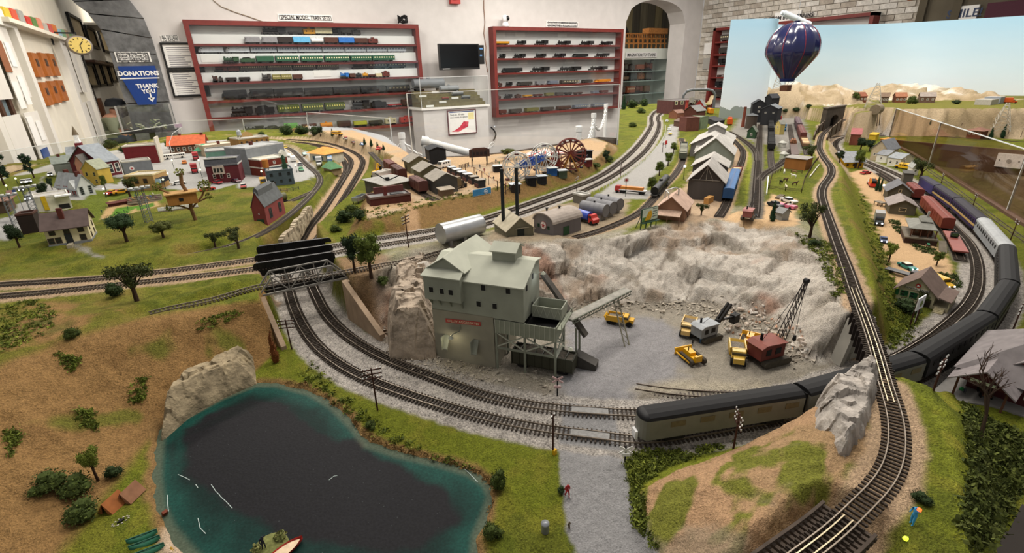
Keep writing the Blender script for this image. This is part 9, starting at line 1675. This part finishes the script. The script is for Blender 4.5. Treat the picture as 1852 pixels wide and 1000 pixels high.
p=T(652,366);r=emp('galvanised_trough',p,.75,'shiny galvanised trough on legs beside the workshop','trough');b=MB();b.box(-.035,.035,-.012,-.011,.012,.024).box(-.035,.035,.011,.012,.012,.024).box(-.035,-.034,-.012,.012,.012,.024).box(.034,.035,-.012,.012,.012,.024).box(-.035,.035,-.012,.012,.011,.012);b.o('tank',mat('#b5babd',.3,.7),r);[Bx(x-.001,x+.001,y-.001,y+.001,-.01,.011).o('leg',TRIM,r)for x in(-.03,.03)for y in(-.01,.01)]
# -- the fairground
def ferris(name,p,rad,rz_,label,col,seats,spokes,zc_,support,seat_cols,tube=.0016):
 r=emp(name,p,rz_,label,'ride');m_=mat(col,.5)
 for y in(-.012,.012):
  b=MB();n=36;pr=[(rad*cos(2*pi*k/n),y,zc_+rad*sin(2*pi*k/n))for k in rg(n+1)];b.tube(pr,tube,5);pr=[(rad*.8*cos(2*pi*k/n),y,zc_+rad*.8*sin(2*pi*k/n))for k in rg(n+1)];b.tube(pr,tube*.7,5);b.o('rim',m_,r)
  for k in rg(spokes):a=2*pi*k/spokes;a2=2*pi*(k+.5)/spokes;Br((0,y,zc_),(rad*cos(a),y,zc_+rad*sin(a)),tube*1.3).bar((rad*.8*cos(a),y,zc_+rad*.8*sin(a)),(rad*cos(a2),y,zc_+rad*sin(a2)),tube*.8).o('spoke',m_,r)
 Cy((0,-.016,zc_),(0,.016,zc_),.005,n=10).o('hub',m_,r)
 for k in rg(seats):a=2*pi*k/seats;x,z=rad*1.03*cos(a),zc_+rad*1.03*sin(a);Pr([(x-.006,z-.012),(x+.006,z-.012),(x+.007,z-.004),(x+.003,z-.006),(x-.003,z-.006),(x-.007,z-.004)],-.009,.009).bar((x,-.009,z),(x,-.009,z-.008),.001).bar((x,.009,z),(x,.009,z-.008),.001).o('gondola',mat(seat_cols[k%len(seat_cols)],.5),r)
 if support:
  for y in(-.02,.02):
   for x in(-.55,.55):Br((rad*x,y,0),(0,y,zc_),.004).o('support_leg',mat(support,.6),r)
 return r
p=T(1031,309);Rf=upto(p,250)/2.12;ferris('ferris_wheel',p,Rf,radians(-35),'tall dark red ferris wheel at the fairground edge','#6a2c22',16,16,Rf*1.1,'#9a6a28',['#3a2f42','#4a2a2a','#2c2c3a'],.0022)
pA,pB=T(935,325),T(984,314);m0=(pA+pB)/2;r1=ferris('double_wheel',pA,.052,radians(-15),'x','#c9c9c4',8,10,.05,None,['#6a3a2a','#b5772a','#5a2a2a'],.0022);r2=ferris('double_wheel',pB,.052,radians(-15),'x','#c9c9c4',8,10,.066,None,['#3a2f2a','#5a4a3a','#4a3a4a'],.0022)
BLU=mat('#2f56a8',.5);r=emp('double_wheel_ride',m0,0,'ride of two white wheels joined by a blue lattice arm','ride');va=V3(pA)-m0;vb=V3(pB)-m0;a0=V3([va[0],va[1],.05]);b0=V3([vb[0],vb[1],.066]);b=MB();nrm=V3([-(b0-a0)[1],(b0-a0)[0],0]);nrm=nrm/nrm_(nrm)
for s_ in(-1,1):
 for zz in(-.012,.014):b.bar(a0+nrm*s_*.012+V3([0,0,zz*.2]),(a0+b0)/2+nrm*s_*.012+V3([0,0,zz]),.0035).bar((a0+b0)/2+nrm*s_*.012+V3([0,0,zz]),b0+nrm*s_*.012+V3([0,0,zz*.2]),.0035)
 for k in rg(10):f=(k+.5)/10;c=a0+(b0-a0)*f+nrm*s_*.012;b.bar(c+V3([0,0,-.012]),c+(b0-a0)*.05+V3([0,0,.013]),.0025).bar(c+V3([0,0,.013]),c+(b0-a0)*.05+V3([0,0,-.012]),.0025)
b.o('arm',BLU,r)
for s_ in(-1,1):Br(nrm*s_*.03+V3([0,0,-.02]),nrm*s_*.03+V3([0,0,.085]),.006).o('tower','#8a9096',r);Br(nrm*s_*.03+(b0-a0)*.18+V3([0,0,-.02]),nrm*s_*.03+V3([0,0,.06]),.003).o('stay','#8a9096',r)
bpy.context.view_layer.update()
for e in(r1,r2):
 for ch in list(e.children):ch.parent=r;ch.matrix_local=r.matrix_basis.inverted()@e.matrix_basis
 bpy.data.objects.remove(e)
p=T(986,296);r=emp('carousel',p,0,'carousel with red and white striped canopy','ride');hc=upto(p,268);RC=.085;n=24;WHT=mat('#dcd6cc',.7);RDT=mat('#c23a34',.7)
for par,mm in((0,WHT),(1,RDT)):
 for k in rg(n):
  if(k%3==0)!=bool(par):continue
  a,c=2*pi*k/n,2*pi*(k+1)/n;q=MB();q.add([(0,0,hc),(RC*.5*cos(a),RC*.5*sin(a),hc*.8),(RC*.5*cos(c),RC*.5*sin(c),hc*.8),(RC*cos(a),RC*sin(a),hc*.68),(RC*cos(c),RC*sin(c),hc*.68),(RC*cos(a),RC*sin(a),hc*.6),(RC*cos(c),RC*sin(c),hc*.6)],[(0,1,2),(1,3,4,2),(3,5,6,4)]);q.o('canopy_panel',mm,r)
Cy((0,0,0),(0,0,hc*.7),.02,n=12).o('core','#8a5a30',r);Cy((0,0,0),(0,0,.006),RC*.92,n=24).o('platform','#6d5a44',r);[Cy((RC*.85*cos(k*.785),RC*.85*sin(k*.785),.006),(RC*.85*cos(k*.785),RC*.85*sin(k*.785),hc*.62),.0018,n=6).o('pole',GOLD,r)for k in rg(8)]
p=T(1004,303);r=emp('red_tower_ride',p,0,'dark red slide tower with a round light beside carousel','ride');hh_=upto(p,277);Pr([(-.016,0),(.016,0),(.016,hh_),(.006,hh_*1.05),(-.006,hh_*1.05),(-.016,hh_)],-.012,.012).o('tower','#6a2018',r);Cy((.006,-.013,hh_*.88),(.006,-.016,hh_*.88),.012,n=14).o('round_light',mat('#c9c9c4',.3,.5),r)
p=T(868,300);q0=T(860,306);r=emp('entrance_sign_tower',p,-.25,'big dark sign board on steel towers at fairground gate','sign');hs_=upto(p,270);[Br((x,y,0),(x*.9,y,hs_),.0025).o('leg',TRIM,r)for x in(-.035,.035)for y in(-.01,.01)];[Br((x,-.01,hs_*.2),(x,.01,hs_*.7),.0015).o('brace',TRIM,r)for x in(-.034,.034)];Bx(-.046,.046,-.008,.004,hs_*.55,hs_).o('board','#3a2823',r);Pr([(-.044,hs_),(.044,hs_),(.025,hs_*1.1),(-.025,hs_*1.1)],-.008,.004).o('crest','#4a2e26',r);[Bx(-.034+k*.018,-.022+k*.018,-.0088,-.008,hs_*.68,hs_*.86).o('board_panel','#20181a',r)for k in rg(4)]
A0_,B0_=T(814,312),T(876,342);BT=[mat('#b3b9bd',.6),mat('#2b2c2e',.7),mat('#5a3a34',.8)]
for k in rg(6):
 q=A0_+(B0_-A0_)*(k+.4)/6;q[2]=hz(q[0],q[1])[0];r=emp('fair_booth',q,atan2((B0_-A0_)[1],(B0_-A0_)[0]),'%s fair booth along wagon row, %s from white van'%('pale roofed' if k<4 else 'dark roofed',ORD[k]),'booth','fair booths');Bx(-.017,.017,-.014,.014,-.004,.026).o('body',BT[1],r);Bx(-.018,.018,-.016,.016,.026,.028).o('roof',BT[0]if k<4 else mat('#8d857a',.7),r);Bx(-.018,.018,-.0165,-.014,-.002,.014).o('counter',BT[2],r)
for k,(px,py,c,rf,lab)in enumerate([(900,311,'#26272a','#aeb6ba','square dark booth with pale roof in middle of fairground'),(931,345,'#3a302a','#b5bcc2','booth with pale roof under the lower white wheel'),(979,331,'#2a2a2c','#aab2b8','booth with pale roof under the blue ride'),(1016,320,'#4a5a48','#b9c0c4','flat pale awning below the ferris wheel'),(998,315,'#2a5a9a','#c2c6c4','blue kiosk beside the red tower'),(1062,300,'#6a2a26','#c9c4ba','small red hut with white roof at fairground end'),(1050,292,'#141416','#1c1c1e','long black tent wall behind the ferris wheel'),(960,334,'#1e1e20','#2a2c30','dark platform booth between the two white wheels')]):
 p=T(px,py);w_=.035 if k!=6 else .1;r=emp('fair_booth',p,-.3,lab,'booth');Bx(-w_/2,w_/2,-.015,.015,-.006,.026 if k!=6 else .045).o('body',mat(c,.7),r);Bx(-w_/2-.003,w_/2+.003,-.022,.016,.026 if k!=6 else .045,.028 if k!=6 else .047).o('roof',mat(rf,.6),r)
a,c=T(856,358),T(888,352);L=float(np.hypot(*(c-a)[:2]));r=emp('blue_billboard',a,atan2(c[1]-a[1],c[0]-a[0]),'blue billboard with white emblem at top of embankment','billboard');zt=upto(a,344);Bx(0,L,-.001,.001,.004,zt).o('board',mat('#3f86b8',.6,0,.15,90),r);[Bx(x-.001,x+.001,.001,.003,-.008,zt).o('post',WT,r)for x in(.001,L-.001)];q=La('.006 0,.0075 0,.0075 .0006,.006 .0006',16).o('emblem',WT,r);q.matrix_local=Matrix.Translation((L*.7,-.0012,zt*.5))@Matrix.Rotation(pi/2,4,'X');Pr([(L*.7-.003,zt*.42),(L*.7+.003,zt*.42),(L*.7,zt*.62)],-.0018,-.001).o('triangle',WT,r)
FL=['#c23a3a','#d8c03a','#3a6ab8','#e0e0dc']
for k,pts in enumerate([[(842,312),(858,318),(872,326),(884,335)],[(884,335),(900,345),(915,352)]]):
 P_=[T(*p)for p in pts];r=emp('pennant_string',(0,0,0),0,['string of coloured pennants over the fairground path','string of pennants near the boiler house stacks'][k],'pennants')
 for a in P_:Cy(a,a+V3([0,0,.035]),.0012,n=6).o('post',POLE,r)
 for a,c in zip(P_[:-1],P_[1:]):
  Br(a+V3([0,0,.034]),c+V3([0,0,.034]),.0006).o('line',DARK,r);[Ad([tuple(a+(c-a)*((i+.2)/6)+V3([0,0,.034])),tuple(a+(c-a)*((i+.7)/6)+V3([0,0,.034])),tuple(a+(c-a)*((i+.45)/6)+V3([0,0,.027]))],[(0,1,2),(2,1,0)]).o('pennant',mat(FL[i%4],.7),r)for i in rg(6)]
fence('fair_fence',[(880,300),(910,294),(945,290)],'dark fence along the back of the fairground',.012,.03,mat('#2f2722',.9));fence('fair_fence',[(829,308),(848,302)],'dark slatted fence behind the booth row',.02,.012,mat('#3a3028',.9));rnd=random.Random(5)
for k,(px,py)in enumerate([(868,305),(876,312),(885,320),(893,327),(878,330),(905,330),(915,338),(912,318),(922,312),(903,300),(897,296),(950,312),(890,309),(862,318),(925,330)]):c=['#2f3f5a','#8a3a3a','#d8d4c8','#3a3a3c','#4a6a4a'][k%5];person(px,py,9,['stand','walk'][k%2],c,'#2f3440','fairgoer in %s, %s'%(['navy','dark red','white','charcoal','green'][k%5],['by the gate tower','on the path below the gate','beside the pennant posts','near the pennant posts end','behind the booth row','mid path towards the stacks','closest to the stacks','right of the square booth','between booth and white wheel','behind the square booth','near the back fence','beneath the blue ride','at the square booth','at the wagon row','before the lower wheel'][k]),(6,3))
vh('boxtruck','#6d5a3c',826,341,(840,338),'brown wooden truck below the booth row','#4a4034')
# -- trees and shrubs
for key,px,py,h_,w_,lab in[(*l.split(' ',5),)for l in '''oak 248 545 74 1 dark spreading oak on the lawn before the double track
bushd 208 535 32 1 dark round shrub beside the spreading oak
dark 642 492 70 0.75 dark green tree nearest the bridge
green 672 503 84 0.8 tall mid-green tree beside the branch track
bush 690 515 20 1.2 pale green shrub below the tall tree by the rock
low 230 437 55 0.9 layered blue-green tree beside the cream house
lowo 296 430 32 1.2 low olive tree on the lawn beyond the cream house
dark 36 448 44 0.9 round dark tree before the dark lean-to
pine 8 335 55 0.9 tall dark pine at the edge of the picture by the back track
pine 62 322 45 0.8 dark pine by the back track behind the sandy lane
dark 82 360 30 1 dark tree beside the white farmhouse drive
dark 95 343 22 0.7 slim dark tree at the farmhouse wall
oak 236 356 36 1.1 open leafy tree before the tan theatre
green 192 345 30 0.5 thin light tree by the yellow town house
oak 390 448 30 1.1 grey-green shrubby tree by the town siding
oak 432 450 38 1.2 wide grey-green tree by the siding near the bridge
bushd 226 276 16 1.3 dark shrub behind the maroon store block
bushd 200 268 22 1.2 dark shrub below the seated visitor
green 305 270 16 1 small tree beside the orange-roofed depot
bushd 340 262 10 2 flat dark shrub behind the town depot
bushd 352 252 10 1.8 dark shrub by the red case corner
bush 418 258 14 0.9 little round tree by the hotel
bushd 474 250 16 1.2 shrub peeping above the hotel roof
bushd 520 244 24 1.3 dark shrub on the mound under the wider case
bushd 545 243 22 1.4 second dark shrub on the mound under the wider case
bushd 570 244 22 1.3 third dark shrub on the mound under the wider case
dark 580 248 20 1.1 darkest shrub at the end of the mound
con 602 248 16 0.9 small conifer near the back road bus
con 660 262 14 1 first of the small conifers beside the back road
con 672 265 14 1 second of the small conifers beside the back road
con 683 268 12 1 third of the small conifers beside the back road
con 694 272 12 1 last of the small conifers beside the back road
bushd 622 402 30 1.1 dark bushy shrub at the embankment corner
bush 640 388 24 1.2 olive shrub above the embankment corner
bushd 652 398 26 1.2 shrub at the foot of the embankment corner
bush 607 420 18 1.2 low green shrub next to the low track
lowo 918 285 18 1.6 flat spreading tree behind the fairground fence
dark 1096 295 24 0.9 dark tree behind the black tent wall
bush 1076 302 10 2.2 low hedge at the fairground end
bush 1100 290 12 2 low hedge beyond the fairground end
green 1178 348 30 0.9 olive street tree nearest the long truck
green 1192 318 28 0.9 second olive street tree along the grass
green 1208 300 26 0.9 third olive street tree along the grass
green 1218 278 22 0.8 farthest olive street tree along the grass
oak 1268 390 24 1.1 small gnarled tree beside the tan mill
con 1396 400 38 0.62 dark conifer on the quarry rim
oak 1464 430 62 0.85 tall leafy tree on the quarry rim beside the raised track
bushd 1470 445 16 1.6 shrub under the rim tree
oak 1466 292 30 1.1 blue-green tree beside the upper track
bushd 1420 208 14 1.6 dark shrub at the foot of the sandy hill
bushd 1440 205 14 1.6 second dark shrub at the foot of the sandy hill
bushd 1460 200 14 1.6 third dark shrub at the foot of the sandy hill
dark 1518 294 22 1 round dark tree beside the yellow house
dark 1556 272 24 1.2 dark tree by the faded red barn
dark 1572 274 22 1.2 dark tree between the barn and the beige house
dark 1596 276 18 1.2 dark tree behind the white cottages
green 1552 305 36 0.7 tall olive tree in front of the yellow house
oak 1664 322 36 1.2 blue-green tree over the white shed by the purple engine
con 1585 345 30 0.5 slim dark tree behind the cable reel truck
con 1591 347 26 0.5 second slim tree behind the cable reel truck
yel 1607 474 36 0.8 small yellow-green tree on the village sand
green 1693 481 28 0.9 small round tree by the depot ramp
bushd 1636 562 30 1.5 dense vine shrub at the general store wall
oak 1668 555 28 0.9 leafy shrub growing over the store front
bush 136 612 26 1 pale round shrub on the crest of the brown hill
autumn 500 655 58 0.55 rusty brown shrub on the hillside above the pond
yel 178 870 60 0.7 bright green tree behind the tents
bush 158 930 36 1.3 dense green bush between the hill and the tents
bushd 206 862 24 1.1 dark shrub beside the bright tree
bush 90 880 34 1.4 bushy green clump at the foot of the brown hill
bush 145 885 36 1.3 leafy clump between the two bright bushes
bush 890 975 30 1 tufted shrub on the grass at the pond corner
bush 905 880 40 0.7 tall reeds at the pond corner
bush 668 775 16 1.2 little shrub near the pond shore
bushd 1016 890 14 1 small dark shrub at the road edge
bush 1500 735 22 1.4 green shrub clinging to the foreground rock
bushd 1662 905 20 1.4 dark shrub on the bank behind the blue figure
bare 1772 795 120 0.8 leafless brown tree in front of the brick station
con 1812 250 26 0.7 dark conifer beside the far pylon
con 1790 252 22 0.8 second dark conifer near the far pylon
con 1664 232 18 0.8 small conifer on the rock ledge
con 1680 232 16 0.8 second small conifer on the rock ledge
bush 1650 188 20 1 round green bush on the upper ledge
bush 1546 180 18 1 green bush at the hill foot on the ledge
bushd 1730 188 10 2 dark shrub on the far part of the ledge
con 1128 198 26 0.8 dark tree at the far end beyond the posts
bushd 1142 195 20 1.2 dark tree before the toy cabinet
bushd 1165 192 18 1.1 second dark tree before the toy cabinet
bush 1158 205 14 1.4 green shrub by the far sandy lane
bush 1145 230 12 1.4 green shrub along the far sandy lane
bushd 1275 200 12 1.6 green shrub behind the orange boxcar'''.split('\n')]:
 tree(key,float(px),float(py),float(h_),lab,float(w_),'shrub' if key in('bush','bushd','autumn')else 'tree')
def cover(name,label,regs,n,size,cols,seed,lz=.0,per=26):
 g=np.random.default_rng(seed);C_=[]
 for pts,share in regs:
  PP=V3(pts,float);lo,hi=PP.min(0),PP.max(0);m=int(n*share);q=lo+(hi-lo)*g.random((m*8,2));q=q[pdist(PP,q[:,0],q[:,1])[1]][:m]
  C_+=[T(a,b)for a,b in q]
 C_=V3(C_);m=len(C_);s_=np.repeat(size*g.uniform(.6,1.5,m),per)[:,None];c=np.repeat(C_,per,0);k=m*per;d=g.normal(size=(k,3));d[:,2]=np.abs(d[:,2])*.6;p=c+d*s_*.62
 u=g.normal(size=(k,3))*s_*.2;v=g.normal(size=(k,3))*s_*.2;V=np.stack([p-u,p+v,p+u,p-v],1).reshape(-1,3)
 me_=bpy.data.meshes.new(name);me_.from_pydata(V.tolist(),[],np.arange(4*k).reshape(k,4).tolist())
 for c in cols:me_.materials.append(mat(c,.95,0,.35,150))
 me_.polygons.foreach_set('material_index',np.repeat(g.integers(0,len(cols),m),per));me_.update();return tag(link(name,me_),label,'plants',kind='stuff')
cover('ground_brush','dense low brush covering bank at bottom right',[([(1740,730),(1790,760),(1852,790),(1852,870),(1800,960),(1760,1000),(1745,960),(1750,850)],1.)],900,.006,['#4a5322','#3d461b','#5c642b','#4f5526'],61)
cover('hedge_brush','rough green brush along the banks and road edges',[([(1132,820),(1260,815),(1330,800),(1200,850),(1160,880),(1170,960),(1200,1000),(1150,960)],.25),([(1545,350),(1560,350),(1640,560),(1600,580),(1575,450)],.22),([(1430,420),(1500,440),(1530,520),(1510,540),(1480,470)],.12),([(1620,540),(1670,560),(1640,620),(1600,640)],.1),([(0,560),(60,540),(110,570),(90,600),(0,640)],.1),([(560,650),(700,780),(860,850),(880,860),(700,800),(540,680)],.08),([(640,385),(760,362),(900,336),(1060,292),(1060,300),(900,345),(660,402)],.13)],1500,.0045,['#66702a','#565f22','#7a8232','#4c5620'],62)
cover('village_hedges','low dark hedges around the village depot and store',[([(1648,440),(1690,452),(1690,462),(1655,452)],.3),([(1690,492),(1730,500),(1740,520),(1715,530)],.4),([(1604,396),(1625,400),(1640,425),(1625,425)],.3)],260,.0045,['#3f4d22','#33401b','#516030'],63)
cover('hill_weeds','green weeds in patches on brown hillside above pond',[([(230,690),(265,685),(260,730),(240,730)],.2),([(355,580),(440,560),(440,575),(360,600)],.2),([(135,740),(170,750),(180,780),(150,770)],.2),([(10,780),(40,780),(20,830)],.15),([(100,640),(150,650),(130,680)],.25)],260,.004,['#5f6b25','#4f5a1e','#707a30'],64)
cover('shore_debris','brown twigs and dry grass along the pond shore',[([(500,690),(560,700),(640,765),(665,800),(800,838),(885,865),(900,890),(880,940),(893,900),(870,855),(790,825),(680,795),(650,760),(570,695)],1.)],380,.003,['#84683f','#6f5833','#9a7d52'],65)
Pm={k:onY(px,py,8.2)+V3([.08,0,0])for k,(px,py)in dict(head=(197,197),neck=(195,208),chest=(192,220),pelvis=(189,250),knee=(224,246),foot=(228,285),elbow=(196,238),hand=(220,241)).items()};V=[tuple(Pm['pelvis']),tuple(Pm['chest']),tuple(Pm['neck']),tuple(Pm['head'])]
c=Pm['chest'];V+=[(c[0],c[1]-.17,c[2]+.02),(c[0],c[1]+.17,c[2]+.02),tuple(Pm['elbow']-V3([0,.2,0])),(Pm['elbow'][0],Pm['elbow'][1]+.2,Pm['elbow'][2]),tuple(Pm['hand']-V3([0,.1,0])),(Pm['hand'][0],Pm['hand'][1]+.1,Pm['hand'][2]),(Pm['pelvis'][0],Pm['pelvis'][1]-.1,Pm['pelvis'][2]),(Pm['pelvis'][0],Pm['pelvis'][1]+.1,Pm['pelvis'][2]),tuple(Pm['knee']-V3([0,.14,0])),(Pm['knee'][0],Pm['knee'][1]+.14,Pm['knee'][2]),(Pm['knee'][0],Pm['knee'][1]-.14,FZ+.06),(Pm['knee'][0],Pm['knee'][1]+.14,FZ+.06),(Pm['knee'][0]+.18,Pm['knee'][1]-.14,FZ+.04),(Pm['knee'][0]+.18,Pm['knee'][1]+.14,FZ+.04)]
Ed=[(0,1),(1,2),(2,3),(1,4),(1,5),(4,6),(5,7),(6,8),(7,9),(0,10),(0,11),(10,12),(11,13),(12,14),(13,15),(14,16),(15,17)];Rr=[.15,.16,.06,.105,.08,.08,.05,.05,.042,.042,.1,.1,.075,.075,.05,.05,.04,.04]
me_=bpy.data.meshes.new('v');me_.from_pydata(V,Ed,[]);o=bpy.data.objects.new('v',me_);COL.objects.link(o);o.modifiers.new('s','SKIN');u_=o.modifiers.new('u','SUBSURF');u_.levels=2
for i,v in enumerate(me_.skin_vertices[0].data):v.radius=(Rr[i],Rr[i]);v.use_root=i==0
out=bpy.data.meshes.new_from_object(o.evaluated_get(bpy.context.evaluated_depsgraph_get()));bpy.data.objects.remove(o)
for cc in('#8a8f76','#3a4660','#b3836a','#2a2624'):out.materials.append(mat(cc,.85,0,.12,12))
for f in out.polygons:c=f.center;f.use_smooth=True;f.material_index=2 if c.z>Pm['neck'][2]-.02 else 1 if c.z<Pm['pelvis'][2]+.03 else(2 if c.x>Pm['elbow'][0]+.06 and c.z<Pm['chest'][2]-.08 else 0)
vs_=link('person',out);tag(vs_,'seated visitor in a pale green shirt and dark cap under stone arch','person');hd=Pm['head']
La('.112 .03,.11 .07,.08 .115,0 .13',16,tuple(hd)).o('cap','#26292e',vs_);Bx(hd[0]+.05,hd[0]+.2,hd[1]-.07,hd[1]+.07,hd[2]+.03,hd[2]+.045).o('cap_brim','#26292e',vs_);La('0 -.11,.06 -.09,.085 -.04,.075 -0',12,(hd[0]+.035,hd[1],hd[2])).o('beard','#3a2c22',vs_);Bx(hd[0]+.095,hd[0]+.115,hd[1]-.05,hd[1]-.02,hd[2]+.0,hd[2]+.02).o('eye',DARK,vs_)
p=Pm['pelvis'];r=emp('visitor_chair',(p[0],p[1],FZ),0,'dark chair under the seated visitor','chair');hs_=p[2]-.17-FZ;Bx(-.2,.25,-.22,.22,hs_-.04,hs_).o('seat',BLACK,r);[Bx(x-.015,x+.015,y-.015,y+.015,0,hs_-.04).o('leg',BLACK,r)for x in(-.17,.22)for y in(-.19,.19)]
for o in bpy.data.objects:delp(o)
